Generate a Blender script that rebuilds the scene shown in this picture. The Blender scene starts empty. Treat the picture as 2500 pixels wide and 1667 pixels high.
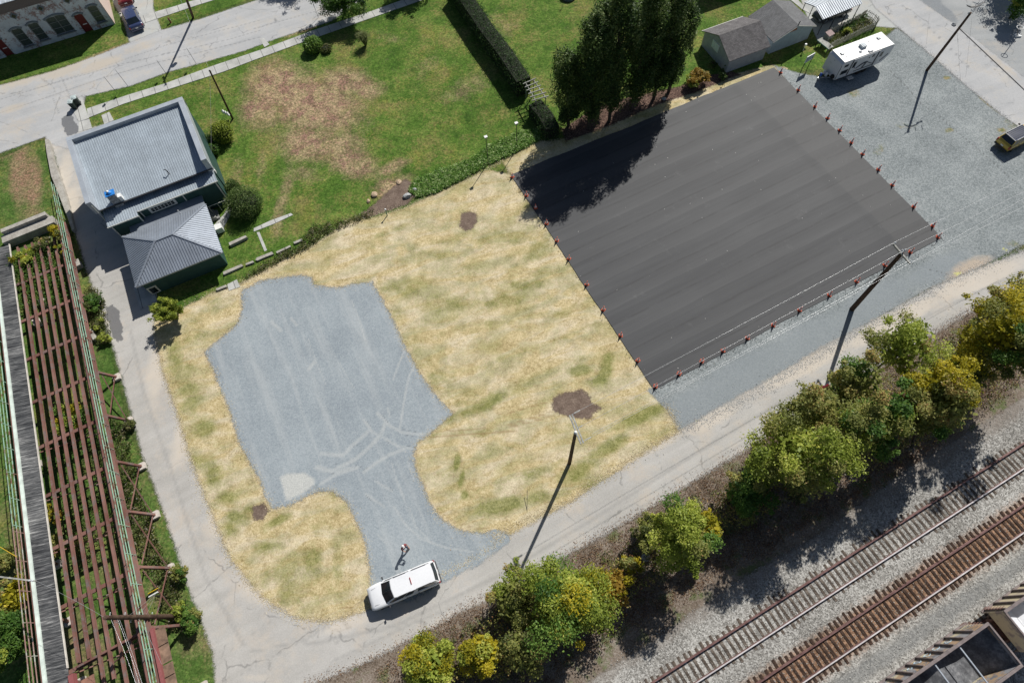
import bpy, math, random
import numpy as np
from mathutils import Vector, Matrix
from mathutils.geometry import tessellate_polygon
random.seed(7); RNG = np.random.default_rng(11)
SC = bpy.context.scene
# ------------------------------------------------------------ camera
F_PX, TILT, ROLL, CAM_H = 1480.0, 0.4442332547586858, -0.07256263687753352, 52.05170239291834
cam_d = bpy.data.cameras.new('camera'); cam = bpy.data.objects.new('camera', cam_d); SC.collection.objects.link(cam)
cam_d.sensor_fit = 'HORIZONTAL'; cam_d.sensor_width = 36.0; cam_d.lens = 36.0 * F_PX / 2500.0
cam_d.clip_start = 0.5; cam_d.clip_end = 1500
RX = Matrix.Rotation(TILT, 3, 'X') @ Matrix.Rotation(ROLL, 3, 'Z')
cam.matrix_world = Matrix.Translation((0, 0, CAM_H)) @ RX.to_4x4()
SC.camera = cam
# ------------------------------------------------------------ world, sun, exposure
SUN_EL, SHADOW_AZ = math.radians(44.5), math.radians(-120)
sun_dir = Vector((-math.cos(SHADOW_AZ) * math.cos(SUN_EL), -math.sin(SHADOW_AZ) * math.cos(SUN_EL), math.sin(SUN_EL)))
W = bpy.data.worlds.new('World'); SC.world = W; W.use_nodes = True
wn = W.node_tree; sky = wn.nodes.new('ShaderNodeTexSky'); sky.sky_type = 'NISHITA'; sky.sun_disc = False
sky.sun_elevation = SUN_EL; sky.sun_rotation = math.atan2(sun_dir.x, sun_dir.y)
bg = wn.nodes['Background']; bg.inputs[1].default_value = 0.05; wn.links.new(sky.outputs[0], bg.inputs[0])
sl = bpy.data.lights.new('sun', 'SUN'); sl.energy = 5.0; sl.angle = math.radians(0.5); sl.color = (1.0, 0.965, 0.905)
so = bpy.data.objects.new('sun', sl); SC.collection.objects.link(so); so.rotation_euler = sun_dir.to_track_quat('Z', 'Y').to_euler()
SC.view_settings.view_transform = 'Standard'; SC.view_settings.look = 'None'; SC.view_settings.gamma = 1
SC.view_settings.exposure = 0.0
SC.cycles.max_bounces = 5; SC.cycles.transparent_max_bounces = 12; SC.cycles.diffuse_bounces = 2
# ------------------------------------------------------------ measuring: surveyed points of the site (metres)
def g(x, y, z=0.0):
    d = RX @ Vector(((x - 1250) / F_PX, -(y - 833.5) / F_PX, -1))
    t = (z - CAM_H) / d.z
    return Vector((d.x * t, d.y * t, z))
def T(ox, oy, pts, s=3.647): return [(ox + x / s, oy + y / s) for x, y in pts]
def F(pts): return [(x / .9408, y / .9408) for x, y in pts]
def t1(ox, oy, x, y, s=3.647): return (ox + x / s, oy + y / s)
def V2(a): return np.array([a[0], a[1]])
# ------------------------------------------------------------ tagging
def tag(o, label=None, cat=None, group=None, kind=None):
    if label: o['label'] = label
    if cat: o['category'] = cat
    if group: o['group'] = group
    if kind: o['kind'] = kind
    return o
def empty(name, loc=(0, 0, 0), rz=0, label=None, cat=None, group=None):
    o = bpy.data.objects.new(name, None); SC.collection.objects.link(o); o.location = loc; o.rotation_euler = (0, 0, rz)
    o.empty_display_size = .3
    return tag(o, label, cat, group)
def copy_tree(o, parent=None):
    c = o.copy(); SC.collection.objects.link(c); c.parent = parent
    for ch in o.children: copy_tree(ch, c)
    return c
# ------------------------------------------------------------ mesh builder
class MB:
    def __init__(s): s.v = []; s.f = []; s.m = []; s.sm = []
    def add(s, vs, fs, mi=0, smooth=False):
        b = len(s.v); s.v += [tuple(v) for v in vs]
        for f in fs: s.f.append([b + i for i in f]); s.m.append(mi); s.sm.append(smooth)
        return s
    def box(s, c, size, rz=0, mi=0, M=None):
        x, y, z = [k / 2 for k in size]; vs = [Vector((a * x, b * y, d * z)) for a in (-1, 1) for b in (-1, 1) for d in (-1, 1)]
        R = M if M is not None else Matrix.Rotation(rz, 3, 'Z')
        vs = [R @ v + Vector(c) for v in vs]
        return s.add(vs, [(0, 1, 3, 2), (4, 6, 7, 5), (0, 4, 5, 1), (2, 3, 7, 6), (0, 2, 6, 4), (1, 5, 7, 3)], mi)
    def beam(s, p, q, w, h, mi=0, up=(0, 0, 1)):
        p = Vector(p); q = Vector(q); d = q - p; L = d.length
        if L < 1e-5: return s
        x = d / L; u = Vector(up)
        if abs(x.dot(u)) > .98: u = Vector((1, 0, 0))
        y = u.cross(x).normalized(); z = x.cross(y)
        M = Matrix((x, y, z)).transposed()
        return s.box((p + q) / 2, (L, w, h), 0, mi, M)
    def tube(s, p, q, r0, r1=None, n=8, mi=0, caps=True, smooth=True):
        p = Vector(p); q = Vector(q); r1 = r0 if r1 is None else r1
        x = (q - p).normalized(); u = Vector((0, 0, 1)) if abs(x.z) < .95 else Vector((1, 0, 0))
        a = u.cross(x).normalized(); b = x.cross(a)
        vs = []
        for k in range(n):
            t = 2 * math.pi * k / n; d = a * math.cos(t) + b * math.sin(t); vs += [p + d * r0, q + d * r1]
        fs = [(2 * k, 2 * ((k + 1) % n), 2 * ((k + 1) % n) + 1, 2 * k + 1) for k in range(n)]
        s.add(vs, fs, mi, smooth)
        if caps:
            s.add(vs[0::2], [tuple(range(n))[::-1]], mi); s.add(vs[1::2], [tuple(range(n))], mi)
        return s
    def lathe(s, c, prof, n=16, mi=0, smooth=True):
        vs = []; c = Vector(c)
        for r, z in prof:
            for k in range(n): t = 2 * math.pi * k / n; vs.append(c + Vector((r * math.cos(t), r * math.sin(t), z)))
        fs = []
        for i in range(len(prof) - 1):
            for k in range(n): a = i * n + k; b = i * n + (k + 1) % n; fs.append((a, b, b + n, a + n))
        s.add(vs, fs, mi, smooth)
        s.add(vs[:n], [tuple(range(n))[::-1]], mi); s.add(vs[-n:], [tuple(range(n))], mi)
        return s
    def poly(s, pts, mi=0):
        return s.add(pts, [tuple(range(len(pts)))], mi)
    def prism(s, pts, z0, z1, mi=0, mi_side=None):
        P = [Vector((p[0], p[1], 0)) for p in pts]; n = len(P)
        A = sum(P[i].x * P[(i + 1) % n].y - P[(i + 1) % n].x * P[i].y for i in range(n))
        if A < 0: P.reverse()
        vs = [(p.x, p.y, z0) for p in P] + [(p.x, p.y, z1) for p in P]
        tris = tessellate_polygon([P])
        def up(t):
            a, b, c = (P[i] for i in t); return t if (b - a).cross(c - a).z > 0 else t[::-1]
        top = [tuple(i + n for i in up(t)) for t in tris]; bot = [tuple(up(t)[::-1]) for t in tris]
        s.add(vs, top + bot, mi)
        s.add(vs, [(i, (i + 1) % n, (i + 1) % n + n, i + n) for i in range(n)], mi if mi_side is None else mi_side)
        return s
    def ribs(s, poly, down, spacing, w=.04, h=.035, mi=0, off=0.0):
        P = [Vector(p) for p in poly]; nrm = (P[1] - P[0]).cross(P[2] - P[0]).normalized()
        if nrm.z < 0: nrm = -nrm
        d = Vector(down); d = (d - nrm * d.dot(nrm)).normalized(); e = nrm.cross(d); o = P[0]
        Q = [((p - o).dot(e), (p - o).dot(d)) for p in P]
        lo = min(q[0] for q in Q); hi = max(q[0] for q in Q); k = lo + spacing * .5 + off
        while k < hi:
            ys = []
            for i in range(len(Q)):
                a, b = Q[i], Q[(i + 1) % len(Q)]
                if (a[0] - k) * (b[0] - k) < 0: ys.append(a[1] + (b[1] - a[1]) * (k - a[0]) / (b[0] - a[0]))
            ys.sort()
            for i in range(0, len(ys) - 1, 2):
                if ys[i + 1] - ys[i] > .1:
                    p = o + e * k + d * ys[i] + nrm * h * .5; q = o + e * k + d * ys[i + 1] + nrm * h * .5
                    s.beam(p, q, w, h, mi, nrm)
            k += spacing
        return s
    def build(s, name, mats, parent=None, bevel=0, label=None, cat=None, group=None, kind=None, seg=2, autosmooth=False):
        me = bpy.data.meshes.new(name); me.from_pydata(s.v, [], s.f)
        for m in (mats if isinstance(mats, (list, tuple)) else [mats]): me.materials.append(m)
        me.polygons.foreach_set('material_index', s.m); me.polygons.foreach_set('use_smooth', s.sm); me.update()
        o = bpy.data.objects.new(name, me); SC.collection.objects.link(o); o.parent = parent
        if bevel:
            b = o.modifiers.new('bevel', 'BEVEL'); b.width = bevel; b.segments = seg; b.limit_method = 'ANGLE'; b.harden_normals = False
        return tag(o, label, cat, group, kind)
# ------------------------------------------------------------ material helper
class NT:
    def __init__(s, name, rough=.8, spec=.3):
        s.mat = bpy.data.materials.new(name); s.mat.use_nodes = True; s.t = s.mat.node_tree
        s.b = s.t.nodes['Principled BSDF']; s.b.inputs['Roughness'].default_value = rough
        s.b.inputs['Specular IOR Level'].default_value = spec
        s.tc = s.t.nodes.new('ShaderNodeTexCoord').outputs['Object']
    def n(s, typ, ins=None, out=0, **props):
        nd = s.t.nodes.new('ShaderNode' + typ)
        for k, v in props.items(): setattr(nd, k, v)
        for k, v in (ins or {}).items():
            if isinstance(v, bpy.types.NodeSocket): s.t.links.new(v, nd.inputs[k])
            else: nd.inputs[k].default_value = v
        return nd.outputs[out]
    def noise(s, scale, detail=3, rough=.55, vec=None, stretch=None, rot=0, dist=0):
        v = vec or s.tc
        if rot: v = s.n('Mapping', {'Vector': v, 'Rotation': (0, 0, rot)})
        if stretch: v = s.n('Mapping', {'Vector': v, 'Scale': stretch})
        return s.n('TexNoise', {'Vector': v, 'Scale': scale, 'Detail': detail, 'Roughness': rough, 'Distortion': dist})
    def voro(s, scale, out=1, feature='F1'):
        return s.n('TexVoronoi', {'Vector': s.tc, 'Scale': scale}, out, feature=feature)
    def math(s, op, a, b=0.0, c=0.0, clamp=False):
        return s.n('Math', {0: a, 1: b, 2: c}, operation=op, use_clamp=clamp)
    def ramp(s, fac, stops, mode='LINEAR'):
        nd = s.t.nodes.new('ShaderNodeValToRGB'); s.t.links.new(fac, nd.inputs[0]); cr = nd.color_ramp; cr.interpolation = mode
        while len(cr.elements) < len(stops): cr.elements.new(.5)
        for e, (p, c) in zip(cr.elements, stops): e.position = p; e.color = (*c, 1) if len(c) == 3 else c
        return nd.outputs[0]
    def mix(s, fac, a, b, blend='MIX'):
        nd = s.t.nodes.new('ShaderNodeMix'); nd.data_type = 'RGBA'; nd.blend_type = blend
        for i, v in ((0, fac), (6, a), (7, b)):
            if isinstance(v, bpy.types.NodeSocket): s.t.links.new(v, nd.inputs[i])
            elif i == 0: nd.inputs[i].default_value = v
            else: nd.inputs[i].default_value = (*v, 1)
        return nd.outputs[2]
    def attr(s, name, out=2): return s.n('Attribute', {}, out, attribute_name=name)
    def step(s, v, lo, hi): return s.n('MapRange', {0: v, 1: lo, 2: hi, 3: 0.0, 4: 1.0}, clamp=True)
    def col(s, c): s.t.links.new(c, s.b.inputs['Base Color']); return s
    def bump(s, h, strength=.5, dist=.02):
        s.t.links.new(s.n('Bump', {'Height': h, 'Strength': strength, 'Distance': dist}), s.b.inputs['Normal']); return s
    def edge(s, amp=.35, soft=.06, nscale=2.2, fine=9, grain=.45):
        """sheet outline: signed distance plus noise gives a ragged natural border"""
        a = s.attr('sd')
        n1 = s.math('MULTIPLY_ADD', s.noise(nscale, 4, .65), amp * 2, -amp)
        n2 = s.math('MULTIPLY_ADD', s.noise(fine, 2, .6), amp, -amp * .5)
        n2 = s.math('ADD', n2, s.math('MULTIPLY_ADD', s.noise(20, 2, .8), grain * 2, -grain))
        v = s.math('ADD', a, s.math('ADD', n1, n2))
        s.t.links.new(s.step(v, -soft, soft), s.b.inputs['Alpha']); return s
def paint_mat(name, c, rough=.5, spec=.4, var=.12, metal=0, scale=6, coat=0):
    m = NT(name, rough, spec); n = m.noise(scale, 4, .6)
    m.col(m.ramp(n, [(.3, tuple(k * (1 - var) for k in c)), (.7, tuple(min(1, k * (1 + var)) for k in c))]))
    m.b.inputs['Metallic'].default_value = metal
    if coat: m.b.inputs['Coat Weight'].default_value = coat; m.b.inputs['Coat Roughness'].default_value = .05
    return m.mat
# ------------------------------------------------------------ ground sheets
def seg_dist(P, A, B):
    d = B - A; L = (d * d).sum(); t = np.clip(((P - A) @ d) / max(L, 1e-9), 0, 1)
    return np.hypot(*(P - (A + t[:, None] * d)).T), t
def sdist(P, poly):
    D = np.full(len(P), 1e9); ins = np.zeros(len(P), bool); n = len(poly)
    for i in range(n):
        A = poly[i]; B = poly[(i + 1) % n]; D = np.minimum(D, seg_dist(P, A, B)[0])
        if A[1] != B[1]:
            c = ((A[1] > P[:, 1]) != (B[1] > P[:, 1])) & (P[:, 0] < (B[0] - A[0]) * (P[:, 1] - A[1]) / (B[1] - A[1]) + A[0])
            ins ^= c
    return np.where(ins, D, -D)
def world(px): return np.array([V2(g(*p)) for p in px])
def lines(defs):
    def f(P):
        v = np.zeros(len(P))
        for px, w in defs:
            W_ = world(px)
            for i in range(len(W_) - 1):
                d, _ = seg_dist(P, W_[i], W_[i + 1]); v = np.maximum(v, np.clip(1.25 - d / (w * .5), 0, 1))
        return v
    return f
def blobs(defs):
    """defs: (px, py, rx, ry, angle_deg, strength) in photo-view units, laid on the ground as soft ellipses"""
    def f(P):
        v = np.zeros(len(P))
        for x, y, rx, ry, a, s in defs:
            c = V2(g(x / .9408, y / .9408)); a_ = math.radians(a)
            ex = V2(g((x + rx * math.cos(a_)) / .9408, (y - rx * math.sin(a_)) / .9408)) - c
            ey = V2(g((x + ry * math.sin(a_)) / .9408, (y + ry * math.cos(a_)) / .9408)) - c
            M = np.linalg.inv(np.array([ex, ey]).T); q = (P - c) @ M.T; r = np.hypot(q[:, 0], q[:, 1])
            v = np.maximum(v, s * np.clip(1.5 - r, 0, 1))
        return v
    return f
def region(px): 
    W_ = world(px)
    return lambda P: sdist(P, W_)
def sheet(name, poly, z, mat, res=.3, margin=.45, paints=None, kind='structure', label=None, cat=None, grow=None):
    poly = np.array(poly, float); lo = poly.min(0) - margin - res - (1.5 if grow else 0); hi = poly.max(0) + margin + res + (1.5 if grow else 0)
    nx = int((hi[0] - lo[0]) / res) + 2; ny = int((hi[1] - lo[1]) / res) + 2
    X, Y = np.meshgrid(lo[0] + np.arange(nx) * res, lo[1] + np.arange(ny) * res, indexing='ij')
    P = np.stack([X.ravel(), Y.ravel()], 1); sd = sdist(P, poly)
    if grow: sd = sd + grow(P)
    I = np.arange(nx * ny).reshape(nx, ny); q = np.stack([I[:-1, :-1], I[1:, :-1], I[1:, 1:], I[:-1, 1:]], -1).reshape(-1, 4)
    q = q[sd[q].max(1) > -margin]; used = np.unique(q); rm = np.full(nx * ny, -1); rm[used] = np.arange(len(used)); q = rm[q]; P = P[used]; sd = sd[used]
    me = bpy.data.meshes.new(name); me.vertices.add(len(P)); me.vertices.foreach_set('co', np.c_[P, np.full(len(P), z)].astype(np.float32).ravel())
    me.loops.add(q.size); me.loops.foreach_set('vertex_index', q.ravel().astype(np.int32))
    me.polygons.add(len(q)); me.polygons.foreach_set('loop_start', (np.arange(len(q)) * 4).astype(np.int32)); me.polygons.foreach_set('loop_total', np.full(len(q), 4, np.int32))
    me.update(calc_edges=True)
    for k, fn in {'sd': None, **(paints or {})}.items():
        a = me.attributes.new(k, 'FLOAT', 'POINT'); a.data.foreach_set('value', (sd if fn is None else fn(P)).astype(np.float32))
    me.materials.append(mat); o = bpy.data.objects.new(name, me); SC.collection.objects.link(o)
    return tag(o, label, cat, None, kind)
# ------------------------------------------------------------ foliage
def quads_mesh(name, C, A, B, rnd, mat, parent):
    n = len(C); V = np.stack([C - A - B, C + A - B * .6, C + A + B, C - A * .6 + B], 1).reshape(-1, 3).astype(np.float32)
    me = bpy.data.meshes.new(name); me.vertices.add(4 * n); me.vertices.foreach_set('co', V.ravel())
    me.loops.add(4 * n); me.loops.foreach_set('vertex_index', np.arange(4 * n, dtype=np.int32))
    me.polygons.add(n); me.polygons.foreach_set('loop_start', np.arange(n, dtype=np.int32) * 4); me.polygons.foreach_set('loop_total', np.full(n, 4, np.int32))
    me.update(calc_edges=True); a = me.attributes.new('rnd', 'FLOAT', 'FACE'); a.data.foreach_set('value', rnd.astype(np.float32))
    me.materials.append(mat); o = bpy.data.objects.new(name, me); SC.collection.objects.link(o); o.parent = parent
    return o
def leaves(name, clumps, mat, parent, size=.07, shell=.55, up=.8, dens=1.0, sy=.6):
    """clumps: (x,y,z,rx,ry,rz,n,tint)"""
    Cs, As, Bs, Rs = [], [], [], []
    for (x, y, z, rx, ry, rz, n, tint) in clumps:
        n = int(n * dens)
        if n < 1: continue
        d = RNG.normal(size=(n, 3)); d /= np.linalg.norm(d, axis=1)[:, None]
        r = shell + (1 - shell) * RNG.random(n) ** .7; r *= 1 + RNG.normal(0, .10, n)
        C = d * r[:, None] * [rx, ry, rz] + [x, y, z]; ok = C[:, 2] > .03; C = C[ok]; d = d[ok]; n = len(C)
        N = d * .5 + RNG.normal(size=(n, 3)) * .6; N[:, 2] += up; N /= np.linalg.norm(N, axis=1)[:, None]
        A = np.cross(N, RNG.normal(size=(n, 3))); A /= np.linalg.norm(A, axis=1)[:, None]; B = np.cross(N, A)
        s = size * (.65 + .7 * RNG.random(n))[:, None]
        Cs.append(C); As.append(A * s); Bs.append(B * s * sy); Rs.append(np.clip(tint + RNG.normal(0, .13, n), 0, 1))
    return quads_mesh(name, np.concatenate(Cs), np.concatenate(As), np.concatenate(Bs), np.concatenate(Rs), mat, parent)
def leaf_mat(name, stops, rough=.5, trans=.45):
    m = NT(name, rough, .25); c = m.ramp(m.attr('rnd'), stops); m.col(c)
    tr = m.n('BsdfTranslucent', {'Color': c}); mx = m.n('MixShader', {0: trans, 1: m.b.outputs[0], 2: tr})
    m.t.links.new(mx, m.t.nodes['Material Output'].inputs[0]); return m.mat
# ============================================================ GROUND MATERIALS
RT = (math.cos(math.radians(24.5)), math.sin(math.radians(24.5)))   # railway direction
RN = (RT[1], -RT[0])
LANE = F([(150,320),(190,300),(300,270),(360,700),(352,750),(372,850),(405,945),(440,1060),(478,1160),(530,1285),(600,1370),(680,1420),(760,1428),(850,1400),(960,1362),(1100,1284),(1150,1240),(1300,1160),(1450,1062),(1560,990),(1640,942),(1800,852),(1960,760),(2150,655),(2352,575),(2560,480),
    (2560,560),(2352,655),(2200,735),(2100,795),(2000,862),(1850,952),(1750,1012),(1650,1072),(1500,1162),(1400,1222),(1250,1302),(1150,1368),(1060,1402),(960,1462),(860,1512),(760,1556),(700,1580),(700,1660),(500,1660),(490,1500),(430,1340),(385,1200),(330,1050),(262,800),(225,700),(175,540),(150,440),(118,330)])
LANEW = world(LANE)
def near_lane(w=2.0, amt=.9): return lambda P: amt * np.clip(1.6 - np.abs(sdist(P, LANEW)) / w, 0, 1)
def grass_mat(name, dark, mid, light, bare=None, red=None, tan=None):
    m = NT(name, .9, .1)
    big = m.noise(.10, 4, .62); mid_n = m.noise(.55, 4, .65); fin = m.noise(3.2, 4, .75); vf = m.noise(11, 2, .6)
    v = m.math('ADD', m.math('MULTIPLY', big, .35), m.math('MULTIPLY', mid_n, .35)); v = m.math('ADD', v, m.math('MULTIPLY', fin, .22)); v = m.math('ADD', v, m.math('MULTIPLY', vf, .14))
    c = m.ramp(v, [(.36, dark), (.51, mid), (.68, light)])
    if tan is not None:   # worn ginger and straw blotches
        tn = m.math('ADD', m.noise(.20, 6, .72), m.math('MULTIPLY_ADD', fin, .45, -.22)); c = m.mix(m.math('MULTIPLY', m.step(tn, .48, .66), .58), c, m.mix(m.step(m.noise(.5, 4, .6), .45, .6), tan, (.24, .20, .06))); dn = m.math('ADD', m.noise(.3, 5, .7), m.math('MULTIPLY_ADD', fin, .3, -.15)); c = m.mix(m.math('MULTIPLY', m.step(dn, .54, .66), .5), c, (.045, .12, .015))
    if bare is not None:
        a = m.attr('bare'); f = m.math('ADD', m.math('MULTIPLY', a, 1.45), m.math('ADD', m.math('MULTIPLY_ADD', m.noise(.6, 7, .78), 2.4, -1.25), m.math('MULTIPLY_ADD', m.noise(4.5, 4, .8), 1.6, -.8)))
        br = m.mix(m.step(m.math('ADD', m.noise(.7, 4, .7), m.math('MULTIPLY_ADD', vf, .25, -.12)), .44, .58), bare, red)
        c = m.mix(m.math('MULTIPLY', m.step(f, .15, 1.35), .88), c, m.mix(m.step(m.noise(4, 4, .85), .40, .55), m.mix(.55, br, (.06, .10, .02)), br))
    cel = m.n('SeparateColor', {0: m.voro(7.5, 1)}, 0); c = m.mix(1.0, c, m.ramp(cel, [(0, (.62, .66, .60)), (.6, (1.0, 1.0, 1.0)), (1, (1.35, 1.3, 1.25))]), 'MULTIPLY')
    gain = m.ramp(m.noise(2.0, 3, .7), [(.3, (.78, .78, .78)), (.7, (1.18, 1.18, 1.18))]); c = m.mix(1.0, c, gain, 'MULTIPLY')
    m.col(c); m.bump(m.math('ADD', fin, vf), .5, .05); return m
def gravel_mat(name, lo, mid, hi, scale=9, contrast=1.0):
    m = NT(name, .93, .12)
    cell = m.voro(scale, 1); cc = m.n('SeparateColor', {0: cell}, 0); fin = m.noise(scale * 1.1, 3, .75); big = m.noise(.22, 5, .6)
    v = m.math('ADD', m.math('MULTIPLY', cc, .22 * contrast), m.math('ADD', m.math('MULTIPLY', fin, .40), m.math('MULTIPLY', big, .38)))
    c = m.ramp(v, [(.30, lo), (.50, mid), (.74, hi)]); m._c = c; m._fin = fin; m.bump(fin, .5, .03); return m
def asphalt_mat(name, c0, c1, warm, scale=10, crack=True, rot=0):
    m = NT(name, .9, .2); fin = m.noise(scale, 3, .7); big = m.noise(.16, 5, .62); st = m.noise(.9, 4, .6, stretch=(.06, 1.0, 1), rot=rot)
    v = m.math('ADD', m.math('MULTIPLY', fin, .34), m.math('ADD', m.math('MULTIPLY', big, .38), m.math('MULTIPLY', st, .28)))
    c = m.ramp(v, [(.34, c0), (.62, c1)]); c = m.mix(m.math('MULTIPLY', m.step(m.noise(.35, 5, .7), .5, .68), .6), c, warm)
    if crack:
        e = m.n('TexVoronoi', {'Vector': m.n('VectorMath', {0: m.tc, 1: m.n('TexNoise', {'Vector': m.tc, 'Scale': .9, 'Detail': 4}, 1)}, operation='ADD'), 'Scale': .19}, 0, feature='DISTANCE_TO_EDGE'); nz = m.noise(.5, 3, .7)
        k = m.math('MULTIPLY', m.math('SUBTRACT', 1.0, m.step(e, .0, .014)), m.step(nz, .46, .56)); c = m.mix(m.math('MULTIPLY', k, .5), c, (.10, .10, .10))
    m._c = c; m.col(c); m.bump(fin, .25, .01); return m

# base soil that everything lies on
def polyf(px, k=1.6):
    W_ = world(px); return lambda P: np.clip(.5 + sdist(P, W_) * k, 0, 1.3)
gm = grass_mat('soil_grass', (.035, .06, .018), (.07, .11, .03), (.13, .15, .055), tan=(.17, .13, .075)); 
gp = MB().poly([(-300, -250, 0), (300, -250, 0), (300, 350, 0), (-300, 350, 0)])
gp.build('ground', gm.mat, kind='structure')

LAWN_D, LAWN_M, LAWN_L = (.024, .064, .010), (.078, .150, .024), (.19, .25, .062)
lm = grass_mat('lawn', LAWN_D, LAWN_M, LAWN_L, bare=(.48, .34, .225), red=(.33, .17, .155), tan=(.27, .19, .09)); lm.edge(.25, .05)
BARE = blobs([(640,200,70,62,0,1),(720,240,110,70,-10,1),(790,190,60,34,0,.9),(600,250,50,45,0,.9),(700,330,60,40,0,.95),(765,335,75,40,0,.8),(805,375,70,32,-20,.85),(840,205,40,26,0,.8),
    (900,385,40,14,20,.75),(880,425,30,12,20,.6),(690,400,45,18,0,.5),(1080,200,60,24,30,.45),(1150,60,40,30,0,.3),(660,430,12,60,-10,.55),(600,380,12,40,-10,.4),(905,430,45,22,20,.9),(980,150,40,20,30,.3),
    (640,495,14,60,-12,.6),(545,395,14,40,-5,.45),(30,400,30,60,0,.75),(60,430,20,60,0,.8),(900,90,30,12,0,.3)])
sheet('lawn', world(F([(195, 235), (960, -35), (1640, -60), (2060, 60), (1900, 160), (1790, 165), (1760, 160), (1510, 250), (1240, 350), (1000, 460), (780, 530), (510, 670), (345, 740), (260, 640), (150, 330)])), .008, lm.mat, .3, paints={'bare': BARE})
sheet('verge', world(F([(198, 218), (200, 245), (560, 110), (960, -30), (1000, -60), (900, -60), (812, 20), (700, 75), (560, 115), (440, 150), (300, 200)])), .010, lm.mat, .3, paints={'bare': blobs([(700,72,60,6,20,.7),(330,205,40,6,20,.5)])})
sheet('park_lawn', world(F([(350, 75), (560, 5), (640, -40), (330, -60), (355, 20)])), .010, lm.mat, .3, paints={'bare': blobs([(450,50,40,4,20,.6)])})
sheet('front_lawn', world(F([(-60, 150), (-60, 110), (285, 52), (300, 100), (225, 130), (60, 178), (-60, 210)])), .010, lm.mat, .3, paints={'bare': blobs([(240,120,60,4,20,.7)])})
lm2 = grass_mat('left_grass', LAWN_D, (.075, .14, .03), (.15, .2, .06), bare=(.33, .23, .15), red=(.34, .19, .145), tan=(.25, .19, .1)); lm2.edge(.25, .05)
sheet('side_lawn', world(F([(-60, 390), (105, 318), (125, 345), (165, 500), (180, 560), (215, 700), (250, 790), (300, 1000), (375, 1180), (430, 1330), (500, 1500), (520, 1640), (-200, 1640), (-200, 400)])), .006, lm2.mat, .35,
      paints={'bare': blobs([(45,400,22,70,0,1.1),(75,420,22,60,0,1.1),(20,350,50,12,20,.8),(75,500,30,30,0,.6),(380,1350,40,60,0,.35),(330,1240,30,40,0,.3),(450,1480,50,50,0,.4),(180,1500,80,80,0,.55),(60,1300,60,80,0,.4)])})

# leaf-littered bank between the lane and the railway
bm_ = NT('bank_litter', .95, .1); fin = bm_.noise(7, 4, .8); mid_n = bm_.noise(.9, 4, .65); big = bm_.noise(.25, 4, .6)
v = bm_.math('ADD', bm_.math('MULTIPLY', fin, .5), bm_.math('ADD', bm_.math('MULTIPLY', mid_n, .25), bm_.math('MULTIPLY', big, .25)))
c = bm_.ramp(v, [(.36, (.05, .04, .03)), (.46, (.16, .125, .095)), (.54, (.27, .225, .185)), (.66, (.42, .385, .34))])
c = bm_.mix(bm_.math('MULTIPLY', bm_.step(bm_.noise(.5, 5, .7), .52, .62), .7), c, (.085, .13, .03)); bm_.col(c); bm_.bump(fin, .8, .08); bm_.edge(.3, .1)
sheet('railway_bank', grow=lambda P: 1.2 * np.clip(1.5 - np.abs((P @ np.array(RN)) - 5.2) / 1.6, 0, 1) + near_lane(1.0, .5)(P), poly=world(F([(690, 1640), (700, 1568), (860, 1508), (960, 1458), (1060, 1398), (1150, 1362), (1250, 1300), (1400, 1220), (1500, 1160), (1650, 1070), (1750, 1010), (1850, 950), (2000, 855), (2100, 785), (2200, 725), (2500, 560),
    (2550, 850), (2352, 900), (2250, 960), (2130, 1040), (2030, 1110), (1960, 1160), (1800, 1260), (1620, 1370), (1450, 1480), (1300, 1568), (1200, 1640)])), z=.008, mat=bm_.mat, res=.35)
bl = gravel_mat('ballast', (.08, .076, .07), (.27, .26, .24), (.60, .59, .56), 10, 1.2)
rust = bl.attr('rust'); cst = bl.mix(bl.math('MULTIPLY', bl.step(bl.math('ADD', rust, bl.math('MULTIPLY_ADD', bl.noise(2.5, 4, .7), 1.0, -.5)), .3, .9), .85), bl._c, bl.mix(1.0, bl._c, (.74, .40, .22), 'MULTIPLY'))
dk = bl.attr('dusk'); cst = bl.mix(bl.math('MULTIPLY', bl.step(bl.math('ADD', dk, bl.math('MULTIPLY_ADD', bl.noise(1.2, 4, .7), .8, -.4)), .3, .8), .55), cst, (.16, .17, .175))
dirt = bl.attr('dirt'); cst = bl.mix(bl.math('MULTIPLY', bl.step(bl.math('ADD', dirt, bl.math('MULTIPLY_ADD', bl.noise(1.0, 5, .7), 1.0, -.5)), .3, .9), .7), cst, bl.mix(bl.noise(6, 3, .7), (.10, .085, .07), (.34, .29, .25)))
bl.col(cst); bl.edge(.4, .1)
def rail_pt(t, n, z=0): return Vector((RT[0] * t + RN[0] * n, RT[1] * t + RN[1] * n, z))
def rust_f(P):
    n = P @ np.array(RN); return np.clip(1.35 - np.abs(n - 11.75) / 1.5, 0, 1) + .25 * np.clip(1.2 - np.abs(n - 8.08) / 1.1, 0, 1)
def dark_strip_f(P):
    n = P @ np.array(RN); return np.clip(1.2 - np.abs(n - 14.1) / .8, 0, 1)  # darker cool grey strip of ballast beside the wagon track
def dirt_f(P):
    n = P @ np.array(RN); return np.clip((6.4 - n) / 1.6, 0, 1)
sheet('railway_ballast', [V2(rail_pt(t, n)) for t, n in ((-45, 5.6), (-20, 5.2), (8, 5.0), (16, 4.6), (24, 4.9), (34, 4.3), (44, 4.4), (60, 4.2), (90, 4.5), (90, 34), (-45, 34))], .014, bl.mat, .3, paints={'rust': rust_f, 'dusk': dark_strip_f, 'dirt': dirt_f})

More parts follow.
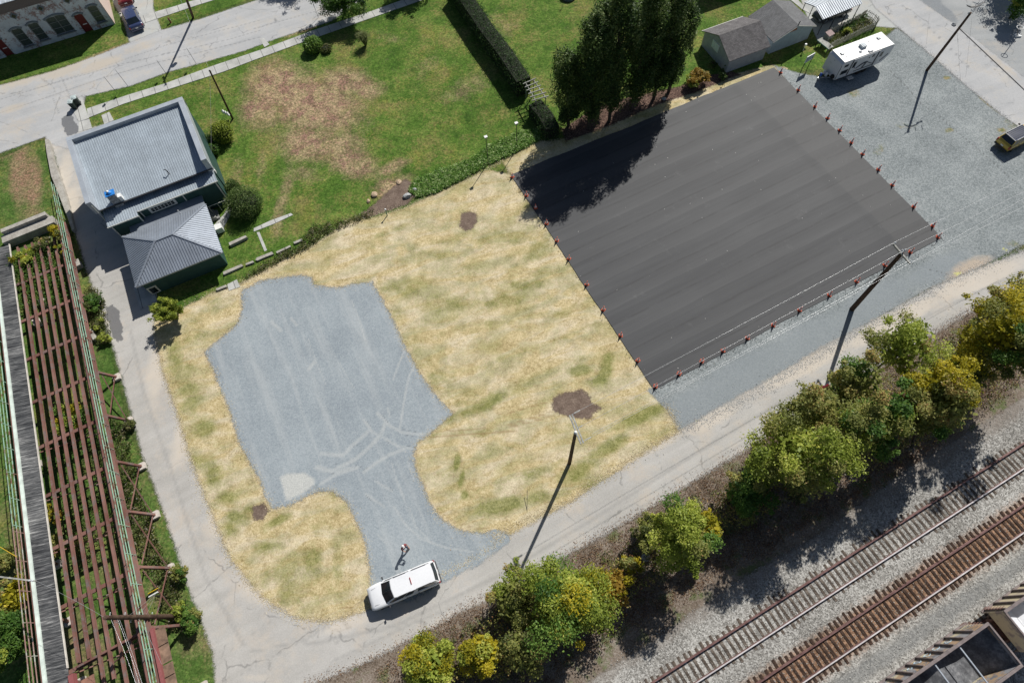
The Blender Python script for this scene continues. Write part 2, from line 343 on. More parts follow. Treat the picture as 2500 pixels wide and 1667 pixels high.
# straw mulch with young grass
sm_ = NT('straw_mulch', .9, .15)
fin = sm_.noise(8, 4, .8); fib = sm_.noise(13, 3, .8, dist=1.5); mid_n = sm_.noise(.8, 5, .7); big = sm_.noise(.28, 5, .62)
bands = sm_.noise(.45, 4, .6, stretch=(.55, 1.6, 1), rot=math.radians(-12), dist=.8)
f5 = sm_.noise(4.2, 5, .85); cel = sm_.n('SeparateColor', {0: sm_.voro(8.5, 1)}, 0); v = sm_.math('ADD', sm_.math('ADD', sm_.math('MULTIPLY', f5, .40), sm_.math('MULTIPLY_ADD', cel, .06, -.025)), sm_.math('ADD', sm_.math('MULTIPLY', fib, .34), sm_.math('MULTIPLY', mid_n, .26)))
straw = sm_.ramp(v, [(.36, (.17, .125, .045)), (.46, (.43, .34, .17)), (.54, (.62, .51, .29)), (.66, (.90, .79, .54))])
pale = sm_.ramp(v, [(.36, (.29, .235, .14)), (.47, (.58, .49, .335)), (.64, (.90, .80, .60))])
straw = sm_.mix(sm_.step(bands, .42, .6), straw, pale)
oc = sm_.ramp(v, [(.36, (.28, .20, .10)), (.48, (.58, .46, .29)), (.66, (.88, .76, .53))]); og = sm_.attr('rim')
straw = sm_.mix(sm_.math('MULTIPLY', sm_.step(sm_.math('ADD', og, sm_.math('MULTIPLY_ADD', mid_n, .8, -.4)), .3, .9), .75), straw, oc)
gr = sm_.ramp(v, [(.36, (.05, .085, .012)), (.49, (.17, .19, .045)), (.64, (.42, .40, .16))])
gf = sm_.math('ADD', sm_.math('MULTIPLY', sm_.attr('green'), 1.45), sm_.math('ADD', sm_.math('MULTIPLY_ADD', sm_.noise(.7, 7, .75), 2.6, -1.35), sm_.math('MULTIPLY_ADD', f5, 1.5, -.75)))
wv = sm_.n('TexWave', {'Vector': sm_.n('Mapping', {'Vector': sm_.tc, 'Rotation': (0, 0, math.radians(68))}), 'Scale': .13, 'Distortion': 14.0, 'Detail': 3.0, 'Detail Scale': .55, 'Detail Roughness': .65}, 1)
gb = sm_.math('MULTIPLY', sm_.step(sm_.math('ADD', sm_.math('ADD', sm_.math('MULTIPLY_ADD', big, .9, .02), sm_.math('MULTIPLY_ADD', wv, .15, -.075)), sm_.math('ADD', sm_.math('MULTIPLY_ADD', bands, .6, -.3), sm_.math('MULTIPLY_ADD', f5, .8, -.40))), .40, .66), .82)
c = sm_.mix(gb, straw, sm_.mix(.30, gr, straw)); c = sm_.mix(sm_.math('MULTIPLY', sm_.step(gf, .30, 1.3), .80), c, gr)
trk = sm_.math('MULTIPLY', sm_.step(sm_.math('ADD', sm_.attr('track'), sm_.math('MULTIPLY_ADD', fin, .8, -.4)), .4, .9), .5)
c = sm_.mix(trk, c, (.30, .20, .10)); sm_.col(c); sm_.bump(sm_.math('ADD', fin, fib), .7, .05); sm_.edge(.34, .10, 1.8, 8)
GREEN = blobs([(930,660,65,22,5,.75),(1150,545,110,22,5,.6),(1010,700,60,40,10,.6),(1160,690,90,22,8,.65),(960,590,80,20,10,.5),(1330,850,34,14,12,1.1),(1392,845,18,34,-12,1.0),(1378,872,30,14,20,.9),(1210,655,70,16,5,.7),
    (1235,575,34,22,30,.8),(1110,930,70,16,28,.95),(1060,955,50,14,20,.7),(1180,890,60,20,20,.6),(1020,880,30,40,0,.55),(1470,955,66,16,24,1.1),(1400,1025,60,18,33,1.0),(1330,1080,50,20,30,.95),(1225,1085,50,14,12,.75),(1150,1160,60,20,12,1.1),
    (1250,1140,60,16,12,.8),(1050,1062,8,20,-8,1.3),(1060,1100,6,24,-12,1.2),(1066,1135,9,12,0,1.2),(400,820,22,50,0,.8),(432,905,26,50,10,.7),(470,985,30,24,10,.95),(455,1060,30,20,10,.7),(492,1085,22,40,0,.9),(520,1140,34,20,0,.8),(548,1190,32,16,-20,.9),
    (640,1195,34,10,25,1.0),(530,1215,20,24,0,.8),(575,1170,20,10,0,.7),(660,1335,34,60,10,.7),(720,1290,26,50,0,.65),(620,1255,40,16,0,.8),(775,1290,16,60,0,.55),(740,1210,30,24,0,.5),(610,1330,16,30,0,.5),(440,760,34,34,0,.5),(505,700,34,22,0,.5),
    (1080,620,60,16,10,.5),(1100,750,80,16,5,.45),(1300,985,60,12,20,.5),(1130,990,60,14,10,.55),(960,780,14,60,0,.4),(870,560,60,14,10,.4),(1290,720,40,14,20,.55),(1040,520,60,12,12,.5),(1370,1110,40,12,25,.7),(1240,630,30,16,20,.6),(1010,1000,30,10,0,.4)])
GRAVEL_LOT = F([(555,668),(600,645),(655,636),(690,632),(715,638),(722,655),(770,661),(820,651),(854,648),(875,682),(905,740),(928,792),(960,850),(990,892),(1020,930),(1040,948),(1000,985),(960,1018),(950,1045),(957,1080),(972,1115),(985,1150),(1010,1188),(1050,1215),(1080,1222),(1135,1224),(1155,1238),
    (1090,1282),(1030,1312),(940,1362),(852,1350),(848,1300),(840,1250),(820,1200),(797,1152),(768,1130),(735,1126),(712,1136),(660,1163),(625,1167),(610,1140),(600,1108),(572,1060),(547,1010),(527,940),(510,900),(490,850),(470,808),(510,775),(545,745),(556,710)])
GLW = world(GRAVEL_LOT)
def rim_f(P):
    d = np.abs(sdist(P, GLW)); return np.clip(1.1 - d / .45, 0, .8)
STRAW_P = F([(1173,402),(1155,372),(1235,325),(1300,318),(1400,285),(1505,236),(1600,202),(1700,168),(1772,150),(1810,158),(1800,185),(1515,285),(1190,418),(1260,520),(1400,730),(1515,890),(1535,945),(1575,985),(1500,1010),(1420,1062),(1300,1150),(1200,1192),(1130,1222),(1080,1240),(1000,1300),(850,1360),
    (838,1375),(795,1405),(745,1420),(690,1413),(640,1392),(590,1350),(545,1290),(515,1225),(490,1160),(455,1070),(425,985),(400,915),(375,850),(355,790),(350,745),(420,708),(500,668),(550,655),(640,600),(700,575),(755,540),(800,510),(860,500),(930,478),(1000,446),(1060,418),(1120,390)])
RAKE = lines([(F(q_), 1.0) for q_ in ([(385,805),(420,792),(455,812)],[(395,858),(430,842),(472,866)],[(405,910),(440,896),(488,924)],[(418,962),(455,948),(502,974)],[(430,1014),(468,1002),(522,1028)],[(445,1068),(485,1054),(542,1082)],[(465,1118),(505,1104),(562,1132)],[(485,1172),(530,1154),(592,1182)],[(520,1218),(560,1198),(612,1216)],
    [(890,722),(1000,690),(1150,668),(1310,612)],[(935,792),(1050,755),(1200,735),(1360,695)],[(965,865),(1080,848),(1230,800),(1370,745)],[(1010,935),(1120,915),(1260,858),(1390,800)],[(1010,1000),(1140,975),(1290,905)],[(880,590),(1000,560),(1150,515),(1215,470)],[(820,560),(930,520),(1050,480)],[(985,1100),(1100,1050),(1230,1010)],[(1010,1170),(1130,1110),(1290,1060)],[(620,1300),(680,1270),(740,1300),(760,1360)],[(640,1360),(700,1330),(730,1380)])])
sheet('straw_field', world(STRAW_P), .020, sm_.mat, .22, paints={'green': lambda P: np.maximum(GREEN(P), .42 * RAKE(P)), 'rim': rim_f, 'track': lines([
    (T(1240, 820, [(0, 690), (200, 630), (420, 570)]), .25), (T(1240, 820, [(0, 820), (230, 760), (430, 700)]), .28), (T(1240, 820, [(0, 790), (230, 725), (420, 660)]), .25),
    (T(620, 820, [(1560, 850), (1900, 830), (2334, 790)]), .3), (T(620, 820, [(1560, 900), (1950, 870), (2334, 850)]), .3), (T(620, 1237, [(1640, 40), (1800, 140), (2000, 200), (2100, 180)]), .3),
    (T(0, 820, [(1460, 110), (1640, 210), (1850, 330)]), .16), (T(620, 1237, [(1000, 800), (900, 880), (700, 920)]), .2)])}, grow=near_lane(1.6, .9))
dm = NT('bare_dirt', .95, .1); f_ = dm.noise(7, 4, .8); dm.col(dm.ramp(dm.math('ADD', dm.math('MULTIPLY', f_, .6), dm.math('MULTIPLY', dm.noise(1.5, 4, .6), .4)), [(.35, (.10, .07, .055)), (.55, (.20, .15, .12)), (.7, (.33, .26, .2))])); dm.bump(f_, .8, .06); dm.edge(.3, .06, 2.5, 8)
sheet('dirt_patch', world(F([(1060,492),(1078,486),(1094,492),(1096,508),(1086,525),(1068,532),(1056,520)])), .026, dm.mat, .2)
sheet('dirt_patch', world(F([(1272,912),(1295,902),(1325,898),(1336,892),(1350,905),(1360,925),(1385,938),(1362,948),(1360,960),(1335,962),(1300,955),(1272,945),(1268,928)])), .026, dm.mat, .2)
sheet('dirt_patch', world(F([(578,1165),(605,1155),(618,1172),(604,1195),(582,1192)])), .026, dm.mat, .2)
sheet('dirt_patch', world(F([(905,428),(930,412),(955,425),(965,440),(935,470),(880,488),(845,500),(830,492),(860,470)])), .026, dm.mat, .2)
dm2 = NT('planting_bed', .95, .1); f_ = dm2.noise(6, 4, .8); dm2.col(dm2.ramp(f_, [(.35, (.03, .02, .018)), (.52, (.12, .075, .06)), (.68, (.3, .21, .16))])); dm2.bump(f_, .8, .06); dm2.edge(.3, .06, 2.5, 8)
sheet('planting_bed', world(F([(1290,300),(1360,250),(1440,225),(1560,200),(1620,175),(1680,165),(1700,172),(1600,212),(1505,243),(1400,290),(1300,325)])), .026, dm2.mat, .25)

# gravel parking lot, tracks of loose stone pressed pale
gv = gravel_mat('blue_gravel', (.215, .25, .28), (.325, .365, .39), (.45, .49, .51), 9, .55)
strk = gv.noise(.8, 4, .6, stretch=(1.0, .07, 1), rot=math.radians(-23)); c = gv.mix(gv.math('MULTIPLY', gv.step(strk, .5, .68), .30), gv._c, (.52, .535, .53))
tk = gv.math('ADD', gv.attr('track'), gv.math('ADD', gv.math('MULTIPLY_ADD', gv._fin, .9, -.45), gv.math('MULTIPLY_ADD', gv.noise(2, 3, .7), .8, -.4)))
c = gv.mix(gv.math('MULTIPLY', gv.step(tk, .2, 1.4), .50), c, (.56, .565, .54))
dkk = gv.math('ADD', gv.attr('rut'), gv.math('MULTIPLY_ADD', gv._fin, .9, -.45)); c = gv.mix(gv.math('MULTIPLY', gv.step(dkk, .4, .9), .6), c, (.11, .12, .13))
c = gv.mix(gv.math('MULTIPLY', gv.step(gv.math('ADD', gv.attr('pale'), gv.math('MULTIPLY_ADD', gv._fin, .5, -.25)), .3, .7), .8), c, gv.mix(gv.step(gv._fin, .4, .65), (.46, .465, .44), (.62, .62, .58)))
gv.col(c); gv.edge(.30, .08, 1.3, 7)
pale_w = world(F([(643,1096),(660,1088),(700,1086),(722,1100),(722,1114),(690,1136),(657,1150),(652,1125)]))
q = lambda pts: T(620, 820, pts)
q2 = lambda pts: T(620, 1237, pts)
sheet('gravel_lot', GLW, .032, gv.mat, .14, margin=.3, grow=near_lane(.9, .55), paints={
 'track': lines([(q([(1010,860),(940,920),(870,980),(800,1060),(740,1060),(600,1045)]), .5), (q([(1170,780),(1130,880),(1060,960),(960,1050),(900,1100),(700,1200)]), .55), (q([(870,1180),(720,1210),(560,1170)]), .6), (q([(930,1170),(720,1240),(590,1320)]), .4),
    (q([(1340,1010),(1200,1060),(1080,1140),(980,1210)]), .45), (q([(980,750),(1060,860),(1140,900),(1280,980),(1420,1010)]), .35), (q([(1100,690),(1210,800),(1320,860),(1500,880)]), .4), (q([(1350,110),(1290,250),(1240,390)]), .28), (q([(1440,230),(1380,370),(1340,560),(1300,820)]), .3),
    (q([(1190,640),(1210,720)]), .3), (q([(1230,1130),(1270,1280),(1340,1450)]), .2), (q([(1370,1120),(1430,1290)]), .25), (q([(1080,1290),(1230,1380)]), .25), (q([(1000,1410),(1160,1520)]), .3), (q([(540,230),(490,300)]), .5), (q([(760,240),(890,470)]), .18), (q([(480,20),(560,240),(640,430)]), .15),
    (q2([(1250,0),(1350,160),(1500,290),(1700,360),(1960,400)]), .22), (q2([(1380,0),(1440,170),(1560,300)]), .2), (q2([(1100,240),(1180,330)]), .2), (T(620, 410, [(330,1340),(380,1400)]), .4), (T(620, 410, [(160,1370),(240,1450)]), .5), (T(620,410,[(870,1180),(930,1330),(1000,1567)]), .2)]),
 'rut': lines([(q([(1140,700),(1190,765)]), .14), (q([(1320,832),(1450,856),(1650,846)]), .12), (q([(1340,880),(1430,900),(1530,896)]), .12), (q([(1350,975),(1440,988)]), .14), (q([(1360,1010),(1430,1022)]), .1), (q([(1000,755),(1050,810)]), .14), (q([(700,1150),(780,1120)]), .1), (q([(650,1215),(740,1230)]), .1), (q([(970,1200),(1010,1170)]), .12), (q([(1000,1420),(1050,1470)]), .14),
    (q([(1210,1340),(1235,1370)]), .16), (q([(1170,930),(1250,985)]), .1), (q([(870,1000),(960,950)]), .08), (q([(900,1150),(970,1170)]), .1)]),
 'pale': lambda P: np.clip(.5 + sdist(P, pale_w) * 1.5, 0, 1)})

# yard gravel on the right
gy = gravel_mat('yard_gravel', (.13, .15, .155), (.255, .28, .285), (.43, .455, .455), 9, .9)
c = gy.mix(gy.math('MULTIPLY', gy.step(gy.math('ADD', gy.attr('fines'), gy.math('MULTIPLY_ADD', gy.noise(1.0, 4, .7), .6, -.3)), .3, .8), .75), gy._c, gy.mix(gy.noise(7, 3, .7), (.17, .195, .21), (.33, .36, .38)))
c = gy.mix(gy.math('MULTIPLY', gy.step(gy.math('ADD', gy.attr('sand'), gy.math('MULTIPLY_ADD', gy.noise(1.4, 5, .7), .9, -.45)), .35, .9), .8), c, gy.mix(gy._fin, (.38, .30, .22), (.60, .50, .40)))
c = gy.mix(gy.math('MULTIPLY', gy.step(gy.math('ADD', gy.attr('weed'), gy.math('MULTIPLY_ADD', gy.noise(1.8, 5, .75), 1.5, -.70)), .25, .8), .85), c, gy.mix(gy.step(gy.noise(2.6, 3, .7), .42, .6), (.11, .15, .04), (.33, .25, .12)))
c = gy.mix(gy.math('MULTIPLY', gy.step(gy.math('ADD', gy.attr('rut'), gy.math('MULTIPLY_ADD', gy._fin, .8, -.4)), .35, .85), .55), c, (.075, .075, .075))
c = gy.mix(gy.math('MULTIPLY', gy.attr('paint'), .7), c, (.62, .62, .18)); gy.col(c); gy.edge(.15, .06)
YARD = F([(1776,150),(1830,168),(1900,180),(1985,120),(2060,65),(2120,110),(2200,180),(2300,262),(2380,330),(2560,440),(2560,490),(2352,560),(2230,625),(2130,665),(2000,740),(1900,800),(1800,860),(1700,925),(1610,985),(1560,990),(1535,945),(1485,895),(1620,830),(2130,545),(1990,400)])
sheet('gravel_yard', world(YARD), .022, gy.mat, .2, paints={
 'fines': blobs([(1700,870,160,50,30,1),(1850,790,130,50,30,1),(2000,700,120,40,30,1),(2150,620,90,30,25,.9),(1600,930,70,40,20,1.1)]),
 'sand': blobs([(2230,625,60,30,25,1.1),(2150,680,90,20,28,1.1),(2040,745,70,14,28,.9),(1900,800,90,14,28,.6)]),
 'weed': blobs([(2110,95,30,6,-38,1.1),(2160,135,40,5,-38,1.1),(2220,185,44,7,-38,1.1),(2275,240,40,6,-38,1),(2175,180,10,4,0,.8),(2180,300,10,6,0,.7),(2300,300,10,6,0,.8),(2080,290,30,8,0,.3),(2020,345,10,16,-40,.4),(2330,280,24,18,0,.45),(2310,340,30,20,0,.4),(2325,560,20,8,0,.4),(1960,215,14,10,0,.6)]),
 'rut': lines([(T(1860, 0, [(1130,620),(1300,790),(1420,930),(1560,1020),(1740,1180),(1900,1310),(2150,1530),(2400,1760)]), .16), (T(1860,0,[(600,960),(760,1100),(900,1230),(1060,1430)]), .10), (T(1860,410,[(1480,905),(1560,920),(1640,945)]), .14), (T(1240,820,[(1340,470),(1550,400),(1760,290),(2000,150)]), .12), (T(1860,410,[(740,1090),(900,1040),(1030,960)]), .22)]),
 'paint': lines([(T(1860,410,[(1710,945),(1770,935)]), .14), (T(1860,410,[(1735,960),(1755,925)]), .12), (T(1860,410,[(1175,1280),(1235,1245)]), .14), (T(1240,820,[(1680,765),(1760,735)]), .14), (T(1240,820,[(2280,430),(2334,400)]), .14), (T(1860,820,[(20,430),(100,390)]), .14), (T(1860,820,[(640,90),(700,60)]), .12), (T(1860,410,[(2150,720),(2180,735)]), .12)])})

# concrete coloured lane
ln = asphalt_mat('lane_asphalt', (.33, .32, .30), (.52, .505, .48), (.54, .47, .39), 11, True, math.radians(-25))
c = ln.mix(ln.math('MULTIPLY', ln.step(ln.math('ADD', ln.attr('sand'), ln.math('MULTIPLY_ADD', ln.noise(1.2, 5, .7), .9, -.45)), .35, 1.0), .6), ln._c, (.62, .55, .46))
c = ln.mix(ln.math('MULTIPLY', ln.step(ln.math('ADD', ln.attr('wheel'), ln.math('MULTIPLY_ADD', ln.noise(3, 5, .75), 1.1, -.5)), .2, 1.0), .48), c, (.30, .295, .285))
c = ln.mix(ln.math('MULTIPLY', ln.step(ln.math('ADD', ln.attr('patch'), ln.math('MULTIPLY_ADD', ln.noise(1.0, 6, .75), 1.8, -.9)), .45, .60), .9), c, ln.mix(ln.noise(8, 3, .7), (.10, .10, .105), (.19, .19, .195)))
ln.col(c); ln.edge(.30, .12, 1.6, 8)
sheet('lane', LANEW, .026, ln.mat, .25, paints={
 'sand': blobs([(360,850,24,90,-8,1),(420,1010,26,80,-14,1),(500,1190,26,70,-20,1),(590,1350,50,40,-30,.9),(800,1430,70,20,20,.9),(1200,1205,60,14,25,.8),(1500,1015,80,22,25,1.3),(1640,960,70,18,28,1.1),(1850,840,110,18,28,1.5),(2050,740,110,20,28,1.6),(2250,640,100,24,22,1.5),(2300,690,60,12,22,.9),(150,400,18,60,-10,1),(165,470,18,50,-10,1.1),(640,1500,120,40,0,.4),(590,1555,40,10,0,.7),(2230,700,80,12,28,.5)]),
 'wheel': lines([(F([(700,1480),(900,1440),(1150,1320),(1350,1200),(1600,1040),(1850,890),(2100,740),(2352,620)]), .35), (F([(760,1520),(950,1430),(1180,1340),(1390,1215),(1640,1060),(1900,900),(2140,755),(2352,640)]), .25), (F([(300,760),(330,900),(400,1100),(470,1320),(560,1480)]), .4), (F([(560,1500),(700,1470),(800,1400)]), .2), (F([(520,1500),(600,1440),(660,1400)]), .08), (F([(530,1560),(640,1500),(760,1440)]), .08)]),
 'patch': polyf(F([(243,705),(262,700),(276,715),(281,745),(284,780),(270,786),(258,772),(249,745),(243,728)]))})

# street, cross road and paved aprons
st = asphalt_mat('street_asphalt', (.33, .34, .35), (.50, .50, .50), (.52, .475, .41), 10, True, math.radians(-21))
c = st.mix(st.math('MULTIPLY', st.step(st.math('ADD', st.attr('seam'), st.math('MULTIPLY_ADD', st.noise(3, 3, .7), .5, -.15)), .1, .8), .42), st._c, (.13, .135, .145))
c = st.mix(st.math('MULTIPLY', st.step(st.math('ADD', st.attr('dirt'), st.math('MULTIPLY_ADD', st.noise(1.4, 5, .7), 1.0, -.5)), .35, .9), .7), c, (.50, .44, .36))
c = st.mix(st.math('MULTIPLY', st.step(st.math('ADD', st.attr('patch'), st.math('MULTIPLY_ADD', st.noise(1.0, 6, .75), 1.8, -.9)), .45, .58), .9), c, st.mix(st.noise(8, 3, .7), (.10, .105, .115), (.19, .195, .205)))
st.col(c); st.edge(.16, .06)
STREET = F([(-120,240),(0,197),(120,165),(220,130),(300,98),(365,72),(470,42),(570,8),(720,-40),(1000,-60),(900,-50),(760,50),(640,88),(560,118),(440,152),(390,165),(300,198),(196,222),(192,240),(200,300),(205,330),(160,345),(115,330),(104,315),(0,352),(-120,400)])
sheet('street', world(STREET), .031, st.mat, .16, paints={
 'seam': lines([(T(0,0,[(-200,1080),(0,1010),(450,860),(940,690),(1400,560),(1900,440),(2334,330)]), .12), (T(0,0,[(-200,960),(0,890),(500,740),(1100,570),(1500,480),(2020,360),(2334,270)]), .1), (T(0,0,[(200,830),(800,640),(1500,400),(2334,180)]), .08), (T(620,0,[(0,260),(500,120),(900,0)]), .1), (T(0,0,[(540,680),(625,860)]), .1), (T(0,0,[(470,870),(530,1020)]), .08), (T(0,0,[(1890,275),(2020,232)]), .16), (T(0,0,[(1450,485),(1515,470)]), .12), (T(0,0,[(530,770),(570,890)]), .06)]),
 'dirt': blobs([(60,180,70,14,20,1),(150,160,60,16,20,1),(230,150,60,12,20,1),(30,250,40,10,18,.8),(320,110,40,12,18,.7),(40,290,50,20,18,.6),(740,40,60,6,20,.5),(200,200,40,16,18,.5)]),
 'patch': polyf(T(0,0,[(545,1060),(600,1025),(640,1030),(660,1070),(700,1130),(715,1170),(600,1225),(580,1160),(550,1110)]))})
ROAD2 = F([(1960,-60),(2010,20),(2060,62),(2120,112),(2200,182),(2300,265),(2352,300),(2560,450),(2560,300),(2352,178),(2240,90),(2110,0),(2050,-60)])
sheet('cross_road', world(ROAD2), .031, st.mat, .3, paints={'seam': lines([(T(2200,0,[(1110,550),(1400,870),(1700,1150),(2180,1600)], 7.84), .1), (T(2200,0,[(0,100),(600,600),(1300,1300)], 7.84), .08)]), 'dirt': blobs([(2050,70,50,8,-35,.9),(2180,178,70,6,-38,.7),(2300,150,60,8,-38,.8)]), 'patch': lambda P: np.zeros(len(P))})
lt2 = asphalt_mat('old_lot', (.25, .265, .275), (.40, .41, .41), (.46, .42, .37), 9)
c = lt2.mix(lt2.math('MULTIPLY', lt2.step(lt2.math('ADD', lt2.attr('stone'), lt2.math('MULTIPLY_ADD', lt2.noise(3, 4, .7), .8, -.4)), .4, .8), .8), lt2._c, lt2.mix(lt2.noise(7, 3, .7), (.12, .135, .15), (.30, .32, .34))); lt2.col(c); lt2.edge(.2, .06)
sheet('neighbour_lot', world(F([(2085,-60),(2120,0),(2240,82),(2352,165),(2560,300),(2560,-60)])), .022, lt2.mat, .3, grow=lambda P: np.full(len(P), .9), paints={'stone': blobs([(2140,5,24,20,-30,1.2),(2170,30,36,12,-38,1.2)])})
drv = asphalt_mat('driveway_concrete', (.36, .37, .365), (.50, .51, .49), (.50, .45, .38), 9); drv.edge(.06, .04)
sheet('driveway', world(F([(285,52),(262,10),(250,-60),(352,-60),(352,20),(368,62),(372,76),(300,102),(292,80)])), .016, drv.mat, .3)
sheet('carport_slab', world(F([(1820,-60),(1850,30),(1880,100),(1990,60),(2070,66),(2030,20),(1990,-60)])), .018, drv.mat, .3)

# footpaths with joints
fp = NT('path_concrete', .9, .2); n1 = fp.noise(.6, 5, .65); n2 = fp.noise(12, 3, .7)
c = fp.ramp(fp.math('ADD', fp.math('MULTIPLY', n1, .6), fp.math('MULTIPLY', n2, .4)), [(.36, (.34, .345, .33)), (.62, (.56, .56, .535))])
w_ = fp.n('TexWave', {'Vector': fp.n('Mapping', {'Vector': fp.tc, 'Rotation': (0, 0, math.radians(-22.5))}), 'Scale': .21}, 1, bands_direction='X'); c = fp.mix(fp.step(w_, .992, .998), c, (.17, .17, .16)); fp.col(c); fp.bump(n2, .2, .01)
def path(name, px, h=.06, z0=0.0):
    b = MB().prism(world(px), z0, h); return b.build(name, fp.mat, kind='structure')
path('footpath', T(0,0,[(775,972),(1140,850),(1480,745),(1900,590),(2334,445),(2700,310)]) + T(620,0,[(500,285),(1060,100),(1500,-60),(1800,-170),(1900,-110),(1490,8),(1060,160),(900,215),(520,350),(0,540)]) + T(0,0,[(2000,640),(1500,800),(1100,930),(790,1052)]))
path('footpath', T(0,0,[(705,1085),(655,1000),(700,885),(735,885),(795,1058)]), .055)
path('footpath', T(0,0,[(700,1180),(705,1090),(797,1063),(822,1145)]), .05)
path('footpath', T(0,0,[(905,1030),(975,1000),(1015,1075),(930,1110)]), .045)
path('footpath', T(620,0,[(50,350),(90,345),(140,400),(95,425)]), .05)
path('footpath', T(0,0,[(1250,150),(1420,100),(1560,60),(1700,15),(1760,0),(2100,-110),(2150,-70),(1760,50),(1420,165),(1270,215)]), .05)
path('footpath', T(1860,0,[(175,-60),(260,-60),(440,130),(360,90),(300,40)]), .05)
path('garden_path', T(620,410,[(0,540),(150,470),(330,405),(350,420),(180,500),(0,570)]), .05)
path('garden_path', T(620,410,[(25,575),(50,572),(118,735),(95,745)]), .045)
path('garden_path', T(0,410,[(2025,1040),(2110,995),(2140,1060),(2040,1095)]), .06)
path('garden_path', T(0,410,[(1940,600),(1990,540),(2070,380),(2040,345),(1990,420),(1900,520),(1860,640),(1960,700)]), .045)
path('garden_path', T(0,410,[(1190,1065),(1390,1065),(1400,1180),(1250,1265),(1235,1200)]), .08)
# ============================================================ NEW ASPHALT PAD
P_BL = g(1596.5, 952); P_R = g(2299, 581); P_T = g(1889, 166); P_TL = g(1247, 428)
pa = math.atan2(P_R.y - P_BL.y, P_R.x - P_BL.x)
pm = NT('new_asphalt', .64, .26)
fin = pm.noise(14, 3, .7); big = pm.noise(.13, 4, .55); lane_n = pm.noise(1.0, 3, .6, stretch=(.035, .55, 1)); lane_f = pm.noise(1.0, 4, .7, stretch=(.10, 2.4, 1))
v = pm.math('ADD', pm.math('MULTIPLY', lane_n, .38), pm.math('ADD', pm.math('MULTIPLY', lane_f, .22), pm.math('ADD', pm.math('MULTIPLY', big, .18), pm.math('MULTIPLY', fin, .22))))
c = pm.ramp(v, [(.36, (.038, .039, .043)), (.50, (.056, .058, .062)), (.66, (.080, .082, .086))])
sx = pm.n('SeparateXYZ', {0: pm.tc}, 0); sy = pm.n('SeparateXYZ', {0: pm.tc}, 1)
wob = pm.math('MULTIPLY_ADD', pm.noise(.25, 3, .6), 1.2, -.6)
xx = pm.math('ADD', sx, pm.math('MULTIPLY_ADD', sy, .015, wob))
Lp = (P_R - P_BL).length
band = pm.math('MULTIPLY', pm.step(xx, Lp - 4.4, Lp - 4.1), .55); c = pm.mix(band, c, pm.mix(pm.noise(5, 4, .7), (.056, .056, .058), (.094, .094, .094)))
seam = pm.math('SUBTRACT', 1.0, pm.step(pm.math('ABSOLUTE', pm.math('SUBTRACT', xx, Lp - 4.9)), .0, .75)); c = pm.mix(pm.math('MULTIPLY', seam, .45), c, (.045, .047, .05))
fr = pm.math('FRACT', pm.math('DIVIDE', pm.math('ADD', sy, pm.math('MULTIPLY_ADD', pm.noise(.15, 2, .5), .5, 0)), 3.05)); sl_ = pm.math('SUBTRACT', 1.0, pm.step(pm.math('ABSOLUTE', pm.math('SUBTRACT', fr, .5)), .0, .05))
c = pm.mix(pm.math('MULTIPLY', pm.math('MULTIPLY', sl_, pm.step(pm.noise(.5, 4, .7), .35, .55)), .55), c, (.026, .026, .028))
fl = pm.step(pm.math('SUBTRACT', pm.math('MULTIPLY_ADD', fr, -1.0, 1.0), 0.0), .35, 1.0); c = pm.mix(pm.math('MULTIPLY', fl, .10), c, (.20, .20, .20))
sp = pm.voro(1.1, 0); sps = pm.math('MULTIPLY', pm.math('LESS_THAN', sp, .038), pm.math('GREATER_THAN', pm.noise(.5, 2, .5), .47)); c = pm.mix(sps, c, (.55, .55, .52))
du = pm.math('MULTIPLY', pm.step(pm.noise(.35, 6, .8), .60, .74), .15); c = pm.mix(du, c, (.3, .3, .3))
pm.col(c); pm.bump(fin, .25, .01)
def jag(a, b, amp, n=60):
    out = []; d = (b - a); nn = Vector((-d.y, d.x, 0)).normalized()
    ph = [random.uniform(0, 6.28) for _ in range(6)]
    for i in range(n):
        t = i / n; s = sum(math.sin(t * f * 6.28 + ph[k]) / (k + 1) for k, f in enumerate((2, 5, 9, 17, 26, 41))) * amp * .4
        out.append(a + d * t + nn * (s + random.uniform(-amp, amp) * .25) * min(1, 6 * min(t, 1 - t) + .2))
    return out
loop = jag(P_BL, P_R, .07) + jag(P_R, P_T, .05) + jag(P_T, P_TL, .09) + jag(P_TL, P_BL, .06)
Mi = Matrix.Rotation(-pa, 3, 'Z')
pad = MB().prism([Mi @ (p - P_BL) for p in loop], 0.0, .075)
po = pad.build('asphalt_pad', pm.mat, kind='structure'); po.location = (P_BL.x, P_BL.y, 0); po.rotation_euler = (0, 0, pa)
# dark crumbs of asphalt beside the lower edge
cr = MB()
for i in range(900):
    t = random.random(); e = random.choice([0, 0, 0, 0, 1, 3]); a, b = [(P_BL, P_R), (P_R, P_T), (P_T, P_TL), (P_TL, P_BL)][e]
    d = (b - a).normalized(); nn = Vector((d.y, -d.x, 0)); w = abs(random.gauss(0, .25)) if e else abs(random.gauss(0, .35)) * (2.2 if .5 < t < .72 or .85 < t < .95 else .7)
    p = a + (b - a) * t + nn * (w + .03); s = random.uniform(.02, .06)
    cr.box((p.x, p.y, .03), (s, s * .8, s * .6), random.uniform(0, 3))
cr.build('asphalt_crumbs', paint_mat('crumb_black', (.03, .03, .032), .9), label='loose black asphalt crumbs along the edge of the new pad', cat='crumbs', kind='stuff')

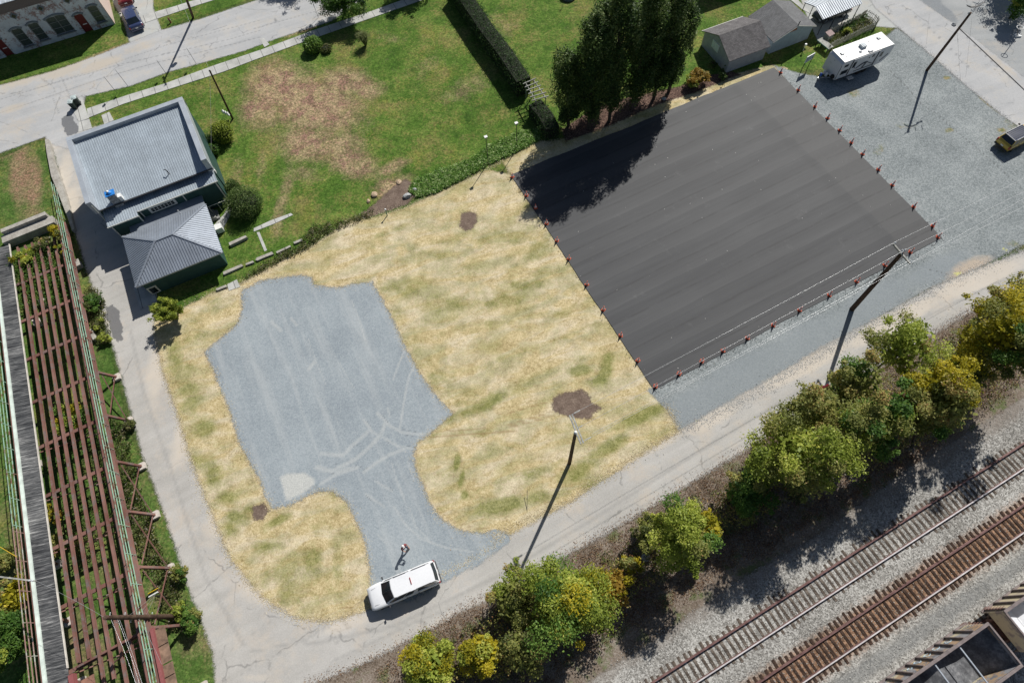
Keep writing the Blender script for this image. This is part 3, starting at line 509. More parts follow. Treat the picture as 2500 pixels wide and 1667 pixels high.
# ============================================================ SHARED MATERIALS
def seam_metal(name, c, rough=.38, metal=.5):
    m = NT(name, rough, .5); n = m.noise(.7, 4, .6); m.b.inputs['Metallic'].default_value = metal
    st_ = m.noise(.9, 5, .7, stretch=(1.6, .25, 1)); cc = m.ramp(m.math('ADD', m.math('MULTIPLY', n, .7), m.math('MULTIPLY', m.noise(5, 3, .6), .3)), [(.35, tuple(k * .86 for k in c)), (.65, tuple(k * 1.10 for k in c))])
    m.col(m.mix(m.math('MULTIPLY', m.step(st_, .52, .70), .30), cc, tuple(k * .55 + .03 for k in c))); return m.mat
M_ROOF = seam_metal('standing_seam_grey', (.37, .425, .475), .45, .15); M_ROOF2 = seam_metal('standing_seam_slate', (.31, .345, .395), .42, .35); M_COPE = seam_metal('coping_grey', (.42, .46, .51), .45, .15); M_RIB = seam_metal('seam_rib', (.48, .54, .59), .4, .1)
M_CARPORT = seam_metal('carport_white', (.72, .76, .80), .4)
def siding(name, c, pitch=.12):
    m = NT(name, .7, .3); z = m.n('SeparateXYZ', {0: m.tc}, 2); fr = m.math('FRACT', m.math('DIVIDE', z, pitch)); k = m.step(fr, .0, .18)
    base = m.ramp(m.noise(2, 4, .6), [(.3, tuple(x * .85 for x in c)), (.7, tuple(x * 1.12 for x in c))]); m.col(m.mix(k, tuple(x * .6 for x in c), base)); m.bump(fr, .3, .02); return m.mat
M_GREEN = siding('green_siding', (.035, .085, .075)); M_GREY_SIDING = siding('grey_siding', (.42, .45, .48)); M_BLUE_SIDING = siding('pale_blue_siding', (.42, .50, .56))
M_TRIM = paint_mat('cream_trim', (.62, .62, .56), .6); M_DARK = paint_mat('dark_metal', (.04, .04, .045), .5); M_WHITE = paint_mat('white_paint', (.78, .79, .78), .5)
M_GLASS = paint_mat('dark_glass', (.012, .018, .022), .08, .8); M_CONC = NT('weathered_concrete', .9, .2)
M_CONC.col(M_CONC.ramp(M_CONC.math('ADD', M_CONC.math('MULTIPLY', M_CONC.noise(1.5, 5, .7), .6), M_CONC.math('MULTIPLY', M_CONC.noise(9, 3, .7), .4)), [(.34, (.24, .22, .19)), (.6, (.46, .44, .40)), (.72, (.60, .58, .53))])); M_CONC = M_CONC.mat
M_STONE = NT('chimney_stone', .9, .2); M_STONE.col(M_STONE.ramp(M_STONE.noise(6, 4, .7), [(.35, (.12, .12, .13)), (.6, (.40, .41, .43))])); M_STONE = M_STONE.mat
def shingle(name, a, b):
    m = NT(name, .9 if 'brown' in name else .6, .1 if 'brown' in name else .4); br = m.n('TexBrick', {'Vector': m.n('Mapping', {'Vector': m.tc, 'Scale': (1, 1, 1)}), 'Scale': 3.2, 'Color1': (*a, 1), 'Color2': (*b, 1), 'Mortar': (*[k * .55 for k in a], 1), 'Mortar Size': .025, 'Row Height': .45, 'Brick Width': .9})
    n = m.noise(1.2, 4, .7); m.col(m.mix(1.0, br, m.ramp(n, [(.3, (.75, .75, .75)), (.7, (1.2, 1.2, 1.2))]), 'MULTIPLY')); m.bump(m.noise(14, 2, .6), .3, .01); return m.mat
M_SHING = shingle('brown_shingle', (.135, .128, .130), (.19, .182, .182)); M_SHING2 = shingle('dark_shingle', (.09, .093, .10), (.135, .138, .145))

# ============================================================ GREEN SHOP WITH METAL ROOFS (origin at its street-side east corner)
BO = g(444, 236, 6.3); BO.z = 0; BU = math.radians(-157.1)          # u runs west along the street front, v runs south
def bp(u, v, z): return (u, -v, z) if False else (u, v, z)
bld = empty('shop_building', (BO.x, BO.y, 0), BU, 'dark green shop with grey standing seam metal roof and blue covered chimney', 'building')
def L(name, mb, mat, parent=bld, **k): return mb.build(name, mat, parent, **k)
# in this rotated frame local x = west, local y = south
w = MB(); w.add([(x, y, z) for x in (.15, 11.95) for y, z in ((.1, 0), (.1, 5.6), (8.15, 4.05), (8.15, 0))], [(0, 1, 2, 3), (7, 6, 5, 4), (0, 4, 5, 1), (1, 5, 6, 2), (2, 6, 7, 3), (3, 7, 4, 0)]); L('wall', w, M_GREEN)
zN, zS = 5.9, 4.2; vS = 8.82
rf = MB(); rp = [(.55, .6, zN), (11.5, .6, zN), (11.35, 9.85, zS), (.0, 9.85, zS), (.0, 9.2, zS + .06), (.55, 9.2, zS + .06)]
roof_quad = [(.5, .5, zN), (11.65, .5, zN), (11.65, vS, zS), (.5, vS, zS)]
rf.poly(roof_quad, 0); rf.poly([(x, y, z - .12) for x, y, z in roof_quad][::-1], 0)
rf.poly([roof_quad[3], roof_quad[2], (11.65, vS, zS - .16), (.5, vS, zS - .16)], 0)
rf.ribs(roof_quad, (0, 1, -.2), .235, .035, .035, 1)
mr = L('roof', rf, [M_ROOF, M_RIB])
pr = MB()
pr.box((6.05, .29, 6.1), (12.1, .56, .4)); pr.box((6.05, .03, 5.6), (12.1, .05, .9))

for x0, x1 in ((0, .54), (11.6, 12.1)):
    P8 = [(x, y, z) for x in (x0, x1) for y, z in ((.575, 5.3), (.575, 6.295), (8.86, 5.55), (8.86, 3.9))]; pr.add(P8, [(0, 1, 2, 3), (7, 6, 5, 4), (0, 4, 5, 1), (1, 5, 6, 2), (2, 6, 7, 3), (3, 7, 4, 0)])
L('parapet', pr, M_COPE, bevel=.01)
g_ = MB(); g_.beam((.0, vS + .07, zS - .05), (11.6, vS + .07, zS - .05), .12, .10); L('gutter', g_, M_DARK)
dsp = MB(); dsp.tube((11.75, 8.95, 5.2), (11.85, 9.05, 1.2), .045); L('downspout', dsp, M_TRIM)
ch = MB(); ch.box((9.75, 8.5, 4.4), (.8, .62, 1.9)); co = L('chimney', ch, M_STONE)
bt = MB(); bt.box((9.75, 8.5, 5.41), (.92, .74, .10)); bt.lathe((9.75, 8.5, 5.45), [(.28, 0), (.24, .12), (.05, .2)], 12); L('chimney_cover', bt, paint_mat('blue_cover', (.03, .22, .62), .4), co, label='blue covered chimney top')
fl_ = MB(); fl_.box((9.2, 8.53, 4.5), (.35, .5, .7)); L('flashing', fl_, M_WHITE, co); fl_ = MB(); fl_.lathe((9.82, 8.45, 5.57), [(.13, 0), (.13, .12), (.02, .16)], 10); L('chimney_cap', fl_, M_WHITE, co)
vp = MB(); vp.tube((4.15, 7.75, 4.4), (4.15, 7.75, 4.95), .05); vp.tube((4.15, 7.75, 4.93), (4.35, 7.55, 4.97), .05); L('vent_pipe', vp, M_DARK)
# lower rear section
cn = MB(); cn.box((4.3, 9.02, 1.7), (8.1, 1.75, 3.4)); cn.box((9.9, 9.27, 1.68), (2.9, 2.2, 3.36)); L('rear_wall', cn, M_GREEN)
cr_ = MB(); q1 = [(.15, 9.4, 4.05), (11.5, 9.4, 4.05), (11.5, 10.58, 3.5), (8.5, 10.58, 3.5), (8.5, 10.06, 3.70), (.15, 10.06, 3.70)]
qa = [(.15, 7.9, 3.72), (8.5, 7.9, 3.72), (8.5, 10.06, 3.52), (.15, 10.06, 3.52)]; qb = [(8.5, 7.9, 3.72), (11.55, 7.9, 3.72), (11.55, 10.6, 3.47), (8.5, 10.6, 3.47)]
for qd in (qa, qb):
    cr_.poly(qd, 0); cr_.poly([(x, y, z - .1) for x, y, z in qd][::-1], 0); cr_.poly([qd[3], qd[2], (qd[2][0], qd[2][1], qd[2][2] - .1), (qd[3][0], qd[3][1], qd[3][2] - .1)], 0); cr_.ribs(qd, (0, 1, -.09), .235, .04, .04, 1)
L('rear_roof', cr_, [M_ROOF, M_RIB])
fa = MB(); fa.beam((.1, 10.09, 3.47), (8.47, 10.09, 3.47), .06, .12); fa.beam((8.47, 10.63, 3.42), (11.6, 10.63, 3.42), .06, .12)
for u, v_, z0, z1 in ((8.55, 10.4, 2.2, 3.3), (11.3, 10.42, .1, 3.3), (8.3, 9.95, 2.3, 3.4), (3.9, 9.96, 2.4, 3.4)): fa.box((u, v_, (z0 + z1) / 2), (.10, .06, z1 - z0))
L('fascia', fa, M_TRIM)
wi = MB(); wi.box((6.15, 9.935, 2.88), (2.75, .06, .78)); wf = L('window', wi, M_TRIM)
gl = MB()
for i in range(7):
    for j in (0, 1): gl.box((6.15 - 1.02 + i * .34, 9.975, 2.76 + j * .25), (.25, .03, .20))
L('pane', gl, M_GLASS, wf)
lk = MB(); lk.box((6.2, 10.75, 2.26), (7.7, 1.8, .12)); L('link_roof', lk, M_ROOF2)
lw = MB(); lw.box((6.3, 10.8, 1.1), (7.2, 1.8, 2.18)); L('link_wall', lw, M_GREEN)
vs_ = MB(); vs_.tube((4.9, 11.2, 2.3), (4.9, 11.2, 2.85), .04); L('vent_pipe', vs_, M_WHITE)
# hip roofed annex
ax = MB(); ax.box((6.6, 14.75, 1.2), (7.8, 5.9, 2.4)); L('annex_wall', ax, M_GREEN)
e = [(2.2, 18.15, 2.5), (10.85, 18.15, 2.5), (10.85, 11.45, 2.5), (2.2, 11.45, 2.5)]; r0, r1 = (5.75, 14.75, 3.75), (7.5, 14.75, 3.75)
hr = MB()
for face, dn in (([e[0], e[1], r1, r0], (0, 1, -.4)), ([e[1], e[2], r1], (1, 0, -.4)), ([e[2], e[3], r0, r1], (0, -1, -.4)), ([e[3], e[0], r0], (-1, 0, -.4))):
    hr.poly(face, 0); hr.ribs(face, dn, .25, .045, .045, 1)
hr.poly([(x, y, z - .02) for x, y, z in e], 0)
for i in range(4): hr.poly([e[i], e[(i + 1) % 4], tuple(Vector(e[(i + 1) % 4]) - Vector((0, 0, .14))), tuple(Vector(e[i]) - Vector((0, 0, .14)))], 0)
for a, b in ((e[0], r0), (e[3], r0), (e[1], r1), (e[2], r1), (r0, r1)): hr.beam(Vector(a) + Vector((0, 0, .04)), Vector(b) + Vector((0, 0, .04)), .22, .04, 0)
L('annex_roof', hr, [M_ROOF2, seam_metal('seam_rib_slate', (.33, .37, .43), .35)])
dw = MB(); dw.box((10.0, 17.73, .75), (.9, .10, 1.1)); d_ = L('annex_window', dw, M_TRIM); dg = MB(); dg.box((10.0, 17.79, .75), (.62, .04, .8)); L('pane', dg, M_GLASS, d_)
# porch rails and steps on the east side
ps = MB()
for i in range(4): ps.box((2.0 + i * .28, 11.0, .12 + .12 * i), (.28, 1.2, .24 + .24 * i))
L('steps', ps, paint_mat('step_grey', (.25, .25, .24), .8))
hn = MB(); hn.tube((.55, 10.6, 1.2), (3.3, 10.9, 1.5), .03)
for x in (.6, 1.4, 2.3, 3.2): hn.tube((x, 10.6 + (x - .55) * .11, 0), (x, 10.6 + (x - .55) * .11, 1.2 + (x - .55) * .11), .025)
L('handrail', hn, M_TRIM)
cb = MB(); cb.box((.42, 9.95, 1.75), (.10, .12, 3.5)); L('corner_board', cb, M_TRIM)
mt = MB(); mt.box((.05, 8.5, 3.4), (.12, .4, .5)); mt.tube((.0, 8.5, 3.6), (.0, 8.5, 4.6), .035); L('electric_meter', mt, M_WHITE)

# ============================================================ BRICK BUILDING (street corner, top left)
KO = g(*t1(0, 0, 1905, 410, 6.818)); KA = math.radians(-159.38)
kb = empty('brick_building', (KO.x, KO.y, 0), KA, 'old long brick building with peeling white paint, arched windows and red doors', 'building')
pk = NT('peeling_painted_brick', .9, .2)
bx = pk.n('TexBrick', {'Vector': pk.n('Mapping', {'Vector': pk.tc, 'Rotation': (math.radians(90), 0, 0)}), 'Scale': 4.0, 'Color1': (.20, .075, .055, 1), 'Color2': (.28, .12, .09, 1), 'Mortar': (.3, .28, .26, 1), 'Row Height': .3, 'Brick Width': .9, 'Mortar Size': .03})
pe = pk.math('ADD', pk.noise(.9, 6, .75), pk.math('MULTIPLY_ADD', pk.noise(5, 4, .8), .5, -.25)); zz = pk.n('SeparateXYZ', {0: pk.tc}, 2)
pe = pk.math('ADD', pe, pk.math('MULTIPLY', pk.step(zz, 3.4, 5.4), .10))
c = pk.mix(pk.math('MULTIPLY', pk.step(pe, .53, .60), .85), pk.ramp(pk.noise(.7, 4, .6), [(.3, (.46, .50, .54)), (.7, (.66, .69, .71))]), bx); pk.col(c); pk.bump(pk.noise(8, 3, .7), .4, .02)
LN = 26.0
OPEN = [(1.15, 1.15, .70, 2.9, 'win'), (3.15, 1.05, .02, 2.42, 'door'), (5.65, 2.25, .70, 3.0, 'big'), (8.35, 1.2, .65, 2.95, 'win'), (10.4, 1.25, .5, 2.86, 'win'), (13.05, 1.0, .02, 2.3, 'door'), (15.4, 1.2, .6, 2.9, 'win'), (17.8, 1.2, .6, 2.9, 'win')]
wl = MB(); us = [0.0]; 
for (c0, wd, z0, z1, k) in OPEN: us += [c0 - wd / 2, c0 + wd / 2]
us.append(LN)
for i in range(0, len(us), 2): wl.box(((us[i] + us[i + 1]) / 2, -.15, 2.55), (us[i + 1] - us[i], .3, 5.1))
for (c0, wd, z0, z1, k) in OPEN:
    wl.box((c0, -.15, (z1 + 5.1) / 2), (wd, .3, 5.1 - z1))
    if z0 > .1: wl.box((c0, -.15, z0 / 2), (wd, .3, z0))
wl.box((.15, -7.2, 2.55), (.3, 13.8, 5.1)); wl.box((LN - .15, -7.2, 2.55), (.3, 13.8, 5.1)); wl.box((LN / 2, -14.0, 2.55), (LN, .3, 5.1))
wall_o = wl.build('wall', pk.mat, kb)
cw = MB(); cw.box((LN / 2, -.02, 5.58), (LN, .36, .98)); cw.box((LN / 2, .10, 5.02), (LN, .12, .12)); cw.build('cornice', paint_mat('cornice_brown', (.16, .13, .12), .8), kb)
kr = MB(); kq = [(-.2, .3, 6.15), (LN + .2, .3, 6.15), (LN + .2, -14.2, 7.0), (-.2, -14.2, 7.0)]; kr.poly(kq); kr.poly([(x, y, z - .08) for x, y, z in kq][::-1]); kr.ribs(kq, (0, 1, -.05), .6, .05, .05, 0)
kr.build('roof', M_CARPORT, kb)
sd_ = MB(); sd_.box((-.06, -7.1, 3.0), (.10, 14.2, 6.0)); sd_.build('end_wall_edge', paint_mat('pale_brick_edge', (.62, .50, .44), .9), kb)
M_RED = paint_mat('red_door', (.16, .022, .018), .6); M_ARCH = paint_mat('arch_blue_grey', (.17, .20, .22), .8); M_CURT = paint_mat('curtained_glass', (.055, .075, .07), .25, .6, .4)
for (c0, wd, z0, z1, k) in OPEN:
    ar = MB(); n = 10; pts = [(c0 - wd / 2 - .16 + (wd + .32) * i / n, .03, z1 - .05 + .26 * math.sin(math.pi * i / n)) for i in range(n + 1)]
    for i in range(n): ar.beam(pts[i], pts[i + 1], .14, .20, 0, (0, 0, 1))
    if k == 'door':
        d = MB(); d.box((c0, -.2, (z0 + z1) / 2), (wd, .08, z1 - z0)); do = d.build('door', M_RED, kb); s = MB(); s.box((c0 - .05, -.15, 1.0), (.5, .03, .10)); s.build('mail_slot', M_WHITE, do); ar.build('arch', M_ARCH, do)
    else:
        f = MB(); 
        for x in ((c0 - wd / 2 + .04, c0 + wd / 2 - .04) + ((c0,) if k == 'big' else ())): f.box((x, -.17, (z0 + z1) / 2), (.08, .1, z1 - z0))
        for z in (z0 + .04, z0 + (z1 - z0) * .33, z0 + (z1 - z0) * .66, z1 - .04): f.box((c0, -.17, z), (wd - .17, .06, .05))
        f.box((c0, .02, z0 - .06), (wd + .2, .2, .12))
        fo = f.build('window', paint_mat('worn_sash', (.22, .23, .22), .7), kb); p = MB(); p.box((c0, -.2, (z0 + z1) / 2), (wd - .02, .03, z1 - z0 - .02)); p.build('pane', M_CURT, fo); ar.build('arch', M_ARCH, fo)
for u in (3.1, 6.3, 9.45, 12.6, 15.8):
    d = MB(); d.box((u, .03, 4.35), (.62, .10, .62), M=Matrix.Rotation(math.radians(45), 3, 'Y')); do = d.build('diamond_vent', M_ARCH, kb); s = MB(); s.box((u, .09, 4.35), (.38, .04, .38), M=Matrix.Rotation(math.radians(45), 3, 'Y')); s.build('vent_grille', paint_mat('vent_olive', (.06, .065, .035), .8), do)

# ============================================================ SHEDS
def shed(name, label, o, ang, Lx, Wy, zw, zr, m_wall, m_roof, ov=.22, ridge_along='x'):
    """o: ground corner nearest the pad; local x along the eave, local y away from the pad"""
    t = empty(name, (o.x, o.y, 0), ang, label, 'shed')
    b = MB(); b.box((Lx / 2, Wy / 2, zw / 2), (Lx, Wy, zw))
    if ridge_along == 'x':
        b.add([(0, 0, zw), (0, Wy, zw), (0, Wy / 2, zr - .05), (Lx, 0, zw), (Lx, Wy, zw), (Lx, Wy / 2, zr - .05)], [(0, 2, 1), (3, 4, 5)])
    else:
        b.add([(0, 0, zw), (Lx, 0, zw), (Lx / 2, 0, zr - .05), (0, Wy, zw), (Lx, Wy, zw), (Lx / 2, Wy, zr - .05)], [(0, 1, 2), (3, 5, 4)])
    b.build('wall', m_wall, t)
    r = MB(); th = .08
    if ridge_along == 'x':
        sl = (zr - zw) / (Wy / 2); A = [(-ov, -ov, zw - sl * ov), (Lx + ov, -ov, zw - sl * ov), (Lx + ov, Wy / 2, zr), (-ov, Wy / 2, zr)]; B = [(-ov, Wy / 2, zr), (Lx + ov, Wy / 2, zr), (Lx + ov, Wy + ov, zw - sl * ov), (-ov, Wy + ov, zw - sl * ov)]
    else:
        sl = (zr - zw) / (Lx / 2); A = [(-ov, -ov, zw - sl * ov), (Lx / 2, -ov, zr), (Lx / 2, Wy + ov, zr), (-ov, Wy + ov, zw - sl * ov)]; B = [(Lx / 2, -ov, zr), (Lx + ov, -ov, zw - sl * ov), (Lx + ov, Wy + ov, zw - sl * ov), (Lx / 2, Wy + ov, zr)]
    for q in (A, B):
        top = [(x, y, z + th) for x, y, z in q]; bot = [(x, y, z + .012) for x, y, z in q]; r.add(top + bot, [(0, 1, 2, 3), (7, 6, 5, 4), (0, 4, 5, 1), (1, 5, 6, 2), (2, 6, 7, 3), (3, 7, 4, 0)])
    r.build('roof', m_roof, t)
    return t, A, B
B1 = g(*t1(1690, 0, 380, 842, 4.704)); s1, A1, BB1 = shed('garden_shed', 'grey sided shed with brown shingle roof and white gable window, beside the tall evergreens', B1, math.radians(20.5), 5.2, 5.35, 1.9, 3.2, M_GREY_SIDING, M_SHING)
ft = MB(); ft.beam(Vector((-.25, 5.62, 1.80)), Vector((5.5, 5.62, 1.80)), .05, .10); ft.build('fascia', M_TRIM, s1)
gw = MB(); gw.box((-.03, 2.9, 1.62), (.06, 1.35, .95)); gf = gw.build('window', M_WHITE, s1)
gg = MB()
for k in range(3): gg.box((-.065, 2.9 + (k - 1) * .42, 1.62), (.03, .36, .80))
gg.build('pane', paint_mat('pale_blind', (.72, .80, .84), .4), gf)
B2 = g(*t1(1690, 0, 872, 625, 4.704)); s2, A2, BB2 = shed('garden_shed', 'grey shed with dark shingle gable roof between the brown roofed shed and the carport', B2, math.radians(21.7), 5.7, 4.6, 1.9, 2.95, M_BLUE_SIDING, M_SHING2, ridge_along='y')
rg = MB(); rg.beam(A2[0], (A2[1][0], A2[1][1], A2[1][2]), .06, .14, up=(0, 1, 0)); rg.beam(BB2[0], BB2[1], .06, .14, up=(0, 1, 0)); rg.build('barge_board', M_TRIM, s2)
st_ = MB(); st_.tube((2.9, -.1, 2.9), (2.95, -.12, 3.5), .05); st_.build('vent_pipe', M_DARK, s2)
lv = MB(); lv.box((2.6, -.03, 2.35), (.9, .05, .28)); lv.build('gable_board', paint_mat('rust_board', (.35, .12, .07), .8), s2)
# carport
cpt = empty('carport', (0, 0, 0), 0, 'white corrugated metal carport on thin posts above a dark car', 'carport')
zc = 2.35; c_ = [g(*t1(1690, 0, x, y, 4.704), z) for x, y, z in ((1500, 228, 2.2), (1955, 42, 2.2))]; rdg = [g(*t1(1690, 0, x, y, 4.704), 2.7) for x, y in ((1415, 82), (1862, -95))]
d_ = (c_[1] - c_[0]).normalized(); nn = Vector((-d_.y, d_.x, 0)); wid = (rdg[0] - c_[0]).dot(nn)
E0 = c_[0]; E1 = c_[0] + d_ * (c_[1] - c_[0]).length; R0 = Vector((E0.x, E0.y, 0)) + nn * wid + Vector((0, 0, 2.75)); R1 = R0 + (E1 - E0); R1.z = 2.75
N0 = Vector((E0.x, E0.y, 2.2)) + nn * 2 * wid; N1 = N0 + (E1 - E0); N1.z = 2.2; E1.z = 2.2
cr2 = MB()
for qd, dn in (([E0, E1, R1, R0], -nn), ([R0, R1, N1, N0], nn)):
    cr2.poly(qd); cr2.poly([v - Vector((0, 0, .05)) for v in qd][::-1]); cr2.ribs(qd, tuple(dn + Vector((0, 0, -.3))), .30, .07, .05, 0)
cr2.build('roof', M_CARPORT, cpt)
for k, (a, b) in enumerate(((E0, E1), (N0, N1))):
    for t in (.06, .35, .65, .94):
        p = a.lerp(b, t); m = MB(); m.box((p.x, p.y, 1.07), (.07, .07, 2.14), math.atan2(d_.y, d_.x)); m.build('post', M_DARK, cpt)
# house north of the sheds: only its shade reaches the lawn
h0 = g(1800, -55); hs = MB(); hb = empty('house', (h0.x, h0.y, 0), math.radians(20), 'pale house north of the lawn whose roof shades the grass', 'house')
hs.box((0, 2.5, 2.2), (13, 7, 4.4)); hs.build('wall', M_GREY_SIDING, hb)
hr2 = MB(); hr2.add([(-6.8, -1.3, 4.3), (6.8, -1.3, 4.3), (6.8, 2.5, 6.6), (-6.8, 2.5, 6.6), (-6.8, 6.3, 4.3), (6.8, 6.3, 4.3)], [(0, 1, 2, 3), (3, 2, 5, 4), (0, 3, 4), (1, 5, 2)]); hr2.build('roof', M_SHING, hb)
# ============================================================ OLD STEEL BRIDGE (s along the bridge, w across it)
BD = Vector((.4219, -.9066, 0)); BN = Vector((.9066, .4219, 0)); BB = Vector((-38.02, 23.88, 0))
def bz(s): return 2.3 + .082 * s
def br(s, w, dz=0): p = BB + BD * s + BN * w; return Vector((p.x, p.y, bz(s) + dz))
S0, S1 = -20.4, 36.0
bridge = empty('steel_bridge', tuple(BB), 0, 'stripped old steel bridge with bare rusty stringers, green pipe railings and a weathered plank walkway', 'bridge')
ru = NT('rusty_steel', .85, .25); n = ru.noise(1.6, 5, .75); n2 = ru.noise(.35, 4, .6)
ru.col(ru.mix(ru.math('MULTIPLY', ru.step(n, .50, .62), .7), ru.ramp(n2, [(.35, (.15, .070, .055)), (.65, (.25, .135, .11))]), ru.mix(ru.noise(4, 3, .6), (.06, .055, .055), (.25, .22, .21)))); ru.bump(n, .5, .02); RUST = ru.mat
pg = NT('faded_green_pipe', .6, .4); pg.col(pg.mix(pg.step(pg.noise(1.3, 4, .7), .50, .62), (.30, .48, .36), (.22, .12, .09))); GREENP = pg.mat
pb = NT('faded_red_pipe', .6, .4); pb.col(pb.mix(pb.step(pb.noise(1.3, 4, .7), .50, .62), (.33, .20, .17), (.42, .45, .38))); REDP = pb.mat
def along(mb, w, dz, wd, h, s0, s1, step=5.0):
    s = s0
    while s < s1 - 1e-3:
        e = min(s + step, s1); mb.beam(br(s, w, dz), br(e, w, dz), wd, h); s = e
    return mb
for w, s0, s1 in ((-5.05, -19.6, 24.0), (-4.3, -19.4, 24.1), (-3.6, -19.4, 36), (-2.9, -19.3, 26.3), (-2.15, -19.3, 36), (-1.42, -19.2, 36)):
    m = MB(); along(m, w, -.015, .19, .03, s0, s1); along(m, w, -.15, .03, .24, s0, s1); along(m, w, -.28, .10, .03, s0, s1); m.build('stringer', RUST, bridge)
for w in (-.76, -.06):
    m = MB(); along(m, w, -.0, .20, .03, -20.4, S1); along(m, w, -.20, .03, .36, -20.4, S1); along(m, w, -.39, .14, .03, -20.4, S1); m.build('girder', RUST, bridge)
m = MB(); along(m, -7.55, -.25, .10, .55, S0, S1); m.build('girder', RUST, bridge)
for s in (-14.8, -9.75, -4.9, .1, 5.0, 9.8, 14.55, 19.4, 24.2, 29.0, 33.8):
    m = MB(); m.beam(br(s, -7.4, -.52), br(s, .1, -.52), .24, .22); m.beam(br(s, -7.4, -.41), br(s, .1, -.41), .30, .02); m.build('floor_beam', RUST, bridge)
for s in (24.2, 30.0):
    m = MB(); m.beam(br(s, -5.3, -.2), br(s, -.3, -.2), .16, .2); m.build('cross_beam', RUST, bridge)
# plank walkway, its curb boards and the panels left at the south end
wk = NT('weathered_planks', .85, .2)
pu = wk.n('Mapping', {'Vector': wk.tc, 'Rotation': (0, 0, math.radians(65 - 0))}); 
gr_ = wk.noise(1.0, 4, .75, stretch=None, vec=wk.n('Mapping', {'Vector': wk.n('Mapping', {'Vector': wk.tc, 'Rotation': (0, 0, math.radians(-10))}), 'Rotation': (0, 0, math.radians(-25 + 14)), 'Scale': (.55, 9, 1)}))
big = wk.noise(.25, 4, .6)
wk.col(wk.ramp(wk.math('ADD', wk.math('MULTIPLY', gr_, .72), wk.math('MULTIPLY', big, .28)), [(.38, (.022, .023, .026)), (.48, (.075, .078, .082)), (.56, (.17, .17, .17)), (.66, (.46, .46, .45))])); wk.bump(gr_, .4, .01)
m = MB(); s = S0; wb = MB()
while s < S1:
    m.beam(br(s, -7.2, -.03 + random.uniform(-.004, .004)), br(s, -5.78, -.03 + random.uniform(-.004, .004)), .185, .05); s += .195
m.build('walkway', wk.mat, bridge)
m = MB(); along(m, -7.32, .05, .24, .16, S0, S1); m.build('curb_board', paint_mat('pale_green_curb', (.62, .70, .64), .7, var=.2, scale=1.5), bridge)
m = MB(); along(m, -5.74, .03, .07, .14, S0, 24.0); m.build('edge_board', paint_mat('edge_cream', (.62, .58, .52), .7, var=.2, scale=2), bridge)
def railing(w, lean, s0, s1, mat, name, posts=2.45):
    m = MB(); 
    for z in (.35, .72, 1.08): along(m, w, z, .05, .05, s0, s1, 2.5)
    s = s0 + .3
    while s < s1: m.beam(br(s, w, -.25), br(s, w, 1.1), .05, .05, up=tuple(BD)); s += posts
    return m.build(name, mat, bridge)
railing(-.0, 0, -26.0, S1, GREENP, 'east_railing'); railing(-7.62, 0, S0, 12, GREENP, 'west_railing'); railing(-7.62, 0, 12, S1, REDP, 'west_railing')
m = MB(); 
for k in range(4): s = 24.6 + k * 2.6; m.beam(br(s, .62, -.05), br(s + 2.5, .62, -.05), .95, .03)
for k in range(4): s = 25.8 + k * 2.2; m.beam(br(s, .15, .0), br(s, 1.1, .0), .06, .1)
m.build('side_panel', paint_mat('rusted_panel', (.20, .13, .09), .8, var=.5, scale=2), bridge)
m = MB(); m.beam(br(24.6, -5.45, .12), br(36, -5.45, .12), .34, .42); m.beam(br(24.4, .28, .05), br(36, .28, .05), .22, .34); m.build('end_rail_beam', paint_mat('red_oxide', (.26, .085, .085), .6), bridge)
m = MB(); m.beam(br(25.2, -4.75, -.3), br(36, -4.75, -.3), .9, .04); m.build('deck_plate', paint_mat('rust_plate', (.23, .12, .085), .8, var=.4, scale=2), bridge)
# bents: raking legs on concrete pedestals, with cross bracing
PEDM = paint_mat('pedestal_concrete', (.55, .50, .45), .9, var=.25)
for s in (-4.9, .1, 5.0, 9.8, 14.55, 19.4, 24.2, 29.0):
    H = bz(s) - .6; n_ = 0
    for wt, wbm in ((.0, .15), (-7.2, -7.6)):
        if s < 0 and H < 1.4: continue
        p = br(s, wt, -.55); q = BB + BD * (s + .1) + BN * (wbm + (.45 if wt > -1 else 0)); q.z = .3
        m = MB(); m.beam(q, p, .20, .20, up=tuple(BD)); m.build('leg', RUST, bridge)
        m = MB(); m.prism([q + BD * a + BN * b for a, b in ((-.32, -.32), (.32, -.32), (.32, .32), (-.32, .32))], 0, .32); m.build('pedestal', PEDM, bridge, bevel=.03)
    if H > 1.8:
        m = MB(); m.beam(br(s, -.1, -.9), Vector((*(BB + BD * s + BN * -5.0).xy, .3)), .09, .09); m.beam(br(s, -7.1, -.9), Vector((*(BB + BD * s + BN * -2.2).xy, .3)), .09, .09); m.build('brace', RUST, bridge)
for s in (.1, 9.8, 14.55, 19.4):
    a = BB + BD * s + BN * .55; m = MB(); hz = bz(s) - .7
    m.beam(Vector((a.x, a.y, .35)), br(s + 4.6, .1, -.7), .07, .07); m.beam(br(s + .3, .1, -.7), Vector((*(BB + BD * (s + 4.7) + BN * .5).xy, .35)), .07, .07); m.build('brace', RUST, bridge)
# abutment
ab = MB(); ab.prism([BB + BD * s + BN * w for s, w in ((-21.6, -6.2), (-21.6, -.9), (-20.6, -.9), (-20.6, -6.2))], 0, .95); ab.prism([BB + BD * s + BN * w for s, w in ((-22.1, -5.9), (-22.1, -1.3), (-21.62, -1.3), (-21.62, -5.9))], 0, 1.35)
ab.build('abutment', M_CONC, bridge, bevel=.02)
for ch in list(bridge.children):
    ch.location = -BB
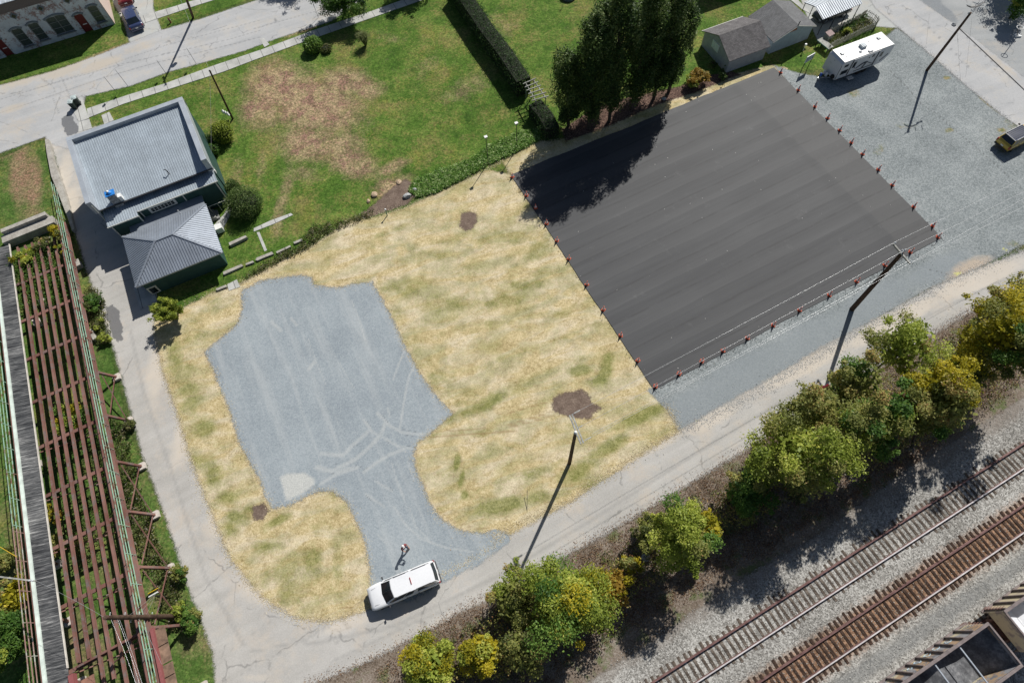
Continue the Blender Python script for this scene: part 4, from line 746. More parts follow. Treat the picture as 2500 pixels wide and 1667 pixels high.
# retaining wall beside the drive
wpts = T(0, 0, [(398, 1235), (420, 1230), (440, 1330), (500, 1560)]) ; wpts2 = [(x, y) for x, y in T(0, 410, [(520, 30), (570, 220), (655, 535)])]
lp = T(0, 0, [(400, 1240), (415, 1360), (455, 1567)]) + T(0, 410, [(520, 230), (600, 440), (640, 560)]); rp_ = T(0, 410, [(660, 540), (590, 260), (505, 5)]) + T(0, 0, [(475, 1440), (430, 1240)])
rw = MB().prism([g(x, y, .5) for x, y in lp + rp_], 0, .5); rw.build('retaining_wall', M_CONC, label='low weathered concrete wall tapering beside the drive, west of the green shop', cat='wall')
cbk = g(*t1(0, 410, 695, 885)); m = MB(); m.box((cbk.x, cbk.y, .3), (1.0, .8, .6), .5); m.box((cbk.x, cbk.y, .62), (1.1, .9, .06), .5); m.build('concrete_block', M_CONC, bevel=.03, label='grey concrete block in the shade between bridge railing and drive', cat='block')
cbk = g(*t1(0, 410, 850, 1500)); m = MB(); m.box((cbk.x, cbk.y, .25), (1.3, .35, .5), -1.0); m.build('concrete_block', M_CONC, bevel=.03, label='rusty edged concrete slab end beside the dark tar patch at the drive', cat='block')
for (x, y, r, lb) in ((350, 1385, .7, 'pale concrete footing under the bare bridge beams, the northern one'), (410, 810 + 820 - 410 - 0, .7, 'pale concrete footing under the bare bridge beams, the southern one')):
    p = g(x / 3.647, 410 + y / 3.647); m = MB(); m.box((p.x, p.y, .3), (.55, .95, .6), .6); m.box((p.x + .1, p.y + .1, .66), (.3, .7, .12), .6); m.build('footing', PEDM, bevel=.04, label=lb, cat='footing')

# ============================================================ RAILWAY
TIE = [NT('tie_%d' % 0, .9, .1)]
tm = TIE[0]; tm.mat.name = 'old_tie_wood'; n = tm.noise(3, 5, .75); tm.col(tm.ramp(n, [(.35, (.04, .032, .026)), (.50, (.105, .085, .07)), (.66, (.22, .19, .16))])); tm.bump(n, .6, .02)
ti2 = NT('rusty_tie_wood', .9, .1); n = ti2.noise(3, 5, .75); ti2.col(ti2.ramp(n, [(.35, (.025, .017, .013)), (.55, (.065, .042, .032)), (.68, (.13, .085, .06))])); ti2.bump(n, .6, .02)
RAILM = NT('rail_steel', .45, .5); n = RAILM.noise(2, 4, .6); RAILM.col(RAILM.ramp(n, [(.35, (.13, .065, .06)), (.65, (.22, .13, .12))])); RAILM.b.inputs['Metallic'].default_value = .2; RAILM = RAILM.mat
PAINTED_SHINE = NT('rail_head', .42, .6); PAINTED_SHINE.col(PAINTED_SHINE.ramp(PAINTED_SHINE.noise(2, 3, .6), [(.3, (.55, .50, .50)), (.7, (.80, .76, .76))])); PAINTED_SHINE.b.inputs['Metallic'].default_value = .3; PAINTED_SHINE = PAINTED_SHINE.mat  # pale colour imitates the glint on one rail head of each track
def track(nc, t0, t1, label, sp, tie_mat, jit=.03, zt=-.045, lens=(2.58, 2.45, 2.2, 1.9, 2.55)):
    tr = empty('railway_track', tuple(rail_pt((t0 + t1) / 2, nc)), 0, label, 'railway track', 'parallel railway tracks'); inv = Vector(tr.location)
    for sgn in (-1, 1):
        m = MB(); a = rail_pt(t0, nc + sgn * .755) - inv; b = rail_pt(t1, nc + sgn * .755) - inv
        for wd, z0, z1 in ((.15, .03, .06), (.03, .06, .26)): m.beam(a + Vector((0, 0, (z0 + z1) / 2)), b + Vector((0, 0, (z0 + z1) / 2)), wd, z1 - z0)
        ro = m.build('rail', RAILM, tr); h = MB(); h.beam(a + Vector((0, 0, .282)), b + Vector((0, 0, .282)), .085, .044); h.build('rail_head', PAINTED_SHINE if sgn > 0 else RAILM, ro)
    n = int((t1 - t0) / sp); first = None; cnt = 0; extra = MB()
    for i in range(n):
        t = t0 + (i + .5) * sp + random.gauss(0, jit); ln_ = random.choice(lens) + random.uniform(-.1, .05); off = random.gauss(0, .09); rot = math.radians(24.5 + 90) + random.gauss(0, .018)
        c = rail_pt(t, nc + off) - inv
        if cnt < 98 and 4 < t < 51:
            if first is None:
                first = MB().box((0, 0, 0), (2.6, .22, .18)).build('tie', tie_mat, tr); o = first
            else: o = first.copy(); SC.collection.objects.link(o); o.parent = tr
            o.location = (c.x, c.y, zt + random.uniform(-.02, .012)); o.rotation_euler = (0, 0, rot); o.scale = (ln_ / 2.6, random.uniform(.85, 1.1), 1); cnt += 1
        else: extra.box((c.x, c.y, zt + random.uniform(-.02, .012)), (ln_, .22, .18), rot)
    if extra.v: extra.build('tie', tie_mat, tr, kind='stuff')
    return tr
track(8.08, -30, 75, 'dusty brown railway track nearest the trees, weathered wood ties in pale ballast', .50, tm.mat)
track(11.76, -30, 75, 'middle railway track with strongly rusted orange ballast between its rails', .48, ti2.mat, zt=-.03, lens=(2.6, 2.65, 2.6, 2.5))
track(16.5, -30, 75, 'railway track carrying the open hopper wagons, mostly hidden beneath them', .52, tm.mat)
# ties' plates are covered by ballast: loose ballast stones as stuff between the rails
bs = MB()
for i in range(9000):
    t = random.uniform(4, 48); n = random.choice([random.uniform(4.6, 7.0), random.uniform(9.2, 10.4), random.uniform(12.9, 15.3), random.uniform(7.4, 8.8), random.uniform(11, 12.5)]); p = rail_pt(t, n); s = random.uniform(.025, .05)
    z = .02
    bs.add([(p.x - s, p.y - s * .4, z), (p.x + s * .3, p.y - s, z), (p.x + s, p.y + s * .5, z), (p.x - s * .3, p.y + s, z), (p.x + random.uniform(-.3, .3) * s, p.y, z + s * 1.1)], [(0, 1, 4), (1, 2, 4), (2, 3, 4), (3, 0, 4)])
sb = NT('ballast_stone', .9, .2); sb.col(sb.ramp(sb.noise(5, 2, .7), [(.35, (.16, .15, .14)), (.5, (.40, .39, .36)), (.62, (.66, .65, .62))])); bs.build('ballast_stones', sb.mat, label='loose grey ballast stones between and beside the railway tracks', cat='ballast', kind='stuff')

# open hopper wagons
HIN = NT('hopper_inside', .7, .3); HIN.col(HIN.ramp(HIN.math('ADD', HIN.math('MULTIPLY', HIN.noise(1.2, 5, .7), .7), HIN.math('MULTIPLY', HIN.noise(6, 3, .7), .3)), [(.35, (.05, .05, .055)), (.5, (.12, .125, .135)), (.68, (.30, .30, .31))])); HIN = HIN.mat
HRIM = paint_mat('hopper_rim', (.20, .165, .16), .7, var=.3, scale=2)
def hopper(t_start, length, label, side_cols, flip, inner):
    o = rail_pt(t_start, 16.5); w = empty('hopper_wagon', tuple(o), math.radians(24.5), label, 'railway wagon', 'open hopper wagons')
    # local x along the train, local y to the north-west (towards the tracks), width 3.0
    ht, hb_, W2 = 3.35, 1.05, 1.49; L_ = length
    m = MB()
    for sg in (-1, 1): m.box((L_ / 2, sg * (W2 - .02), (ht + hb_) / 2), (L_ - .04, .04, ht - hb_ - .02))
    for x in (.02, L_ - .02): m.box((x, 0, (ht + hb_) / 2 + .25), (.04, 2 * W2 - .1, ht - hb_ - .52))
    m.build('body', side_cols[0], w)
    im = MB(); bays = 3; bl_ = L_ / bays
    for b in range(bays):
        x0 = b * bl_ + .04; x1 = (b + 1) * bl_ - .04; xm = (x0 + x1) / 2; zl = 1.2; d = 1.5 if inner else 1.0
        zt = ht - .35 if b in (0,) else 2.0; zt2 = ht - .35 if b == bays - 1 else 2.0
        im.poly([(x0, -W2 + .05, zt), (x0, W2 - .05, zt), (xm - .35, W2 - .05, zl), (xm - .35, -W2 + .05, zl)][::-1]); im.poly([(x1, -W2 + .05, zt2), (x1, W2 - .05, zt2), (xm + .35, W2 - .05, zl), (xm + .35, -W2 + .05, zl)])
        im.poly([(xm - .35, -W2 + .05, zl), (xm - .35, W2 - .05, zl), (xm + .35, W2 - .05, zl), (xm + .35, -W2 + .05, zl)])
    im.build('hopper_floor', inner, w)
    for sg in (-1, 1):
        for k in range(int(L_ / .95)):
            x = .3 + k * .93
            if x > L_ - .2: break
            r = MB(); r.box((x, sg * (W2 + .07), (ht + hb_) / 2), (.10, .14, ht - hb_ - .1)); r.build('side_rib', HRIM if k % 1 == 0 else RUST, w)
    r = MB()
    for sg in (-1, 1): r.box((L_ / 2, sg * W2, ht + .04), (L_ + .1, .2, .13)); r.box((L_ / 2, sg * (W2 + .05), hb_ - .06), (L_ + .1, .16, .14))
    for x in (0, L_): r.box((x, 0, ht + .04), (.14, 2 * W2 - .2, .125))
    r.build('top_rim', HRIM, w, bevel=.02)
    for k in range(1, 5):
        x = L_ * k / 5 + (.4 if k % 2 else 0); r = MB(); r.beam((x, -W2 + .05, ht - .25), (x, W2 - .05, ht - .25), .09, .09); r.build('cross_bar', M_COPE, w)
    for xt in (1.3, L_ - 1.3):
        b = MB(); b.box((xt, 0, .55), (1.9, 2.0, .25)); bo = b.build('bogie', RUST, w)
        for xx in (-.85, .85):
            for sg in (-1, 1): q = MB(); q.tube((xt + xx, sg * .70, .72), (xt + xx, sg * .82, .72), .42, n=18); q.build('wheel', RUST, bo)
    c = MB(); c.box((-.35, 0, .9), (.7, .3, .25)); c.box((L_ + .35, 0, .9), (.66, .3, .25)); c.box((L_ / 2, 0, .85), (L_, .3, .2)); c.build('coupler', RUST, w)
    ld = MB()
    for sg in (1,):
        for k in range(7): ld.beam((L_ - .55 if flip else .1, sg * (W2 + .17), hb_ + k * .32), (L_ - .1 if flip else .55, sg * (W2 + .17), hb_ + k * .32), .03, .03)
    ld.build('ladder', RUST, w)
    return w
gp_ = NT('wagon_side_grey', .75, .3); gx = gp_.n('SeparateXYZ', {0: gp_.tc}, 0); gz_ = gp_.n('SeparateXYZ', {0: gp_.tc}, 2)
nb = gp_.noise(.8, 3, .5); c = gp_.mix(gp_.step(nb, .50, .54), (.34, .34, .36), (.48, .34, .22)); c = gp_.mix(gp_.math('MULTIPLY', gp_.step(gz_, 2.2, 1.6), gp_.step(gp_.noise(1.4, 3, .5), .48, .52)), c, (.62, .56, .40)); c = gp_.mix(gp_.step(gp_.noise(2.2, 3, .6), .56, .60), c, (.22, .22, .24)); gp_.col(c)
yw = NT('wagon_side_tan', .75, .3); yw.col(yw.mix(yw.step(yw.noise(1.1, 4, .6), .5, .58), (.62, .54, .38), (.36, .30, .27)))
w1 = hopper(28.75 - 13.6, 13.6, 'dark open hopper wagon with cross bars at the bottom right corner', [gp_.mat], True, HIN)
w2 = hopper(30.35, 13.6, 'tan sided open hopper wagon coupled to the dark one, pale plate inside', [yw.mat], False, paint_mat('pale_lining', (.62, .64, .68), .5, var=.08))  # floor plates take a pale, nearly even colour
# spray painted outline scrawl on the first wagon
gfm = paint_mat('pale_blue_spray', (.55, .72, .85), .6, var=.05); m = MB()
def scr(x, z, r, k): 
    pts = [(x + r * .9 * math.cos(a) * (1 + .3 * math.sin(3 * a + k)), 1.545, z + r * math.sin(a)) for a in [i * math.pi / 5 for i in range(8 + k % 3)]]
    for a, b in zip(pts, pts[1:]): m.beam(a, b, .05, .02, up=(0, 1, 0))
for k, (x, z, r) in enumerate(((11.1, 1.8, .28), (10.1, 1.6, .3), (9.2, 1.7, .28), (8.3, 1.7, .3), (7.4, 1.9, .2))): scr(x, z, r, k)
o = m.build('spray_scrawl', gfm, w1); o.location.y = -.03
# ============================================================ VEHICLES
def loft(stations, mat, name, parent, bevel=.0, smooth=True, closed=True):
    """stations: (x, [(y,z)...]) half profile from bottom centre outwards to top centre, mirrored"""
    m = MB(); rings = []
    for x, pr in stations:
        full = [(x, y, z) for y, z in pr] + [(x, -y, z) for y, z in pr[::-1] if y > 1e-6]
        rings.append(full)
    n = len(rings[0]); vs = [v for r in rings for v in r]; fs = []
    for i in range(len(rings) - 1):
        for k in range(n): a = i * n + k; b = i * n + (k + 1) % n; fs.append((a, b, b + n, a + n))
    m.add(vs, fs, 0, smooth); m.add(rings[0], [tuple(range(n))[::-1]], 0); m.add(rings[-1], [tuple(range(n))], 0)
    o = m.build(name, mat, parent)
    if bevel:
        b = o.modifiers.new('s', 'SUBSURF'); b.levels = b.render_levels = 2
    return o
RUBBER = paint_mat('rubber', (.02, .02, .02), .8); CHROME = paint_mat('bright_trim', (.55, .56, .58), .25, .6, metal=.8); LAMP = paint_mat('lamp_lens', (.75, .75, .75), .15, .7); TAIL = paint_mat('tail_lamp', (.30, .02, .015), .25, .6)
def vehicle(name, label, cat, front, rear, z_mid, L_, Wd, paint, kind, roof_paint=None):
    a = math.atan2(front.y - rear.y, front.x - rear.x); c = (front + rear) / 2
    v = empty(name, (c.x, c.y, 0), a, label, cat)
    h = Wd / 2; X = L_ / 2
    if kind == 'pickup': zb, zs, zh = .42, 1.08, 1.12; ws = .26 * L_ ; roof = 1.80; xr = -X + .02
    elif kind == 'suv': zb, zs, zh = .38, 1.02, 1.05; ws = .25 * L_; roof = 1.66; xr = -X + .12
    else: zb, zs, zh = .30, .86, .88; ws = .22 * L_; roof = 1.42; xr = -X + .75
    def prof(hw, z0, z1, cr=.10):  # half section of the lower body
        return [(0, z0), (hw * .82, z0), (hw * .97, z0 + .10), (hw, (z0 + z1) / 2), (hw * .985, z1 - .10), (hw * .93, z1 - .02), (hw * .75, z1 + .015), (0, z1 + .035)]
    st = []
    for x, hw, z0, z1 in ((X, h * .80, zb + .12, zs - .30), (X - .10, h * .90, zb + .02, zs - .12), (X - .35, h * .965, zb - .05, zs - .03), (X - .8, h * .99, zb - .08, zh), (ws, h, zb - .08, zh + .06), (0, h, zb - .08, zh + .06), (-X * .6, h, zb - .08, zh + .06), (-X + .35, h * .98, zb - .04, zh + .04), (-X + .08, h * .94, zb, zh), (-X, h * .86, zb + .10, zh - .14)):
        st.append((x, prof(hw, z0, z1)))
    body = loft(st, paint, 'body', v)
    # greenhouse: base at the belt line, inset roof
    zb2 = zh + .05
    if kind == 'pickup': base = (ws + .12, xr + .02); top = (ws - .78, xr + .26)
    elif kind == 'suv': base = (ws + .18, xr + .02); top = (ws - .62, xr + .36)
    else: base = (ws + .25, xr - .35); top = (ws - .55, xr + .35)
    hb, htp = h * .93, h * .76
    B = [Vector((base[0], hb * .88, zb2)), Vector((base[0] - .35, hb, zb2)), Vector((base[1], hb * .95, zb2))]
    Tt = [Vector((top[0] + .06, htp * .92, roof - .03)), Vector((top[0] - .30, htp, roof)), Vector((top[1], htp * .96, roof - .02))]
    def mir(p): return Vector((p.x, -p.y, p.z))
    Bf = Vector((base[0] + .14, 0, zb2)); Tf = Vector((top[0] + .12, 0, roof)); Br = Vector((base[1] - .05, 0, zb2)); Tr = Vector((top[1] - .04, 0, roof + .01))
    low = [Bf, B[0], B[1], B[2], Br, mir(B[2]), mir(B[1]), mir(B[0])]; up_ = [Tf, Tt[0], Tt[1], Tt[2], Tr, mir(Tt[2]), mir(Tt[1]), mir(Tt[0])]
    m = MB(); n = 8; m.add(low + up_, [(k, (k + 1) % n, (k + 1) % n + n, k + n) for k in range(n)]); cab = m.build('cab', paint, v, bevel=.03)
    m = MB(); ctr = Vector(((top[0] + top[1]) / 2, 0, roof + .035)); m.add(up_ + [ctr], [(k, (k + 1) % n, n) for k in range(n)], 0, True); m.build('roof', roof_paint or paint, v)
    def glass(q, u0, u1, v0, v1, nm, mat=M_GLASS, off=.012):
        a0, a1, b1, b0 = q  # a: low edge, b: high edge
        def P(u, w): return (a0.lerp(a1, u)).lerp(b0.lerp(b1, u), w)
        nrm = (a1 - a0).cross(b0 - a0).normalized(); cen = P(.5, .5); 
        if nrm.dot(cen - Vector((cen.x * .6 + 0, 0, cen.z - .5))) < 0: nrm = -nrm
        g_ = MB(); g_.poly([P(u0, v0) + nrm * off, P(u1, v0) + nrm * off, P(u1, v1) + nrm * off, P(u0, v1) + nrm * off]); return g_, nrm
    def multi(quads, nm):
        g_ = MB()
        for q, u0, u1, v0, v1 in quads:
            gg, _ = glass(q, u0, u1, v0, v1, nm); g_.add(gg.v, gg.f)
        return g_.build(nm, M_GLASS, v)
    wsq = ((Bf, B[0], Tt[0], Tf), (Bf, mir(B[0]), mir(Tt[0]), Tf))
    multi([(q, 0, .97, .05, .95) for q in wsq], 'windscreen')
    multi([(q, 0, .90, .12, .92) for q in ((Br, B[2], Tt[2], Tr), (Br, mir(B[2]), mir(Tt[2]), Tr))], 'rear_window')
    for s in (1, -1):
        b1, b2, t1_, t2_ = (B[1], B[2], Tt[1], Tt[2]) if s > 0 else (mir(B[1]), mir(B[2]), mir(Tt[1]), mir(Tt[2]))
        b0, t0_ = (B[0], Tt[0]) if s > 0 else (mir(B[0]), mir(Tt[0]))
        spl = ((.0, .24), (.26, .44), (.54, .93)) if kind == 'pickup' else (((.0, .36), (.39, .68), (.72, .93)) if kind == 'suv' else ((.0, .42), (.46, .84)))
        for (u0, u1) in spl: multi([((b1, b2, t2_, t1_), u0, u1, .12, .88)], 'side_window')
        multi([((b0, b1, t1_, t0_), .45, .98, .12, .82)], 'quarter_window')
        mm = MB(); mm.box((ws - .12, s * (h + .13), zh + .12), (.10, .22, .15)); mm.build('mirror', M_DARK, v, bevel=.02)
        hl = MB(); hl.box((X - .13, s * h * .70, zs - .26), (.18, .34, .16)); hl.build('headlight', LAMP, v, bevel=.03)
        tl = MB(); tl.box((-X + .06, s * h * .86, zs - .12), (.14, .16, .34 if kind != 'sedan' else .18)); tl.build('tail_light', TAIL, v, bevel=.02)
        for dx in (X - .95, -X + 1.05 if kind != 'pickup' else -X + 1.15):
            wh = MB(); wh.tube((dx, s * (h - .22), .34), (dx, s * (h + .005), .34), .35, n=20); wo = wh.build('wheel', RUBBER, v)
            ri = MB(); ri.tube((dx, s * (h - .02), .34), (dx, s * (h + .015), .34), .22, n=14); ri.build('rim', CHROME, wo)
        for dx in ((.35,) if kind != 'x' else ()): hd = MB(); hd.box((dx - .4, s * (h + .005), zh - .10), (.16, .03, .035)); hd.box((dx - 1.35, s * (h + .005), zh - .10), (.16, .03, .035)); hd.build('door_handles', M_DARK, v)
    for bb_ in (((X - .02, 0, zb + .05), (.14, Wd * .80, .16)), ((-X + .0, 0, zb + .10), (.16, Wd * .88, .17))): bp_ = MB(); bp_.box(*bb_); bp_.build('bumper', M_DARK if kind != 'sedan' else paint, v, bevel=.03)
    gr = MB(); gr.box((X + .0, 0, zs - .30), (.06, Wd * .45, .16)); gr.build('grille', M_DARK, v)
    pl = MB(); pl.box((-X - .02, 0, zb + .32), (.02, .32, .15)); pl.build('number_plate', M_WHITE, v)
    return v
def car_paint(nm, c, coat=.6, rough=.35): return paint_mat(nm, c, rough, .5, var=.03, coat=coat)
Wt = lambda x, y: t1(860, 1310, x, y, 6.535)
TRW = car_paint('white_car_paint', (.82, .83, .85))
tf = g(*Wt(268, 1010), .8); tr_ = g(*Wt(1362, 548), .8)
truck = vehicle('pickup_truck', 'white crew cab pickup with matching bed cap, parked at the mouth of the gravel lot', 'pickup truck', tf, tr_, .8, 5.65, 1.92, TRW, 'pickup')
m = MB(); m.box((-.78, 0, 1.87), (.05, .52, .05)); m.build('brake_light_bar', TAIL, truck)
m = MB()
for s in (1, -1): m.beam((.45, s * .725, 1.805), (-.55, s * .72, 1.80), .035, .03); m.beam((-1.0, s * .715, 1.80), (-2.2, s * .705, 1.79), .035, .03)
m.build('drip_rail', M_DARK, truck)
m = MB(); m.box((-.72, 0, 1.5), (.035, 1.60, .5)); m.build('cap_gap', M_DARK, truck)
m = MB()
for s in (1, -1):
    for x in (.62, -.22, -.80): m.box((x, s * .962, .82), (.018, .012, .50))
    m.beam((1.45, s * .70, 1.145), (2.45, s * .60, 1.105), .014, .02)
    m.beam((.62, s * .962, .58), (-.8, s * .962, .58), .012, .015)
m.beam((2.52, -.72, 1.03), (2.52, .72, 1.03), .016, .03)
m.build('panel_gaps', paint_mat('gap_grey', (.12, .12, .13), .7), truck)
m = MB(); m.tube((.85, -.55, 1.80), (.7, -.60, 1.98), .015); m.build('aerial', M_DARK, truck)
m = MB(); m.beam((1.62, .05, 1.20), (1.36, -.55, 1.35), .02, .02); m.beam((1.62, .45, 1.2), (1.40, -.05, 1.36), .02, .02); m.build('wipers', RUBBER, truck)
sd = vehicle('parked_car', 'dark blue sedan parked on the concrete drive beside the brick building', 'car', g(*t1(0, 0, 1130, 68), .7), g(*t1(0, 0, 1212, 238), .7), .7, 4.75, 1.86, car_paint('dark_blue_paint', (.035, .05, .12), .9, .25), 'sedan')
sd2 = vehicle('parked_car', 'dark red car at the top edge, parked ahead of the blue sedan', 'car', g(*t1(0, 0, 1075, -150), .7), g(*t1(0, 0, 1115, 18), .7), .7, 4.7, 1.85, car_paint('dark_red_paint', (.16, .015, .02), .9, .25), 'sedan')
ysd = g(2487, 331, .8); yd = Vector((math.cos(math.radians(24)), math.sin(math.radians(24)), 0)); yr = g(2447, 353, .8)
suv = vehicle('parked_car', 'yellow SUV with dark ribbed roof at the right edge of the gravel yard', 'car', yr + yd * 4.55, yr, .8, 4.45, 1.85, car_paint('mustard_paint', (.52, .36, .035), .8, .3), 'suv', car_paint('black_roof', (.045, .055, .09), .8, .3))
m = MB()
for s in (1, -1): m.beam((.9, s * .66, 1.74), (-1.7, s * .66, 1.72), .05, .06)
m.beam((-1.85, -.66, 1.66), (-1.85, .66, 1.66), .05, .03); m.build('roof_rail', CHROME, suv)
m = MB()
for k in range(5): m.beam((.7, -.42 + k * .21, 1.705), (-1.6, -.42 + k * .21, 1.70), .03, .02)
m.build('roof_ribs', M_DARK, suv)
uc = vehicle('parked_car', 'dark vehicle half hidden under the white carport roof', 'car', g(*t1(1690, 0, 1400, 215, 4.704), .5), g(*t1(1690, 0, 1620, 150, 4.704), .5) + Vector((2.2, .9, 0)), .7, 4.6, 1.8, car_paint('dark_grey_paint', (.06, .065, .07), .8, .3), 'sedan')

# ============================================================ TRAVEL TRAILER (origin under the front-left corner, x runs to the rear)
RVo = Vector((39.27, 54.81, 0)); rv = empty('travel_trailer', tuple(RVo), math.radians(20.3), 'white travel trailer with roof vents and dark swoosh graphics, parked on the gravel yard', 'travel trailer')
RL, RW_, Z0, Z1 = 7.25, 2.3, .55, 2.86
RVW = paint_mat('trailer_white', (.70, .71, .72), .35, .5, var=.04); RVG = paint_mat('trailer_grey', (.40, .42, .44), .4); RVR = paint_mat('trailer_roof', (.85, .84, .81), .5, var=.03); GRF = paint_mat('dark_graphic', (.07, .075, .085), .4)
rear = [(RL - .9, Z0), (RL - .35, Z0 + .35), (RL, Z0 + .95), (RL, Z1 - .25), (RL - .12, Z1 - .03)]
sidep = [(0.02, Z0), *rear, (.35, Z1), (.08, Z1 - .25)]
m = MB(); nS = len(sidep); vs = [(x, 0, z) for x, z in sidep] + [(x, RW_, z) for x, z in sidep]
m.add(vs, [tuple(range(nS)), tuple(range(nS, 2 * nS))[::-1]] + [(i, i + nS, (i + 1) % nS + nS, (i + 1) % nS) for i in range(nS)]); m.build('body', RVW, rv, bevel=.03)
m = MB(); m.box(((RL - .35) / 2 + .2, RW_ / 2, Z1 + .012), (RL - .5, RW_ - .02, .03)); m.build('roof', RVR, rv, bevel=.01)
def rvb(nm, c, s, mat, par=rv, bev=.02): q = MB(); q.box(c, s); return q.build(nm, mat, par, bevel=bev)
ac = rvb('air_conditioner', (3.6, 1.25, Z1 + .17), (.62, .62, .30), paint_mat('ac_blue_grey', (.50, .56, .60), .4)); rvb('ac_top', (3.6, 1.25, Z1 + .33), (.42, .42, .03), paint_mat('ac_top_grey', (.36, .42, .46), .5), ac)
for x, y in ((.85, 1.30), (6.05, 1.55)): rvb('roof_vent', (x, y, Z1 + .07), (.36, .36, .10), paint_mat('vent_smoke', (.16, .20, .23), .35))
m = MB(); m.lathe((2.85, .65, Z1 + .02), [(.17, 0), (.17, .06), (.10, .13), (.02, .15)], 16); m.build('satellite_dome', RVW, rv)
rvb('refrigerator_vent', (3.95, .26, Z1 + .08), (.55, .26, .14), RVG)
for x, y in ((1.05, .75), (5.6, 1.1), (1.2, 1.75), (4.7, 1.6)): m = MB(); m.tube((x, y, Z1), (x, y, Z1 + .10), .035); m.build('vent_pipe', RVG, rv)
for x in (.55, 1.62, 2.15): pass
rvb('window', (.85, -.015, 2.25), (.55, .03, .34), M_GLASS); rvb('window', (.95, -.015, 1.35), (.95, .03, .52), M_GLASS); rvb('window', (4.55, -.015, 2.25), (.34, .03, .34), M_GLASS); rvb('window', (4.0, -.015, 2.2), (.12, .03, .16), M_GLASS)
dr_ = rvb('door', (2.05, -.02, 1.65), (.66, .03, 1.75), RVW); rvb('window', (2.05, -.04, 1.95), (.42, .02, .80), M_GLASS, dr_); rvb('handle', (2.33, -.05, 1.45), (.05, .04, .14), M_DARK, dr_, .005)
for x in (1.60, 5.15): rvb('awning_arm', (x, -.05, 1.75), (.06, .08, 2.05), M_DARK)
m = MB(); m.tube((1.55, -.10, Z1 - .06), (5.2, -.10, Z1 - .06), .05); m.build('awning_roll', RVG, rv)
d2 = rvb('door', (5.75, -.02, 1.75), (.58, .03, 1.65), RVW); rvb('window', (5.75, -.04, 2.05), (.36, .02, .65), M_GLASS, d2)
m = MB(); pts = [(2.6 + .28 * i, -.02, 1.25 + .50 * math.sin(i * .42) * (1 if i < 6 else .8)) for i in range(10)]
for i, (a, b) in enumerate(zip(pts, pts[1:])): m.beam(a, b, .02, .05 + .20 * math.sin((i + 1) / 10 * math.pi), up=(0, 1, 0))
m.beam((6.1, -.02, 1.0), (6.9, -.02, 1.7), .02, .12); m.beam((3.6, -.02, .95), (3.9, -.02, 1.6), .02, .22); m.beam((2.5, -.02, .9), (5.0, -.02, .85), .02, .10); m.build('swoosh_graphic', GRF, rv)
m = MB(); m.beam((.06, -.012, Z0 + .1), (.06, -.012, Z1 - .3), .03, .05, up=(0, 1, 0)); m.build('corner_trim', GRF, rv)
for x in (3.6, 4.35):
    m = MB()
    for y0, y1 in ((.02, .26), (RW_ - .26, RW_ - .02)): m.tube((x, y0, .34), (x, y1, .34), .34, n=18)
    m.build('wheel_pair', RUBBER, rv)
rvb('entry_step', (2.1, -.32, .38), (.75, .5, .05), CHROME); rvb('rear_bumper', (RL - .8, RW_ / 2, .5), (.15, RW_ - .2, .12), M_DARK); rvb('underframe', (3.2, RW_ / 2, .47), (6.0, 1.6, .14), M_DARK)
rvb('front_grille', (-.02, 1.5, 1.9), (.03, .36, .03), RVG); rvb('marker_light', (-.01, 1.15, 2.45), (.03, .08, .08), M_DARK)
tg = MB(); tg.beam((.3, .45, .5), (-1.15, 1.15, .5), .08, .12); tg.beam((.3, 1.85, .5), (-1.15, 1.15, .5), .08, .12); tg.box((-1.2, 1.15, .5), (.25, .12, .12)); tg.tube((-1.0, 1.15, .05), (-1.0, 1.15, 1.05), .045); to = tg.build('drawbar', CHROME, rv)
m = MB(); m.lathe((-1.1, 1.15, .75), [(.12, 0), (.16, .15), (.15, .30), (.04, .36)], 12); m.build('jack_cover', paint_mat('royal_blue', (.03, .10, .42), .5), to)
m = MB(); m.tube((-.12, .38, .82), (.0, .38, .82), .26, n=20); m.build('spare_wheel', RUBBER, rv)
pt_ = MB(); pt_.lathe((-.35, 1.05, .55), [(.15, 0), (.16, .35), (.06, .45)], 12); pt_.lathe((-.35, 1.4, .55), [(.15, 0), (.16, .35), (.06, .45)], 12); pt_.build('gas_bottle', RVW, rv)
# sign frame on two posts near the trailer's hitch
SG = g(*t1(1950, 60, 50, 1035, 9.046)); S2 = g(*t1(1950, 60, 230, 830, 9.046)) 
sg = empty('yard_sign', tuple(SG), 0, 'white framed sign board on two dark posts near the trailer drawbar', 'sign')
q = g(*t1(1950, 60, 130, 900, 9.046)) - SG; q = Vector((.95, .55, 0))
for o_ in (Vector((0, 0, 0)), q): m = MB(); m.beam(o_, o_ + Vector((0, 0, 1.9)), .06, .06); m.build('post', M_DARK, sg)
m = MB(); m.box((q.x / 2, q.y / 2, 1.58), (1.22, .05, .72), math.atan2(q.y, q.x)); bo = m.build('board', paint_mat('sign_grey_blue', (.36, .44, .50), .5), sg)
m = MB(); 
for z in (1.2, 1.96): m.beam(Vector((0, 0, z)) - q * .06, q * 1.06 + Vector((0, 0, z)), .07, .07)
for k in (-.05, 1.05): m.beam(q * k + Vector((0, 0, 1.2)), q * k + Vector((0, 0, 1.96)), .07, .07)
m.build('frame', M_WHITE, bo)
m = MB(); mb_ = g(*t1(1690, 0, 1270, 590, 4.704)); m.tube(mb_, mb_ + Vector((0, 0, .8)), .04); m.box(mb_ + Vector((0, 0, .9)), (.22, .18, .2)); m.build('post_lantern', M_WHITE, label='small white post lamp on the grass corner beside the grey shed', cat='lamp')

